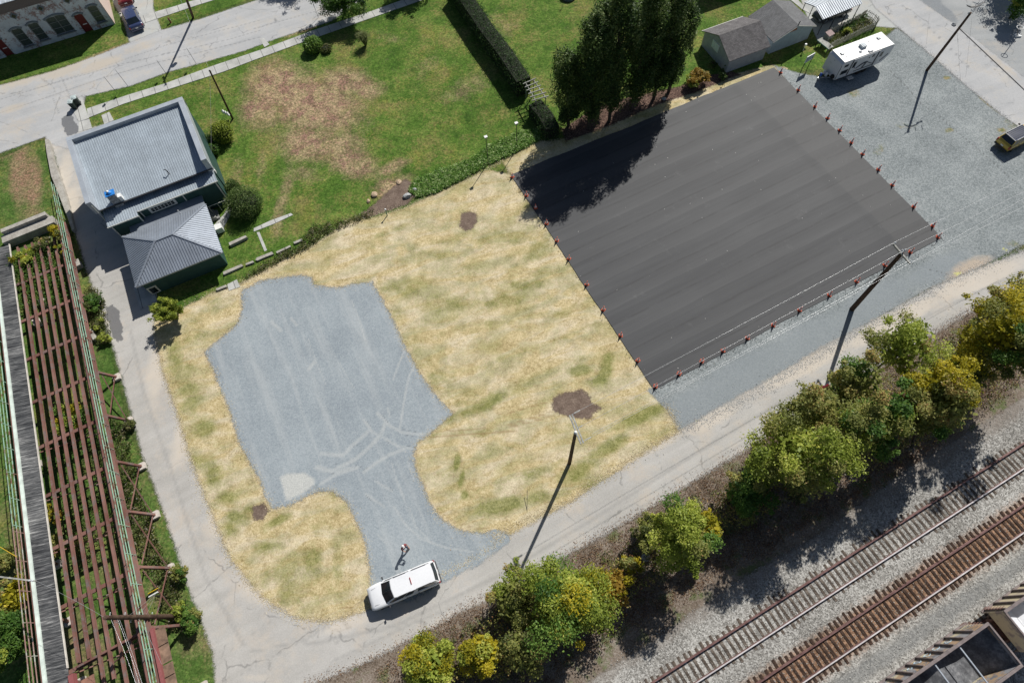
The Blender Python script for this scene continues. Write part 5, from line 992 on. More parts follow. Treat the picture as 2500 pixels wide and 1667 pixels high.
# ============================================================ POLES AND WIRES
WOOD = NT('pole_wood', .85, .2); n = WOOD.noise(2, 5, .7); WOOD.col(WOOD.ramp(n, [(.35, (.045, .028, .02)), (.6, (.11, .07, .05)), (.72, (.17, .13, .10))])); WOOD = WOOD.mat
WOODG = NT('grey_arm_wood', .85, .2); n = WOODG.noise(3, 5, .7); WOODG.col(WOODG.ramp(n, [(.35, (.22, .22, .20)), (.65, (.46, .46, .43))])); WOODG = WOODG.mat
PORC = paint_mat('porcelain', (.55, .58, .60), .2, .6); WIRE = paint_mat('bare_wire', (.50, .51, .52), .35, .6, metal=.5); WIRED = paint_mat('dark_wire', (.06, .06, .06), .6)
def insul(mb, p, q, n=4, r=.055):
    p = Vector(p); q = Vector(q)
    for k in range(n): a = p.lerp(q, (k + .3) / n); b = p.lerp(q, (k + .75) / n); mb.tube(a, b, r, r * .6, n=8)
def pole(base, top, r0, r1, label, name='utility_pole', mat=WOOD):
    t = empty(name, tuple(base), 0, label, 'utility pole'); b = Vector(base); m = MB(); m.tube((0, 0, -.1), Vector(top) - b, r0, r1, n=14); m.build('shaft', mat, t); return t
def xarm(t, a, b, w, ins, mat=WOODG, brace=None):
    o = Vector(t.location); m = MB(); m.beam(Vector(a) - o, Vector(b) - o, w, w * 1.2); ar = m.build('crossarm', mat, t)
    for (f, h) in ins:
        p = Vector(a).lerp(Vector(b), f) - o + Vector((0, 0, .06)); i = MB(); i.tube(p, p + Vector((0, 0, .14)), .015); insul(i, p + Vector((0, 0, .08)), p + Vector((0, 0, h)), 3, .065); i.build('insulator', PORC, ar)
    return ar
# pole beside the pad's lower edge
b2 = g(2080, 755); z2 = 9.2; tp2 = g(2203, 617, z2); p2 = pole(b2, tp2, .24, .15, 'tall brown pole standing at the lower edge of the new asphalt pad, crossarm on top')
a2, c2 = g(*t1(1860, 410, 1170, 678), z2), g(*t1(1860, 410, 1320, 855), z2); xarm(p2, a2, c2, .12, [(.02, .28), (.98, .28), (.42, .35)])
i_ = MB(); o = p2.location; insul(i_, Vector(tp2) - o, Vector(tp2) - o + Vector((.05, .05, .45)), 4, .07); i_.build('insulator', PORC, p2)
# pole on the straw field
b3 = g(1390, 1131); z3 = 9.75; tp3 = g(1405, 1056, z3); p3 = pole(b3, tp3, .17, .12, 'brown pole standing in the straw field near the lane, grey double crossarm on top')
a3, c3 = g(*t1(1240, 820, 548, 705), z3), g(*t1(1240, 820, 650, 962), z3); xarm(p3, a3, c3, .11, []); dd = (c3 - a3).normalized(); px_ = Vector((-dd.y, dd.x, 0)) * .2; xarm(p3, a3 + px_, c3 + px_, .10, [])
o = p3.location; wdir = (b2 - b3); wdir.z = 0; wdir.normalize()
ends3 = []
for f in (.02, .50, .96):
    p = a3.lerp(c3, f) + px_ * .5 + Vector((0, 0, .08)); q = p + wdir * (.75 if f != .5 else .5); i = MB(); i.tube(p - o, q - o, .012, n=5); insul(i, p.lerp(q, .35) - o, q - o, 5, .07); i.build('insulator', PORC, p3); ends3.append(q)
m = MB(); m.lathe(Vector(tp3) - o + Vector((.0, .0, -.05)), [(.12, 0), (.13, .14), (.05, .2)], 10); m.build('pole_cap', M_WHITE, p3)
gb = g(1286, 1195); m = MB(); m.tube(g(*t1(1240, 820, 170, 1560)), g(*t1(1240, 820, 172, 1370), .6), .02); m.build('guy_marker', WIRED, label='thin dark guy wire stake standing in the straw beside the lane', cat='stake')
# pole at the right road
b1 = g(2263, 172); z1_ = 8.6; tp1 = g(2370, 32, z1_); p1 = pole(b1, tp1, .17, .11, 'dark pole leaning over the cross road at the top right, curved insulator bracket on top')
o = p1.location; m = MB(); arc = [g(*t1(2200, 0, x, y, 7.84), z1_) for x, y in ((1260, 110), (1340, 140), (1420, 135), (1500, 105), (1560, 65), (1620, 40))]
for a, b in zip(arc, arc[1:]): m.beam(a - o, b - o, .09, .09)
ar1 = m.build('crossarm', M_DARK, p1)
for x, y, x2, y2 in ((1250, 95, 1330, 125), (1370, 40, 1430, 70), (1500, 80, 1560, 45), (1345, 180, 1380, 230), (1480, 150, 1510, 205), (1610, 120, 1650, 180), (1280, 270, 1310, 240), (1590, 30, 1640, 60)): i = MB(); insul(i, g(*t1(2200, 0, x, y, 7.84), z1_) - o, g(*t1(2200, 0, x2, y2, 7.84), z1_ + .05) - o, 4, .06); i.build('insulator', PORC, ar1)
# street pole top left
b4 = g(*t1(0, 0, 1718, 158)); tp4 = g(*t1(0, 0, 1540, -340), 9.3); p4 = pole(b4, tp4, .16, .11, 'street pole on the far verge whose long shade crosses the street')
d4 = Vector((.35, -.94, 0)); xarm(p4, tp4 - d4 * .9 - Vector((0, 0, .2)), tp4 + d4 * .9 - Vector((0, 0, .2)), .12, [(.05, .25), (.95, .25)]); m = MB(); m.lathe(Vector(tp4).lerp(b4, .22) - b4 + Vector((.3, .1, 0)), [(.24, -.5), (.25, 0), (.2, .1)], 14); m.build('transformer', RVG, p4)
# leaning pole beside the round shrub
b5 = g(*t1(0, 0, 2072, 1060)); tp5 = g(*t1(0, 0, 1866, 628), 7.4); p5 = pole(b5, tp5, .12, .085, 'bare dark pole leaning west beside the shop, cable reels at its foot')
xarm(p5, tp5 - Vector((.12, 0, .1)), tp5 + Vector((.12, 0, -.1)), .08, [(.5, .15)]); m = MB()
for k in range(3): m.tube((-.25 - .24 * k, .1 + .1 * k, .45 + .1 * k), (-.42 - .24 * k, .3 + .1 * k, .75 + .1 * k), .13, n=10)
m.tube((-.1, 0, .5), (-.95, .5, .9), .04); m.build('meter_box', M_WHITE, p5)
# pole at the foot of the bridge, arm at the left edge
b6 = g(436, 1504); tp6 = g(256, 1507, 9.0); p6 = pole(b6, tp6, .20, .15, 'brown pole rising past the bridge stringers near its south end, strung with wires')
o = p6.location; m = MB()
for k, (x, y) in enumerate(((1000, 965), (1000, 1012), (1085, 965), (1085, 1030), (1270, 960), (1275, 1040), (1350, 1010))):
    f = .95 - k * .09; p = Vector(b6).lerp(Vector(tp6), max(f, .3)); s = -1 if k % 2 else 1; insul(m, p - o + Vector((0, s * .12, 0)), p - o + Vector((0, s * .34, 0)), 3, .05)
m.build('insulator_rack', PORC, p6)
b7 = g(-28, 1395); p7 = pole(b7, g(-75, 1398, 8.5), .14, .1, 'pole outside the left edge holding a grey arm over the walkway'); xarm(p7, g(-75, 1398, 8.4), g(88, 1418, 8.4), .10, [(.97, .18), (.93, .18)], WOODG)
sl2 = MB(); lb = g(*t1(0, 1237, 1500, 800)); sl2.tube(lb, lb + Vector((0, 0, 2.3)), .045); LB = empty('street_lamp', tuple(lb), 0, 'short lamp post with white tube arm in the scrub between bridge and lane', 'lamp'); 
for ob in (sl2,): q = MB(); q.tube((0, 0, 0), (0, 0, 2.3), .045); q.build('post', M_DARK, LB)
q = MB(); q.tube((-.25, -.1, 2.3), (.42, .22, 2.35), .06); q.build('lamp_tube', M_WHITE, LB); q = MB(); q.tube((-.35, .15, 2.3), (.35, .5, 2.3), .035); q.build('yellow_guard', paint_mat('yellow_sleeve', (.65, .45, .02), .6), LB)
def wire(a, b, label, sag=.25, r=.0105, mat=WIRE, group='overhead wires'):
    a = Vector(a); b = Vector(b); m = MB(); n = 14; pr = a
    for k in range(1, n + 1): t = k / n; p = a.lerp(b, t) - Vector((0, 0, sag * 4 * t * (1 - t))); m.tube(pr, p, r, n=5, caps=False); pr = p
    return m.build('overhead_wire', mat, label=label, cat='wire', group=group)
m2c = Vector(tp2) + Vector((.03, .03, .3))
wire(a2 + Vector((0, 0, .3)), ends3[0], 'inner wire crossing the new pad from pole to pole', .15); wire(m2c, ends3[1], 'middle wire running over the lower rim of the pad', .15); wire(c2 + Vector((0, 0, .3)), ends3[2], 'outer wire over the gravel strip below the pad', .15)
wire(c2 + Vector((-.1, .2, .3)), ends3[2] + Vector((.1, .2, .1)), 'twin of the outer wire over the gravel strip, just inside it', .3)
wire(a2 + Vector((0, 0, .3)), g(2640, 365, 9.0), 'uppermost wire running right from the pad pole over the yard', .1); wire(m2c, g(2640, 398, 9.0), 'second wire running right from the pad pole over the yard', .1); wire(c2 + Vector((0, 0, .3)), g(2640, 405, 9.0), 'third wire running right from the pad pole over the yard', .1); wire(c2 + Vector((0, 0, .1)), g(2640, 430, 9.0), 'lowest wire running right from the pad pole over the yard', .3)
wire(tp5, g(*t1(0, 0, 1880, 1370), 3.4), 'thin pale service wire from the leaning pole down to the shop wall', .1, .010); wire(tp5, g(*t1(0, 0, 1600, -20), 9), 'thin pale service wire from the leaning pole across the street', .1, .008)
for k, (x, y, x2, y2) in enumerate(((1000, 1020, 1220, 1600), (1075, 1030, 1250, 1600), (1085, 1030, 1275, 1600), (1350, 1010, 1440, 1400))):
    wire(Vector(b6).lerp(Vector(tp6), (.94, .86, .84, .6)[k]), g(*t1(0, 1237, x2, y2), 8.5 - k * .6), ('wire running south from the bridge pole, leftmost of four', 'wire running south from the bridge pole, second of four', 'wire running south from the bridge pole, third of four', 'wire running south from the bridge pole, rightmost of four')[k], .1, .009)
for k, f in enumerate((.5, .62, .74)):
    wire(Vector(b6).lerp(Vector(tp6), f), lb + Vector((.2, .1 * k, 2.3 - .1 * k)), ('upper wire joining the bridge pole to the white lamp arm', 'middle wire joining the bridge pole to the white lamp arm', 'lower wire joining the bridge pole to the white lamp arm')[k], .05, .008)
wire(Vector(tp6), g(88, 1417, 8.5), 'wire from the bridge pole top over the walkway to the grey arm', .2, .009); wire(g(-60, 1300, 7.5), g(*t1(0, 1237, 150, 445), 6.3), 'yellow sleeved wire at the left edge of the walkway', .05, .02, paint_mat('yellow_wire', (.7, .45, .02), .6))
for k, (x0, y0, x1, y1) in enumerate(((1490, 130, 1465, 400), (1740, 290, 1770, 730), (1870, 170, 1815, 690))): wire(g(*t1(1860, 0, x0, y0), 7.5), g(*t1(1860, 0, x1, y1), .5), ('dark guy wire over the cross road, left one', 'dark guy wire over the cross road, middle one', 'dark guy wire over the cross road, right one')[k], .02, .006, WIRED)
m = MB(); wa = T(1860, 0, [(1760, 255), (2000, 470), (2400, 860)]); m.beam(g(*wa[0], .06), g(*wa[2], .06), .07, .05); m.build('lying_cable', WIRED, label='dark hose lying along the far edge of the cross road', cat='hose')
# twin pole shaped birdhouse posts, sign posts in the verge
def bird(px, lab, h=3.75):
    b = g(*px); t = empty('birdhouse_post', tuple(b), 0, lab, 'birdhouse', 'birdhouse posts at the lawn edge'); m = MB(); m.tube((0, 0, 0), (0, 0, h), .035); m.tube((0, 0, h * .3), (0, 0, h * .62), .045); m.build('post', M_DARK, t)
    m = MB(); m.box((0, 0, h + .1), (.26, .22, .2), .4); hb_ = m.build('box', WOODG, t); m = MB(); m.box((0, 0, h + .22), (.34, .30, .04), .4); m.build('lid', M_WHITE, hb_)
bird((1192, 398), 'birdhouse on a thin post at the straw edge, left of the pair'); bird((1262.5, 363), 'birdhouse on a thin post nearer the dark evergreens', 3.6)
for k, ((x, y), h, lab) in enumerate((((1045, 835), 2.5, 'thin metal sign post in the verge nearest the rubbish bins'), ((1140, 770), 2.5, 'thin metal sign post in the verge, second from the bins'), ((1483, 665), 2.1, 'thin metal sign post in the verge, third from the bins'), ((1748, 570), 2.25, 'thin metal sign post in the verge, fourth from the bins'), ((2261 + 574, 160), 2.0, 'thin metal sign post in the verge beside the street tree'))):
    b = g(*t1(0, 0, x, y)); t = empty('sign_post', tuple(b), 0, lab, 'sign post', 'sign posts in the street verge'); m = MB(); m.beam((0, 0, 0), (-.05, .0, h), .04, .03); m.build('post', M_DARK, t)
    m = MB(); m.box((-.05, 0, h - .25), (.02, .34, .50), math.radians(31)); m.build('panel', RVG, t)
# ============================================================ CONES
CO = paint_mat('cone_orange', (.85, .13, .06), .5, var=.06); CW = paint_mat('cone_white', (.80, .78, .76), .5); CB = paint_mat('cone_base', (.45, .10, .05), .7)
def cone_proto():
    t = empty('traffic_cone', (0, 0, 0)); m = MB(); m.lathe((0, 0, 0), [(.15, .03), (.115, .20), (.06, .48), (.03, .66), (.028, .70)], 16); m.build('cone_body', CO, t)
    m = MB(); m.lathe((0, 0, 0), [(.122, .20), (.086, .36), (.082, .36)], 16); m.lathe((0, 0, 0), [(.068, .46), (.052, .54), (.048, .54)], 16); m.build('reflective_band', CW, t)
    m = MB(); m.box((0, 0, .018), (.38, .38, .036)); m.build('base', CB, t, bevel=.01); return t
cp = cone_proto(); first = True
RIGHT = T(1860, 0, [(165, 652), (322, 808), (470, 955), (583, 1058), (690, 1165), (793, 1275), (893, 1378), (1034, 1515)]) + T(1860, 410, [(1157, 158), (1347, 350), (1516, 520)])
LOW = T(1860, 410, [(1562, 618), (1318, 752), (1090, 870), (840, 1015), (596, 1137), (332, 1270), (98, 1403)]) + T(1240, 820, [(2130, 22), (1912, 135), (1724, 228), (1522, 338), (1312, 450)])
LEFT = T(1240, 820, [(1157, 222)]) + T(1240, 410, [(1003, 1495), (850, 1265), (702, 1042), (543, 812), (436, 652), (345, 500), (248, 362), (166, 250), (40, 85)])
ORD = ['first', 'second', 'third', 'fourth', 'fifth', 'sixth', 'seventh', 'eighth', 'ninth', 'tenth', 'eleventh', 'twelfth']
for row, desc in ((RIGHT, 'orange cone on the yard side edge of the pad, %s from the trailer end'), (LOW, 'orange cone on the edge of the pad facing the railway, %s from the right corner'), (LEFT, 'orange cone on the straw side edge of the pad, %s from the bottom corner')):
    for i, p in enumerate(row):
        c_ = cp if first else copy_tree(cp); first = False; q = g(*p); c_.location = (q.x, q.y, .075); c_.rotation_euler = (random.uniform(-.03, .03), random.uniform(-.03, .03), random.uniform(0, 1.5)); tag(c_, desc % ORD[i], 'traffic cone', 'orange traffic cones round the new asphalt pad')
# ============================================================ PERSON (walking towards the truck, seen from above)
def person(loc, ang, label):
    root = bpy.data.meshes.new('person'); J = {'pel': (0, 0, .92), 'spi': (.0, 0, 1.18), 'che': (.02, 0, 1.38), 'nek': (.03, 0, 1.50), 'hed': (.05, 0, 1.62), 'top': (.05, 0, 1.74),
        'shL': (.01, .19, 1.42), 'elL': (.10, .26, 1.16), 'wrL': (.30, .22, 1.06), 'haL': (.38, .20, 1.07), 'shR': (.01, -.19, 1.42), 'elR': (.04, -.27, 1.15), 'wrR': (.22, -.24, 1.02), 'haR': (.30, -.22, 1.02),
        'hiL': (0, .10, .88), 'knL': (.16, .11, .50), 'anL': (.14, .11, .10), 'toL': (.28, .12, .04), 'hiR': (0, -.10, .88), 'knR': (-.04, -.11, .48), 'anR': (-.20, -.11, .12), 'toR': (-.08, -.12, .04)}
    E_ = [('pel', 'spi'), ('spi', 'che'), ('che', 'nek'), ('nek', 'hed'), ('hed', 'top'), ('che', 'shL'), ('shL', 'elL'), ('elL', 'wrL'), ('wrL', 'haL'), ('che', 'shR'), ('shR', 'elR'), ('elR', 'wrR'), ('wrR', 'haR'), ('pel', 'hiL'), ('hiL', 'knL'), ('knL', 'anL'), ('anL', 'toL'), ('pel', 'hiR'), ('hiR', 'knR'), ('knR', 'anR'), ('anR', 'toR')]
    R_ = {'pel': .15, 'spi': .145, 'che': .155, 'nek': .06, 'hed': .095, 'top': .075, 'shL': .085, 'shR': .085, 'elL': .05, 'elR': .05, 'wrL': .034, 'wrR': .034, 'haL': .032, 'haR': .032, 'hiL': .10, 'hiR': .10, 'knL': .065, 'knR': .065, 'anL': .045, 'anR': .045, 'toL': .035, 'toR': .035}
    ks = list(J); verts = [J[k] for k in ks]; rad = [R_[k] for k in ks]; ed = [(ks.index(a), ks.index(b)) for a, b in E_]
    for s, h in ((1, 'L'), (-1, 'R')):   # five fingers on each hand
        b = Vector(J['ha' + h]); bi = ks.index('ha' + h)
        for k, (dy, ln_) in enumerate(((-.026, .055), (-.009, .062), (.009, .058), (.025, .046))):
            v0 = len(verts); verts += [tuple(b + Vector((.035, dy, -.005))), tuple(b + Vector((.035 + ln_ * .6, dy * 1.15, -.018))), tuple(b + Vector((.035 + ln_, dy * 1.2, -.045)))]; rad += [.010, .009, .008]; ed += [(bi, v0), (v0, v0 + 1), (v0 + 1, v0 + 2)]
        v0 = len(verts); verts += [tuple(b + Vector((.0, -s * .032, .0))), tuple(b + Vector((.035, -s * .052, -.01)))]; rad += [.011, .009]; ed += [(bi, v0), (v0, v0 + 1)]
    root.from_pydata(verts, ed, []); o = bpy.data.objects.new('person', root); SC.collection.objects.link(o)
    sk = o.modifiers.new('skin', 'SKIN'); sv = root.skin_vertices[0].data
    for i, r in enumerate(rad): sv[i].radius = (r, r)
    sv[0].use_root = True; ss = o.modifiers.new('sub', 'SUBSURF'); ss.levels = ss.render_levels = 2
    cm = NT('person_cloth_skin', .8, .2); z = cm.n('SeparateXYZ', {0: cm.tc}, 2); ya = cm.math('ABSOLUTE', cm.n('SeparateXYZ', {0: cm.tc}, 1)); x = cm.n('SeparateXYZ', {0: cm.tc}, 0)
    c = cm.mix(cm.math('GREATER_THAN', z, .95), (.05, .07, .13), (.30, .08, .085)); c = cm.mix(cm.math('GREATER_THAN', z, 1.50), c, (.50, .30, .22)); fore = cm.math('MULTIPLY', cm.math('GREATER_THAN', x, .12), cm.math('GREATER_THAN', z, .94)); c = cm.mix(fore, c, (.50, .30, .22)); c = cm.mix(cm.math('LESS_THAN', z, .10), c, (.04, .035, .03)); cm.col(c)
    root.materials.append(cm.mat); o.location = loc; o.rotation_euler = (0, 0, ang); tag(o, label, 'person')
    m = MB(); m.lathe((.04, 0, 1.66), [(.108, 0), (.105, .05), (.08, .10), (.02, .125)], 16); m.box((.15, 0, 1.675), (.12, .15, .015)); m.build('cap', paint_mat('pale_cap', (.75, .72, .72), .7), o)
    m = MB(); m.lathe((.035, 0, 1.60), [(.085, -.06), (.102, .0), (.104, .05)], 14); m.build('hair', paint_mat('brown_hair', (.06, .04, .03), .8), o)
    m = MB(); 
    for s in (1, -1): m.lathe((.142, s * .035, 1.625), [(.010, -.006), (.010, .006)], 8)
    m.box((.156, 0, 1.60), (.03, .025, .035)); m.box((.146, 0, 1.565), (.012, .045, .01)); m.build('face', paint_mat('face_tone', (.36, .2, .15), .7), o)
    m = MB()
    for s in (1, -1): m.box((.045, s * .10, 1.62), (.04, .02, .06))
    m.build('ears', paint_mat('ear_tone', (.5, .3, .22), .7), o)
    return o
pp = person(tuple(g(*t1(860, 1310, 862, 185, 6.535))), math.radians(-40), 'person in dark red top and pale cap standing on the gravel beside the white pickup')
m = MB(); hp = Vector(pp.location) + Matrix.Rotation(math.radians(-40), 3, 'Z') @ Vector((.42, -.02, 1.06)); m.box(hp, (.20, .28, .03), math.radians(-40)); m.build('tablet', M_DARK, bevel=.006, label='dark hand held controller carried by the person near the pickup', cat='controller')
# ============================================================ SMALL YARD THINGS
def binn(px, lab, rz):
    b = g(*px); t = empty('rubbish_bin', tuple(b), rz, lab, 'rubbish bin', 'rubbish bins at the street corner'); m = MB(); m.add([(-.24, -.26, .05), (.24, -.26, .05), (.24, .26, .05), (-.24, .26, .05), (-.29, -.32, 1.0), (.29, -.32, 1.0), (.29, .32, 1.0), (-.29, .32, 1.0)], [(3, 2, 1, 0), (4, 5, 6, 7), (0, 1, 5, 4), (1, 2, 6, 5), (2, 3, 7, 6), (3, 0, 4, 7)]); m.build('body', paint_mat('bin_black', (.02, .035, .03), .5), t, bevel=.02)
    m = MB(); m.box((0, 0, 1.04), (.62, .70, .07)); m.lathe((0, 0, 1.05), [(.26, 0), (.22, .06), (.05, .08)], 12); m.build('lid', paint_mat('bin_lid', (.45, .52, .52), .3), t, bevel=.02); m = MB(); m.tube((.2, -.30, .1), (.2, .30, .1), .1); m.build('wheels', RUBBER, t)
binn(t1(0, 0, 705, 930), 'black bin with pale lid at the path corner, nearer the verge', .4); binn(t1(0, 0, 675, 965), 'black bin with pale lid at the path corner, nearer the street', .1)
hy = g(*t1(0, 0, 1522, 205)); t = empty('fire_hydrant', tuple(hy), 0, 'rust brown fire hydrant in the far verge left of the street pole', 'fire hydrant'); m = MB(); m.lathe((0, 0, 0), [(.13, 0), (.10, .05), (.10, .50), (.13, .52), (.10, .64), (.03, .74)], 12); m.build('barrel', paint_mat('hydrant_rust', (.24, .08, .05), .6), t); m = MB(); m.tube((-.2, 0, .42), (.2, 0, .42), .055); m.build('nozzles', paint_mat('hydrant_cap', (.5, .42, .38), .5), t)
sp_ = g(*t1(620, 410, 1188, 425)); t = empty('water_standpipe', tuple(sp_), 0, 'green pipe with white cap standing where the straw meets the garden', 'standpipe'); m = MB(); m.tube((0, 0, 0), (0, 0, 1.0), .05); m.build('pipe', paint_mat('green_pipe', (.03, .18, .15), .5), t); m = MB(); m.lathe((0, 0, 1.0), [(.10, 0), (.10, .08), (.03, .12)], 12); m.build('cap', M_WHITE, t)
# arbour
AB = g(*t1(1240, 0, 330, 925)); A_ = lambda x, y: g(*t1(1240, 0, x, y), 2.15)
t = empty('garden_arbour', tuple(AB), 0, 'open timber arbour of crossing beams bridging the gap in the long hedge', 'arbour'); o = t.location; TIM = WOODG
ra, rb_, rc, rd = A_(160, 745), A_(245, 895), A_(228, 715), A_(335, 870)
for a, b in ((ra, rb_), (rc, rd)): m = MB(); m.beam(a + (a - b) * .06 - o, b + (b - a) * .06 - o, .07, .14); m.build('rail', TIM, t)
for k in range(6): f = k / 5; p = ra.lerp(rb_, f); q = rc.lerp(rd, f); d_ = (q - p); m = MB(); m.beam(p - d_ * .35 - o + Vector((0, 0, .1)), q + d_ * .30 - o + Vector((0, 0, .1)), .08, .10); m.build('slat', TIM, t)
for p in (ra, rb_, rc, rd): m = MB(); m.beam(Vector((p.x, p.y, 0)) - o, p - o, .08, .08); m.build('post', TIM, t)
# picket fence garden by the trailer
pf = empty('picket_fence', (0, 0, 0), 0, 'weathered leaning picket fence enclosing the overgrown garden behind the trailer', 'fence')
PICK = paint_mat('picket_grey', (.48, .46, .40), .8, var=.3)
PT = T(1690, 0, [(1540, 600), (1600, 555), (1720, 500), (1850, 440), (1960, 385), (2060, 350), (2110, 305), (2050, 235), (1970, 195), (1900, 240), (1780, 310), (1650, 370), (1500, 440)], 4.704)
WP = [g(*p) for p in PT]; lo_ = MB(); cnt = 0
for a, b in zip(WP, WP[1:]):
    L_ = (b - a).length; d_ = (b - a).normalized(); ra_ = MB()
    for z in (.3, .8): lo_.beam(a + Vector((0, 0, z)), b + Vector((0, 0, z)), .03, .06)
    for k in range(int(L_ / .20)):
        p = a + d_ * (.20 * k + .05); 
        if cnt < 98 and k % 1 == 0: q = MB(); q.beam(p, p + Vector((random.uniform(-.05, .05), random.uniform(-.05, .05), 1.05 + random.uniform(-.06, .06))), .03, .08, up=tuple(Vector((-d_.y, d_.x, 0)))); q.build('picket', PICK, pf); cnt += 1
        else: lo_.beam(p, p + Vector((0, 0, 1.05)), .03, .08)
lo_.build('rail', WOODG, pf)
pb_ = g(*t1(1690, 0, 1560, 520, 4.704)); t = empty('garden_bench', tuple(g(*t1(1690, 0, 1500, 560, 4.704))), math.radians(-62), 'green edged potting table at the end of the picket fence', 'table')
m = MB(); m.box((0, 0, .72), (1.9, .75, .06)); m.build('table_top', WOODG, t); m = MB(); m.box((0, -.40, .68), (1.95, .05, .14)); m.build('apron', paint_mat('dull_green', (.12, .22, .18), .6), t)
for x in (-.85, .85):
    for y in (-.3, .3): m = MB(); m.box((x, y, .35), (.07, .07, .68)); m.build('leg', M_DARK, t)
wb = g(*t1(1690, 0, 1575, 400, 4.704), 1.0); t = empty('wooden_hutch', (wb.x, wb.y, 0), .5, 'small wooden hutch with reddish grey lid beside the potting table', 'hutch'); m = MB(); m.box((0, 0, .6), (.75, .6, 1.1)); m.build('body', WOODG, t); m = MB(); m.box((0, 0, 1.2), (.9, .75, .06), M=Matrix.Rotation(.15, 3, 'X')); m.build('lid', paint_mat('lid_mauve', (.34, .25, .24), .8), t)
# round tyre planters at the top edge
for (x, y, r, lb) in ((1778, -30, .55, 'dark rubber ring planter at the top end of the long hedge'), ):
    c_ = g(*t1(620, 0, x, y)); t = empty('ring_planter', tuple(c_), 0, lb, 'planter'); m = MB(); m.lathe((0, 0, 0), [(.80, .02), (.86, .2), (.80, .42), (.62, .42), (.62, .2)], 24); m.build('tyre', RUBBER, t); m = MB(); m.lathe((0, 0, .1), [(.66, 0), (.6, .18), (.02, .24)], 20); m.build('soil', dm2.mat, t)
c_ = g(*t1(1240, 0, 535, -22)); t = empty('ring_planter', tuple(c_), 0, 'pale rimmed ring planter at the top edge left of the evergreens', 'planter'); m = MB(); m.lathe((0, 0, 0), [(.98, .02), (1.05, .2), (.98, .40), (.86, .40), (.86, .2)], 28); m.build('tyre', paint_mat('blue_grey_rim', (.12, .16, .20), .5), t); m = MB(); m.lathe((0, 0, .1), [(.88, 0), (.8, .15), (.02, .2)], 20); m.build('soil', dm2.mat, t)
fb = g(*t1(1240, 0, 488, 62)); t = empty('garden_flag', tuple(fb), .8, 'small garden flag on a thin stake below the ring planter', 'flag'); m = MB(); m.tube((0, 0, 0), (0, 0, 1.2), .015); m.build('stake', M_DARK, t); m = MB(); m.box((.15, 0, .9), (.28, .015, .4)); m.build('cloth', paint_mat('flag_dark', (.05, .05, .07), .8), t)
# white bench-like slab, skip lid and boulders near the annex
def slab(pts, z, h, mat, name, lab, cat, s=None):
    W_ = [g(*p, z + h) for p in pts]; m = MB(); m.prism(W_, z, z + h); return m.build(name, mat, bevel=.02, label=lab, cat=cat)
slab(T(0, 410, [(2035, 665), (2185, 600), (2200, 615), (2045, 690)]), .0, .35, M_CONC, 'stone_bench', 'long pale stone bench below the big round shrub', 'bench')
slab(T(0, 410, [(1895, 510), (1960, 490), (1975, 530), (1915, 555)]), .1, .7, M_WHITE, 'chest_freezer', 'white box against the east wall of the hip roofed annex', 'box')
for k, pts in enumerate(([(1985, 925), (2150, 855), (2165, 872), (1990, 950)], [(2185, 850), (2250, 825), (2262, 838), (2190, 865)], [(2270, 815), (2334, 785), (2334, 805), (2290, 825)], [(1920, 1075), (2010, 1040), (2020, 1055), (1930, 1090)])):
    slab(T(0, 410, pts), 0, .22, M_CONC, 'edging_stone', ('long edging stone nearest the annex corner', 'second edging stone from the annex corner', 'third edging stone, beside the garden path', 'short edging stone beside the flat pink slab')[k], 'edging stone').__setitem__('group', 'edging stones below the garden')
for k, pts in enumerate(([(20, 800), (160, 745), (175, 765), (30, 820)], [(195, 745), (320, 688), (330, 700), (205, 760)], [(350, 660), (425, 628), (432, 645), (360, 675)])):
    slab(T(620, 410, pts), 0, .2, M_CONC, 'edging_stone', ('edging stone continuing the row, left end', 'edging stone continuing the row, middle', 'edging stone continuing the row, right end')[k], 'edging stone').__setitem__('group', 'edging stones below the garden')
ROCK = NT('boulder_stone', .9, .2); ROCK.col(ROCK.ramp(ROCK.noise(3, 5, .7), [(.35, (.22, .22, .21)), (.55, (.45, .46, .46)), (.7, (.66, .67, .68))])); ROCK = ROCK.mat; ROCK2 = NT('ochre_stone', .9, .2); ROCK2.col(ROCK2.ramp(ROCK2.noise(3, 5, .7), [(.35, (.25, .17, .11)), (.55, (.50, .38, .26)), (.7, (.66, .58, .47))])); ROCK2 = ROCK2.mat
def rock(p, r, lab, mat=ROCK, h=.6):
    bm = bmesh.new(); bmesh.ops.create_icosphere(bm, subdivisions=2, radius=1); rr = random.Random(int(p.x * 100))
    cuts = [Vector((rr.uniform(-1, 1), rr.uniform(-1, 1), rr.uniform(.1, 1))).normalized() for _ in range(6)]
    for v in bm.verts:
        for c in cuts:
            e_ = v.co.dot(c) - .72
            if e_ > 0: v.co -= c * e_
        v.co += Vector((rr.uniform(-.04, .04),) * 3)
    me = bpy.data.meshes.new('boulder'); bm.to_mesh(me); bm.free(); me.materials.append(mat); o = bpy.data.objects.new('boulder', me); SC.collection.objects.link(o); o.location = (p.x, p.y, r * h * .6); o.scale = (r, r * .8, r * h); o.rotation_euler = (0, 0, rr.uniform(0, 3)); tag(o, lab, 'boulder', 'boulders')
import bmesh
rock(g(*t1(620, 410, 1365, 255)), .48, 'grey boulder with dark base at the end of the leafy ground cover, left one'); rock(g(*t1(620, 410, 1435, 205)), .45, 'grey boulder half under the leafy ground cover, upper one'); rock(g(*t1(620, 410, 1440, 240)), .24, 'small ochre stone between the two grey boulders', ROCK2)
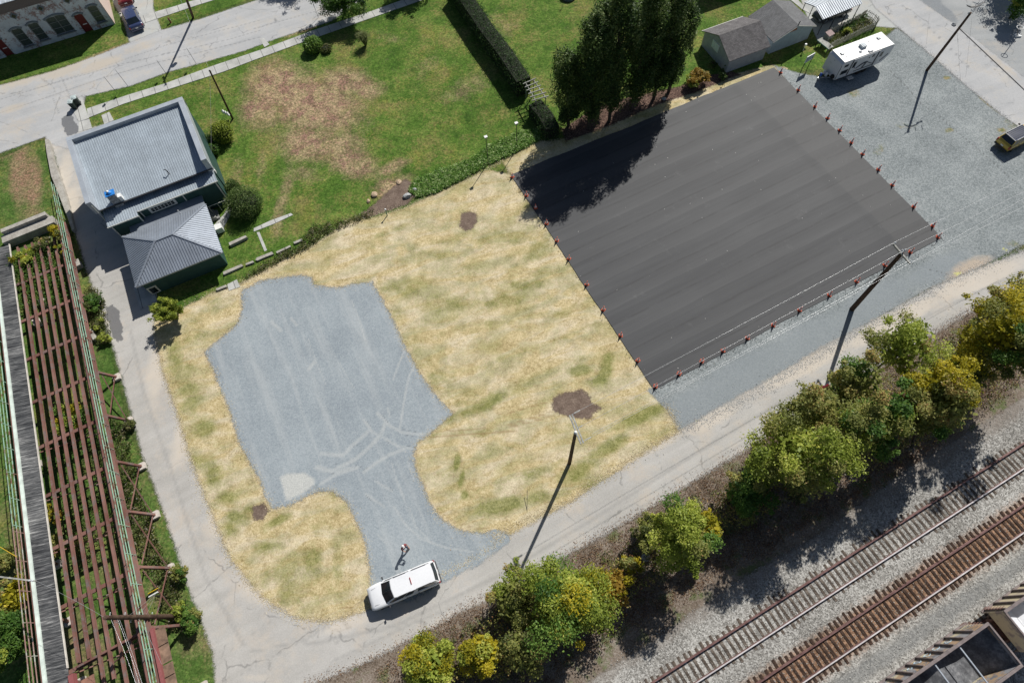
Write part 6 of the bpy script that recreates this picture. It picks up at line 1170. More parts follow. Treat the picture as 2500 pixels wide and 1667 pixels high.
rock(g(*t1(620, 410, 1075, 245)), .45, 'pale ochre boulder in the dug soil at the lawn edge', ROCK2, .5); rock(g(*t1(620, 410, 1290, 130)), .4, 'pale ochre rock spoil at the top of the dug soil', ROCK2, .35); rock(g(*t1(620, 410, 1020, 300)), .28, 'pinkish rock at the left end of the dug soil', ROCK2, .5)
rock(g(*t1(1240, 1237, 1225, 455)), .42, 'grey boulder in the railway bank below the yellow tinged tree'); rock(g(*t1(1240, 1237, 1170, 570)), .34, 'ochre boulder in the railway bank, left of the reddish one', ROCK2); rock(g(*t1(1240, 1237, 1222, 548)), .32, 'reddish ochre boulder in the railway bank', ROCK2)
rock(g(*t1(1240, 0, 1390, 885)), .30, 'pair sized pale stone at the foot of the tall evergreens'); rock(g(*t1(860, 1310, 1135, 878, 6.535)), .11, 'small pale stone lying in the shade beside the pickup'); rock(g(*t1(860, 1310, 1568, 208, 6.535)), .07, 'tiny ochre stone on the gravel right of the person', ROCK2); rock(g(*t1(2200, 0, 1005, 490, 7.84)), .3, 'pale stone at the far kerb of the cross road')
# round table at the top right corner
rt = g(*t1(2200, 0, 2270, 560, 7.84)); t = empty('basketball_hoop', tuple(g(*t1(2200, 0, 2220, 700, 7.84))), 0, 'white ringed hoop stand on the old lot at the top right', 'hoop stand'); o = t.location; m = MB(); c_ = g(*t1(2200, 0, 2278, 530, 7.84), 2.2) - o
for k in range(16): a, b = (Vector((math.cos(2 * math.pi * j / 16) * .36, math.sin(2 * math.pi * j / 16) * .36, 0)) + c_ for j in (k, k + 1)); m.tube(a, b, .035)
m.build('ring', M_WHITE, t); m = MB(); m.tube((0, 0, 0), c_ + Vector((-.34, -.2, 0)), .04); m.build('post', M_DARK, t); m = MB(); m.box((0, 0, .1), (.7, .45, .18)); m.build('base', M_WHITE, t)
# ============================================================ TREES AND PLANTS
BARK = NT('bark', .95, .1); BARK.col(BARK.ramp(BARK.noise(5, 4, .7), [(.35, (.045, .035, .028)), (.65, (.14, .115, .09))])); BARK = BARK.mat
LF_YG = leaf_mat('leaf_yellow_green', [(0, (.09, .13, .02)), (.35, (.24, .31, .045)), (.7, (.46, .52, .09)), (1, (.70, .66, .17))])
LF_OL = leaf_mat('leaf_olive', [(0, (.07, .085, .025)), (.3, (.19, .22, .055)), (.6, (.34, .35, .10)), (.8, (.46, .39, .13)), (1, (.46, .24, .11))])
LF_YE = leaf_mat('leaf_yellow', [(0, (.10, .11, .01)), (.35, (.28, .27, .02)), (.7, (.55, .46, .03)), (1, (.72, .58, .06))])
LF_OR = leaf_mat('leaf_orange', [(0, (.12, .09, .02)), (.4, (.33, .22, .035)), (.75, (.50, .32, .05)), (1, (.60, .42, .12))])
LF_GR = leaf_mat('leaf_green', [(0, (.02, .06, .01)), (.4, (.075, .165, .03)), (.75, (.16, .28, .05)), (1, (.28, .40, .09))])
LF_DK = leaf_mat('leaf_dark', [(0, (.016, .04, .010)), (.3, (.05, .10, .025)), (.65, (.13, .20, .05)), (1, (.40, .46, .20))])
LF_HG = leaf_mat('leaf_hedge', [(0, (.015, .04, .012)), (.4, (.045, .10, .028)), (.75, (.10, .18, .05)), (1, (.17, .25, .10))])
LF_WD = leaf_mat('leaf_weed', [(0, (.03, .04, .012)), (.35, (.09, .12, .03)), (.65, (.17, .19, .06)), (.85, (.30, .24, .13)), (1, (.45, .42, .36))])
LF_BR = leaf_mat('leaf_litter', [(0, (.08, .045, .03)), (.4, (.20, .115, .07)), (.7, (.34, .20, .12)), (.9, (.50, .34, .20)), (1, (.62, .50, .32))])
LF_BG = leaf_mat('leaf_bright_ground', [(0, (.04, .11, .015)), (.35, (.12, .27, .04)), (.65, (.26, .42, .09)), (1, (.66, .74, .40))])
CORE = paint_mat('shade_core', (.012, .016, .008), .95)  # near-black solid cores; the colour stands in for shade inside the foliage
BANKG = 'trees and bushes along the railway bank'
def limbs(parent, base, targets, r, name='trunk', mat=BARK, fork=.45):
    m = MB(); c = sum((Vector(t) for t in targets), Vector()) / len(targets); f = Vector((base[0] + (c.x - base[0]) * .6, base[1] + (c.y - base[1]) * .6, max(.3, c.z * fork)))
    m.tube((base[0], base[1], -.05), f, r, r * .75, n=8)
    for t in targets:
        t = Vector(t); k = f.lerp(t, .5) + Vector((random.uniform(-.2, .2), random.uniform(-.2, .2), random.uniform(0, .3))); m.tube(f, k, r * .5, r * .3, n=6); m.tube(k, t, r * .3, r * .08, n=5)
        for _ in range(2): e_ = k.lerp(t, random.uniform(.2, .9)); m.tube(e_, e_ + Vector((random.uniform(-.7, .7), random.uniform(-.7, .7), random.uniform(.1, .7))), r * .13, r * .03, n=4, caps=False)
    return m.build(name, mat, parent)
def tree(name, label, px, py, rx, ry, h, mats, n=5000, k=22, base=None, cat='tree', group=None, size=.075, thick=.55, dens_top=.6, view=True, trunk_r=.1, low=.18, cl=(.15, .29)):
    """px,py,rx,ry: crown centre and radii in photo-view units (29.4 per metre near the lane); h tree height"""
    h *= (2.1 if name == 'maple_tree' and px > 1400 else 1.3 if group == BANKG else 1); k = int(k * 1.6); n = int(n * (1.4 if name == 'maple_tree' else 1.15)); zc = h * .6; c = g(px / .9408, py / .9408, zc) if view else Vector((px, py, zc)); s = CAM_H and (F_PX * .9408) / ((g(px / .9408, py / .9408, 0) - Vector((0, 0, CAM_H))).dot(RX @ Vector((0, 0, -1)))) if view else 1
    R1, R2 = (1.24 * rx / s, 1.24 * ry / s); b = base or (c.x, c.y)
    t = empty(name, (b[0], b[1], 0), 0, label, cat, group); o = Vector((b[0], b[1], 0)); tg = []
    per = {}
    for i in range(k):
        while True:
            d = RNG.uniform(-1, 1, 3)
            if (d * d).sum() < 1: break
        d = d / max(.45, np.linalg.norm(d)) * RNG.uniform(.35, 1.05) if np.linalg.norm(d) > .1 else d
        p = Vector((c.x + d[0] * R1 * .80, c.y + d[1] * R2 * .80, max(low * h + .2, zc + d[2] * h * .40))) - o; tg.append(p); rr = RNG.uniform(*cl) * (R1 + R2) / 2
        mi = 0 if RNG.random() < .7 or len(mats) == 1 else RNG.integers(1, len(mats)); tint = RNG.uniform(.25, .7) + .12 * d[2]
        per.setdefault(mi, []).append((p.x, p.y, p.z, rr, rr, rr * .72, n / k, tint))
        if i % 3 == 0:
            a_ = RNG.uniform(0, 6.283); q_ = p + Vector((math.cos(a_) * rr * RNG.uniform(1.0, 1.7), math.sin(a_) * rr * RNG.uniform(1.0, 1.7), RNG.uniform(-.3, .6))); r_ = rr * RNG.uniform(.3, .5); per[mi].append((q_.x, q_.y, max(.3, q_.z), r_, r_, r_ * .8, n / k * .22, tint + .1))
        per[mi].append((p.x, p.y, p.z, rr * 1.35, rr * 1.35, rr * .9, n / k * .28, tint))
    per.setdefault(0, []); inner = [(c.x - o.x, c.y - o.y, zc * 1.02, R1 * .55, R2 * .55, h * .26, 300 + n * .05, .45)]
    for mi, cl_ in per.items(): leaves('crown', cl_, mats[mi], t, size * .92, thick, up=.9)
    leaves('shade_foliage', inner, mats[0], t, size * 2.1, .1, up=.6)  # oversized inner leaves added to make each crown's shadow denser
    tr = random.sample(tg, min(10, len(tg))); limbs(t, (0, 0), tr, trunk_r); return t
BANKG = 'trees and bushes along the railway bank'
tree('maple_tree', 'bright lime green bushy tree below the straw field pole, largest at the lane bend', 1300, 1385, 105, 92, 4.6, [LF_YG, LF_GR, LF_YE], 15000, 34, group=BANKG, thick=.4)
tree('bank_shrub', 'greyish olive shrub touching the left side of the lime green tree', 1180, 1372, 52, 62, 3.0, [LF_OL, LF_YG], 4200, 16, group=BANKG)
tree('bank_shrub', 'olive twiggy shrub at the bottom edge under the lime green tree', 1195, 1490, 50, 66, 3.2, [LF_OL, LF_OL, LF_WD], 4600, 16, group=BANKG)
tree('bank_shrub', 'yellow green shrub at the bottom edge, leftmost on the bank', 985, 1530, 58, 62, 3.2, [LF_YG, LF_YG, LF_YE], 6500, 20, group=BANKG)
tree('bank_shrub', 'golden yellow shrub at the bottom edge, second from the left on the bank', 1110, 1500, 44, 56, 3.2, [LF_YE, LF_YG], 4500, 16, group=BANKG)
tree('bank_shrub', 'orange yellow rounded shrub right of the lime green tree', 1408, 1352, 40, 44, 2.2, [LF_OR, LF_OR, LF_YE], 4200, 16, group=BANKG)
tree('maple_tree', 'green tree with a bright yellow right shoulder, above the three bank boulders', 1565, 1225, 66, 66, 4.2, [LF_YG, LF_OL, LF_GR], 8500, 24, group=BANKG)
tree('bank_shrub', 'bright yellow shrub merging with the right side of the green tree above the boulders', 1630, 1212, 28, 42, 3.8, [LF_YE], 2800, 10, group=BANKG)
tree('bank_shrub', 'thin olive brown shrub left of the green tree above the boulders', 1490, 1225, 40, 40, 2.2, [LF_OL, LF_WD], 2200, 12, group=BANKG, thick=.2)
tree('bank_shrub', 'dark green shrub in the gap between the yellow shouldered tree and the big olive trees', 1712, 1138, 52, 52, 3.6, [LF_GR, LF_OL], 6000, 18, group=BANKG)
tree('maple_tree', 'large olive yellow tree at the middle of the bank nearest the tracks', 1838, 1045, 92, 74, 5.4, [LF_YG, LF_OL, LF_OL], 13000, 30, group=BANKG, thick=.25)
tree('maple_tree', 'russet and olive tree just below the pole shade on the lane', 1865, 945, 62, 56, 4.8, [LF_OL, LF_OL, LF_OR], 6500, 20, group=BANKG, thick=.25)
tree('maple_tree', 'mottled olive green tree between the russet tree and the bright yellow tree', 1975, 985, 74, 70, 5.2, [LF_OL, LF_YG, LF_GR], 9000, 24, group=BANKG, thick=.25)
tree('maple_tree', 'olive tree with scattered orange leaves right of the pole shade', 1968, 880, 62, 46, 4.8, [LF_OL, LF_GR, LF_YE], 6000, 18, group=BANKG)
tree('ash_tree', 'taller open crowned light green tree with bare limbs showing, reaching over the lane', 2078, 800, 66, 74, 7.6, [LF_YG, LF_OL, LF_OL], 6500, 26, group=BANKG, cl=(.14, .24), low=.45, thick=.2)
tree('maple_tree', 'bright yellow topped tree right of the open crowned one', 2150, 895, 62, 52, 5.0, [LF_YE, LF_YE, LF_YG], 8000, 22, group=BANKG)
tree('maple_tree', 'dark olive tree leaning to the tracks below the bright yellow topped tree', 2160, 945, 72, 48, 5.0, [LF_OL, LF_GR], 7500, 20, group=BANKG)
tree('maple_tree', 'small green tree left of the exposed trunk on the bank', 2035, 955, 42, 60, 5.2, [LF_GR, LF_YG], 4500, 14, group=BANKG)
tree('maple_tree', 'golden green tree at the right edge of the photo on the bank', 2302, 762, 84, 62, 5.4, [LF_YE, LF_YG, LF_OL], 10000, 26, group=BANKG, thick=.25)
tree('maple_tree', 'russet topped tree behind the golden one at the right edge', 2300, 698, 50, 30, 4.0, [LF_OL, LF_OR], 3600, 14, group=BANKG)
tree('maple_tree', 'shadowy green tree cut by the right edge beside the tracks', 2375, 800, 66, 60, 6.0, [LF_OL, LF_GR], 5000, 16, group=BANKG)
tree('bank_shrub', 'low red leaved sapling standing beside the pole shade', 1885, 900, 16, 14, 3.2, [leaf_mat('leaf_crimson', [(0, (.16, .02, .03)), (1, (.40, .06, .08))])], 500, 5, group=BANKG)
tree('bank_shrub', 'yellow olive shrub bridging the gap left of the big olive trees', 1765, 1078, 44, 40, 3.4, [LF_YG, LF_YE, LF_OL], 5200, 18, group=BANKG, thick=.25)
tree('bank_shrub', 'loose yellow shrub spilling from the big olive tree towards the lane', 1800, 990, 40, 30, 3.0, [LF_YE, LF_OL], 3600, 16, group=BANKG, thick=.2)
tree('bank_shrub', 'olive shrub between the yellow topped tree and the golden edge tree', 2228, 850, 46, 52, 4.2, [LF_OL, LF_YG], 5200, 18, group=BANKG, thick=.25)
tree('bank_shrub', 'pale yellow low shrub on the bank between orange shrub and boulders', 1445, 1300, 26, 24, 1.6, [LF_OL, LF_YE], 1600, 10, group=BANKG, thick=.2)
m = MB(); b_ = g(2226, 1092); t = empty('dead_tree', tuple(b_), 0, 'bare leaning trunk standing on the dark edge of the ballast', 'tree'); o = Vector((0, 0, 0)); tp = g(2246, 1015, 3.2) - b_; m.tube(o, tp, .12, .08, n=8); m.tube(tp, tp + Vector((1.6, .7, .9)), .06, .03); m.tube(tp, tp + Vector((.2, .9, 1.2)), .06, .03); m.build('trunk', BARK, t)
# poplar like evergreens at the pad: tall columns on bare stems
PG = 'tall dark columnar trees at the back of the pad'
def column(base, h, r, label, n, lean=(0, 0), low=.16, thick_=2):
    n = int(n * .75)
    t = empty('columnar_tree', (base.x, base.y, 0), 0, label, 'tree', PG); cl = []; tg = []
    kk = int(h * 7)
    for i in range(kk):
        f = i / kk; z = h * (low + (1 - low) * f); prof = min(1, .45 + 2.2 * f) * min(1, ((1.06 - f) / .34)) ** .55; a = RNG.uniform(0, 6.283); rr = r * prof * RNG.uniform(.25, .95); cx_, cy_ = rr * math.cos(a) + lean[0] * f, rr * math.sin(a) + lean[1] * f
        s = r * RNG.uniform(.20, .36) * (.55 + .6 * prof); cl.append((cx_, cy_, z, s, s, s * 2.4, n / kk, RNG.uniform(.2, .75)));
        if i % 3 == 0: tg.append((cx_, cy_, z))
    leaves('crown', cl, LF_DK, t, .080, .25, up=.8)
    m = MB(); top = Vector((lean[0], lean[1], h * .9)); m.tube((0, 0, -.1), top * .5, .20, .14, n=9); m.tube(top * .5, top, .14, .03, n=7)
    for q in tg: q = Vector(q); a = top * max(.05, (q.z / h) * .9 - .12); m.tube(a, q, .05, .015, n=5, caps=False)
    m.build('trunk', BARK, t); return t
for (x, y, h, r, lb, n, lean) in ((1595, 243, 13.6, 2.1, 'tall dark columnar tree with visible trunk, rightmost of the clump', 26000, (.3, .2)), (1540, 269, 14.8, 2.2, 'tall dark columnar tree with leaning bare trunk, second from the right in the clump', 26000, (.3, .5)), (1487, 296, 15.2, 2.1, 'tall dark columnar tree in the middle of the clump', 26000, (-.2, .5)), (1437, 314, 13.4, 2.2, 'tall dark columnar tree, second from the left in the clump', 25000, (-.5, .3)), (1388, 308, 9.2, 2.0, 'shorter dark columnar tree, leftmost of the clump beside the hedge end', 19000, (-.6, .2)), (1560, 228, 13.5, 1.9, 'tall dark columnar tree at the back of the clump', 18000, (.2, .5)), (1632, 226, 11.0, 1.5, 'slim dark columnar tree between the clump and the shed', 13000, (.1, .3)), (1460, 270, 13.4, 2.0, 'tall dark columnar tree at the back left of the clump', 18000, (-.3, .4))):
    column(g(x, y), h, r, lb, n, lean)
tree('autumn_shrub', 'rounded shrub turning orange beside the shed gable', 1605, 178, 26, 22, 1.9, [LF_OR, LF_OL], 3600, 14, cat='shrub', size=.06)
tree('green_shrub', 'small pale green shrub squeezed between evergreens and orange shrub', 1590, 182, 16, 24, 1.6, [LF_YG], 1200, 8, cat='shrub', size=.06)
tree('dark_shrub', 'low dark shrub at the shed corner', 1660, 172, 12, 12, 1.0, [LF_DK], 700, 6, cat='shrub', size=.06)
tree('dark_shrub', 'low dark shrub by the shed gable wall', 1640, 148, 9, 8, .8, [LF_DK], 500, 5, cat='shrub', size=.06)
# hedges
def hedge(pts, w, h, label, dens=420, name='hedge'):
    W_ = [g(*p) for p in pts]; t = empty(name, tuple(W_[0]), 0, label, 'hedge', 'clipped hedges in the garden'); o = W_[0]; cl = []; core = MB()
    for a, b in zip(W_, W_[1:]):
        L_ = (b - a).length; n = max(1, int(L_ / .38)); core.beam(a - o + Vector((0, 0, h * .44)), b - o + Vector((0, 0, h * .44)), w * .72, h * .86)
        for i in range(n):
            p = a.lerp(b, (i + .5) / n) - o; ww = w * RNG.uniform(.90, 1.08); cl.append((p.x + RNG.normal(0, .05), p.y + RNG.normal(0, .05), h * .5, ww * .56, ww * .56, h * .56, dens, RNG.uniform(.3, .6)))
    core.build('shade_core', CORE, t); leaves('foliage', cl, LF_HG, t, .055, .86, up=.25); return t
hedge(F([(1048, -6), (1085, 48), (1120, 100), (1158, 150), (1203, 218)]), 2.4, 2.5, 'long clipped dark green hedge dividing the two lawns, ends at the arbour')
hedge(F([(1228, 262), (1252, 290), (1268, 320)]), 2.2, 2.0, 'short clipped hedge piece between the arbour and the tall evergreens')
# yard shrubs near the shop
def fan(px, py, h, label, n=36):
    b = g(px, py); t = empty('young_maple', tuple(b), 0, label, 'tree'); m = MB(); cl = []
    for i in range(n):
        a = RNG.uniform(0, 6.283); sp = RNG.uniform(.2, 1.0); top = Vector((math.cos(a) * sp * 1.6, math.sin(a) * sp * 1.6, h * (1.05 - .38 * sp) + RNG.uniform(-.2, .2))); m.tube((math.cos(a) * .1, math.sin(a) * .1, 0), top * .55 + Vector((0, 0, .1)), .035, .025, n=5, caps=False); m.tube(top * .55 + Vector((0, 0, .1)), top, .025, .008, n=5, caps=False)
        for f in (.5, .6, .7, .8, .9, 1.0): q = top * f; cl.append((q.x + RNG.normal(0, .12), q.y + RNG.normal(0, .12), q.z + RNG.normal(0, .08), .23, .23, .17, 48, RNG.uniform(.2, .6) + .2 * (f - .7)))
    m.build('trunk', BARK, t); leaves('crown', cl, LF_YG, t, .06, .2, up=.5); return t
fan(432, 778, 2.9, 'light green many stemmed young tree at the corner of the annex, casting finger like shade')
def ball(name, px, py, r, h, mat, label, n, size=.06, grp=None, tint=.45):
    b = g(px, py); t = empty(name, tuple(b), 0, label, 'shrub', grp); cl = []; r *= 1.3; h *= 1.15; n = int(n * 1.5)
    for i in range(26):
        d = RNG.normal(size=3); d /= np.linalg.norm(d); cl.append((d[0] * r * .5, d[1] * r * .5, max(.15, h * .5 + d[2] * h * .28), r * .52, r * .52, h * .34, n / 26, RNG.uniform(tint - .15, tint + .2)))
    leaves('foliage', cl, mat, t, size, .8, up=.35); m = MB(); m.lathe((0, 0, 0), [(r * .3, 0), (r * .72, h * .3), (r * .7, h * .6), (r * .3, h * .82)], 12); m.build('shade_core', CORE, t); return t
ball('round_shrub', 606, 512, 1.55, 2.1, LF_DK, 'big dark round shrub beside the shop rear', 9000, .05, tint=.55); ball('round_shrub', 575, 468, .7, 1.3, LF_DK, 'smaller dark shrub between the big round one and the shop wall', 2200, .05)
ball('round_shrub', 553, 340, 1.0, 1.9, LF_YG, 'round light topped shrub at the foot of the leaning pole', 4600, .06, tint=.42); ball('round_shrub', 525, 375, .6, 1.1, LF_GR, 'small green shrub against the shop east wall', 1500, .055, tint=.5); ball('round_shrub', 516, 356, .55, 1.3, LF_HG, 'dark ivy shrub climbing the shop east wall', 1500, .05)
ball('round_shrub', 768, 122, .95, 1.3, LF_GR, 'bright green leafy shrub on the lawn below the footpath', 3200, .085, tint=.7); ball('round_shrub', 798, 125, .6, .6, LF_WD, 'low grey green clump right of the leafy lawn shrub', 900, .05)
b_ = g(893, 112); t = empty('pampas_grass', tuple(b_), 0, 'tall pale ornamental grass clump on the lawn', 'grass clump'); m = MB()
for i in range(480):
    a = random.uniform(0, 6.283); r_ = random.uniform(.1, 1.0); hh = random.uniform(1.3, 2.6); m.beam((math.cos(a) * .12, math.sin(a) * .12, 0), (math.cos(a) * r_ * .55, math.sin(a) * r_ * .55, hh * .7), .025, .008); m.beam((math.cos(a) * r_ * .55, math.sin(a) * r_ * .55, hh * .7), (math.cos(a) * r_, math.sin(a) * r_, hh * .72), .022, .008)
m.build('blades', leaf_mat('pale_blade', [(0, (.26, .30, .12)), (1, (.46, .46, .26))]), t)
SHG = 'street trees'
st_t = tree('street_tree', 'vase shaped street tree at the top edge, its round shade lying on the footpath', 782, -8, 62, 48, 4.8, [LF_GR, LF_HG], 12000, 26, base=tuple(g(841, 32).xy), group=SHG, trunk_r=.13, thick=.3)
o_c = g(970, 28); tree('street_tree', 'street tree beyond the top edge shading the footpath', o_c.x + 2.2, o_c.y + 3.9, 2.5, 2.2, 4.6, [LF_GR], 9000, 24, view=False, group=SHG)
o_c = g(672, 12); tree('street_tree', 'street tree beyond the top edge shading the roadway', o_c.x + 3.3, o_c.y + 6.0, 2.9, 2.9, 6.4, [LF_GR], 9000, 24, view=False, group=SHG, thick=.2)
o_c = g(2440, 45); tree('lot_tree', 'large tree beyond the top right corner shading the old lot', o_c.x + 3.9, o_c.y + 6.4, 3.4, 2.8, 8.0, [LF_GR, LF_YG], 8500, 26, view=False, group=SHG, thick=.1)
tree('lot_tree', 'green tree crown entering at the top right corner', 2350, 2, 28, 38, 4.0, [LF_GR, LF_YG], 3500, 12, group=SHG)
ball('round_shrub', 2063, 90, .45, .9, LF_YG, 'light green plant inside the picket fence garden', 900, .06, tint=.5)
def patch(name, label, px, n, mat, h=.35, size=.06, cat='ground cover', tint=(.2, .8), kind='stuff', group=None, clump=.35):
    P = world(px); lo, hi = P.min(0), P.max(0); out = []
    while len(out) < n:
        q = lo + RNG.random((n * 3, 2)) * (hi - lo); q = q[sdist(q, P) > 0]; out += list(q)
    Q = np.array(out[:n]); cl = [(x, y, h * RNG.uniform(.2, .9), clump, clump, h * .6, 12, RNG.uniform(*tint)) for x, y in Q]
    o = leaves(name, cl, mat, None, size, .2, up=.6); tag(o, label, cat, group, kind); return o
patch('leafy_ground_cover', 'bright leafy ground cover at the lower edge of the lawn', F([(940,440),(955,415),(1010,395),(1080,370),(1130,335),(1195,305),(1240,300),(1240,322),(1180,352),(1120,378),(1060,412),(1000,442),(960,452)]), 3400, LF_BG, .3, .07, tint=(.25, .9))
patch('weeds', 'tall weeds in the fenced garden behind the trailer', T(1690, 0, [(1560,540),(1700,480),(1850,420),(2040,340),(2090,300),(2040,250),(1960,215),(1800,320),(1640,390),(1520,450)], 4.704), 300, LF_WD, .45, .06, 'weeds')
patch('weeds', 'dark undergrowth beside the potting table', T(1690, 0, [(1700,320),(1900,210),(1980,180),(1990,260),(1830,340),(1700,400)], 4.704), 120, LF_GR, .6, .06, 'weeds', (.2, .5))
patch('leaf_litter', 'brown leaves and dry brush covering the railway bank', F([(860,1545),(960,1470),(1060,1412),(1150,1378),(1250,1315),(1400,1235),(1500,1175),(1650,1085),(1760,1015),(1850,960),(2000,870),(2110,800),(2210,735),(2400,630),(2400,850),(2240,950),(2100,1060),(1950,1160),(1800,1240),(1600,1360),(1400,1480),(1250,1580),(900,1600)]), 9000, LF_BR, .12, .036, 'leaf litter', (.1, .9), clump=.5)
patch('weeds', 'grey green weeds scattered over the railway bank', F([(900,1560),(1000,1470),(1150,1400),(1400,1260),(1520,1180),(1680,1090),(1850,985),(2010,900),(2100,830),(2210,760),(2330,700),(2330,800),(2160,940),(1960,1080),(1750,1200),(1500,1330),(1350,1430),(1200,1560)]), 900, LF_WD, .45, .06, 'weeds', (.1, .8))
patch('thicket', 'tangled knee to head high thicket filling the gaps between the bank trees', F([(1130,1420),(1300,1330),(1440,1280),(1520,1200),(1640,1130),(1760,1060),(1850,990),(2000,880),(2110,830),(2230,750),(2400,680),(2400,830),(2180,990),(2000,1080),(1820,1150),(1680,1210),(1540,1300),(1380,1440),(1200,1540),(1000,1580),(950,1560)]), 1300, LF_OL, 2.2, .06, 'thicket', (.15, .95), clump=.6)
patch('weeds', 'weedy strip between the bridge bents and the lane', F([(262,960),(290,980),(310,1060),(330,1150),(350,1180),(372,1260),(395,1300),(430,1390),(440,1440),(400,1450),(370,1380),(340,1300),(300,1240),(285,1180),(260,1100),(245,1030)]), 620, LF_WD, .5, .06, 'weeds', (.15, .85))
patch('weeds', 'dark brambles growing under the bridge stringers', F([(130,1000),(200,960),(260,1040),(300,1150),(330,1250),(250,1290),(190,1290),(150,1180)]), 330, LF_WD, .7, .06, 'weeds', (.05, .55))
patch('weeds', 'weeds by the drive left of the tar patch', F([(200,660),(235,668),(248,720),(255,770),(235,790),(215,760),(205,720)]), 130, LF_WD, .4, .06, 'weeds')
patch('weeds', 'wild strip between the mulch and the garden edging', F([(690,560),(720,520),(800,505),(860,480),(850,500),(760,535),(700,575),(600,625),(560,640),(600,610)]), 420, LF_WD, .35, .05, 'weeds', (.1, .9))
patch('vines', 'ivy and vines under the northern end of the bridge', F([(30,600),(120,560),(150,640),(170,700),(60,720)]), 420, LF_GR, .9, .07, 'vines', (.2, .8))
def vine(label, px, py, z, r, mats, n, k=9):
    c = g(px / .9408, py / .9408, z); t = empty('vine_tangle', (c.x, c.y, 0), 0, label, 'vine', 'vines on the bridge'); per = {}
    for i in range(k):
        p = (RNG.uniform(-r, r), RNG.uniform(-r, r), z + RNG.uniform(-.4, .25)); per.setdefault(int(RNG.integers(0, len(mats))), []).append((*p, r * .42, r * .42, r * .3, n / k, RNG.uniform(.3, .8)))
    for i, c_ in per.items(): leaves('foliage', c_, mats[i], t, .07, .3)
    m = MB()
    for i in range(5): a = Vector((RNG.uniform(-r, r), RNG.uniform(-r, r), 0)); m.tube(a, Vector((RNG.uniform(-r, r) * .6, RNG.uniform(-r, r) * .6, z)), .03, .012, n=5)
    m.build('stem', BARK, t); return t
vine('yellow leaved vine spilling onto the north end of the plank walkway', 52, 588, 1.1, .9, [LF_YE, LF_YG], 1500); vine('olive yellow vine over the bridge abutment', 128, 530, 1.5, .8, [LF_OL, LF_YE], 1300); vine('thin brown vine between the two yellow ones on the bridge', 92, 560, 1.2, .7, [LF_OL, LF_WD], 700)
vine('yellow vine on the abutment corner under the green railing', 135, 572, 1.0, .45, [LF_YE, LF_YG], 450, 5)
vine('bright green and yellow sapling growing up through the bridge stringers', 150, 965, 1.6, 1.3, [LF_YG, LF_GR, LF_YE], 3600, 16); vine('orange leaved vine on the stringers beside the walkway', 118, 1178, 2.0, .8, [LF_OR, LF_YE], 700, 7); vine('brambly olive vine below the orange leaved one', 160, 1230, 1.4, 1.2, [LF_OL, LF_WD], 1500, 10)
tree('wild_shrub', 'green shrub at the drive edge beside the green bridge railing', 212, 692, 26, 26, 1.5, [LF_GR, LF_WD], 2600, 12, cat='shrub', size=.055)
tree('wild_shrub', 'straggly dry shrub just above the tar patch', 222, 745, 18, 16, .9, [LF_WD, LF_YG], 1100, 8, cat='shrub', size=.055); tree('wild_shrub', 'yellowish weedy shrub left of the tar patch', 240, 778, 18, 14, .8, [LF_YG, LF_WD], 900, 7, cat='shrub', size=.055)
tree('wild_shrub', 'green shrub at the south bridge bent beside the lane', 437, 1428, 26, 28, 1.6, [LF_GR, LF_OL], 2600, 12, cat='shrub', size=.055); tree('wild_shrub', 'yellow green shrub behind the last bridge bent', 408, 1402, 22, 20, 1.4, [LF_YG, LF_OL], 1600, 10, cat='shrub', size=.055)
tree('wild_shrub', 'olive shrub at the fifth bridge pedestal', 408, 1318, 20, 22, 1.3, [LF_OL, LF_GR], 1500, 10, cat='shrub', size=.055); tree('wild_shrub', 'silvery weed clump at the second bridge pedestal', 296, 975, 16, 18, .9, [LF_WD], 900, 7, cat='shrub', size=.05)
tree('edge_tree', 'green tree at the left edge beside the walkway', 18, 1468, 36, 70, 4.2, [LF_GR, LF_GR, LF_YG], 8500, 24, cat='tree'); tree('edge_tree', 'yellow leaved small tree at the left edge above the green one', 30, 1370, 26, 46, 3.2, [LF_YE, LF_OL], 3200, 14, cat='tree')
tree('edge_tree', 'olive shrub at the left edge level with the grey arm', 12, 1290, 22, 30, 1.8, [LF_OL, LF_WD], 1500, 9, cat='shrub')

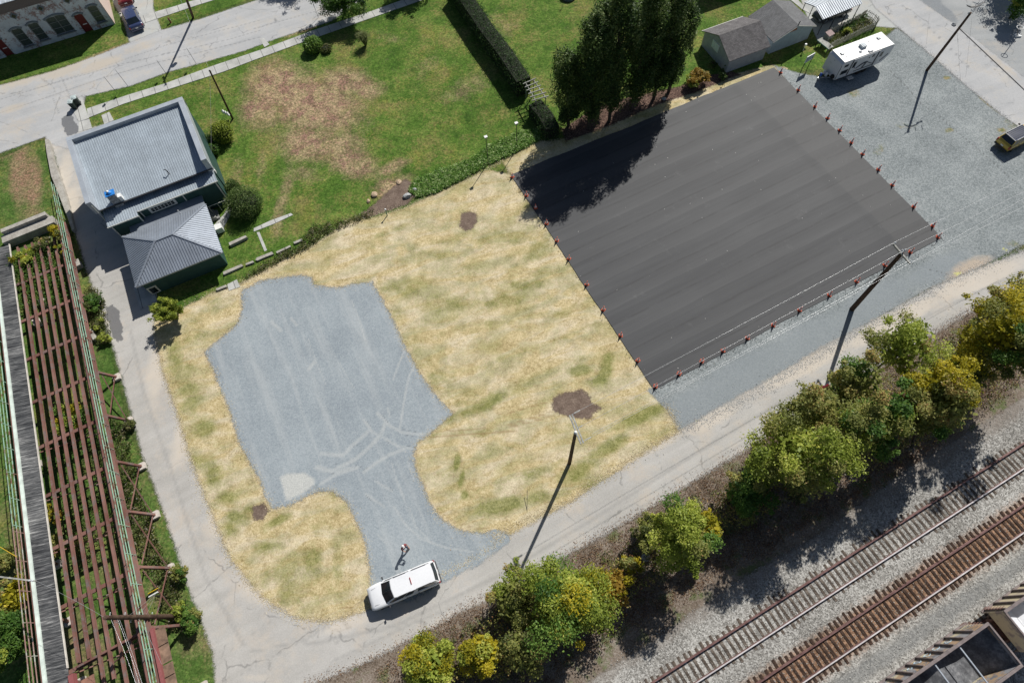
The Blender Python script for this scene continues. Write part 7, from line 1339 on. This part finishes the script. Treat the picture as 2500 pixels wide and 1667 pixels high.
# wisps of straw and grit spilled across the borders, so no surface ends in a clean line
def wisps(name, label, loop, n, mat, spread, ln_, wd, z, closed=True, cat='straw'):
    P = np.array(loop); Q = np.roll(P, -1, 0) if closed else P[1:]; P = P if closed else P[:-1]; L_ = np.hypot(*(Q - P).T); pr = L_ / L_.sum(); i = RNG.choice(len(P), n, p=pr); t = RNG.random(n)[:, None]
    C = P[i] + (Q[i] - P[i]) * t + RNG.normal(0, spread, (n, 2)) * (.35 + RNG.random((n, 1))); C = np.c_[C, z + RNG.random(n) * .02]; a = RNG.uniform(0, 6.283, n); s = ln_ * (.5 + RNG.random(n))
    A = np.c_[np.cos(a) * s, np.sin(a) * s, np.zeros(n)]; B = np.c_[-np.sin(a) * wd, np.cos(a) * wd, RNG.normal(0, .01, n)]
    return tag(quads_mesh(name, C, A, B, RNG.random(n), mat, None), label, cat, None, 'stuff')
ST_L = leaf_mat('loose_straw', [(0, (.45, .36, .20)), (.5, (.66, .56, .36)), (1, (.86, .78, .58))], trans=.1)
wisps('loose_straw', 'loose straw wisps spilled over the rim of the grey gravel lot', GLW, 8000, ST_L, .26, .038, .012, .036)
wisps('loose_straw', 'loose straw wisps blown across the lane edge', world(F([(352,760),(375,850),(405,945),(440,1060),(478,1160),(530,1285),(600,1372),(680,1420),(760,1426),(845,1395)])), 5000, ST_L, .28, .038, .012, .033, False)
wisps('loose_straw', 'loose straw wisps along the lane below the pole', world(F([(1135,1232),(1200,1200),(1300,1155),(1420,1072),(1500,1020),(1560,990),(1530,930)])), 4200, ST_L, .30, .038, .012, .033, False)
wisps('loose_straw', 'loose straw wisps between the garden and the mulch', world(F([(350,742),(500,668),(550,655),(640,600),(700,575),(800,510),(930,478),(1060,418),(1120,388),(1235,328)])), 5000, ST_L, .30, .038, .012, .028, False)
wisps('loose_straw', 'loose straw wisps along the straw side rim of the pad', world(F([(1173,402),(1260,520),(1400,730),(1502,897)])), 1600, ST_L, .16, .045, .014, .028, False)
GRT = leaf_mat('spilled_grit', [(0, (.20, .21, .22)), (.6, (.38, .39, .39)), (1, (.60, .60, .58))], trans=0)
wisps('spilled_grit', 'grey grit scattered between gravel strip and lane', world(F([(1560,992),(1700,925),(1800,862),(1960,770),(2150,660),(2352,572)])), 5200, GRT, .40, .028, .02, .034, False, 'grit')
wisps('spilled_grit', 'dark grit and leaf crumbs along the bank side of the lane', world(F([(700,1568),(760,1552),(860,1508),(960,1458),(1060,1398),(1250,1300),(1500,1160),(1750,1010),(2000,858),(2200,730),(2352,650)])), 5200, LF_BR, .30, .03, .018, .034, False, 'grit')
wisps('spilled_grit', 'grey crumbs along the yard side edge of the cross road', world(F([(2060,64),(2120,112),(2200,182),(2300,264),(2352,305)])), 1600, GRT, .25, .028, .02, .034, False, 'grit')
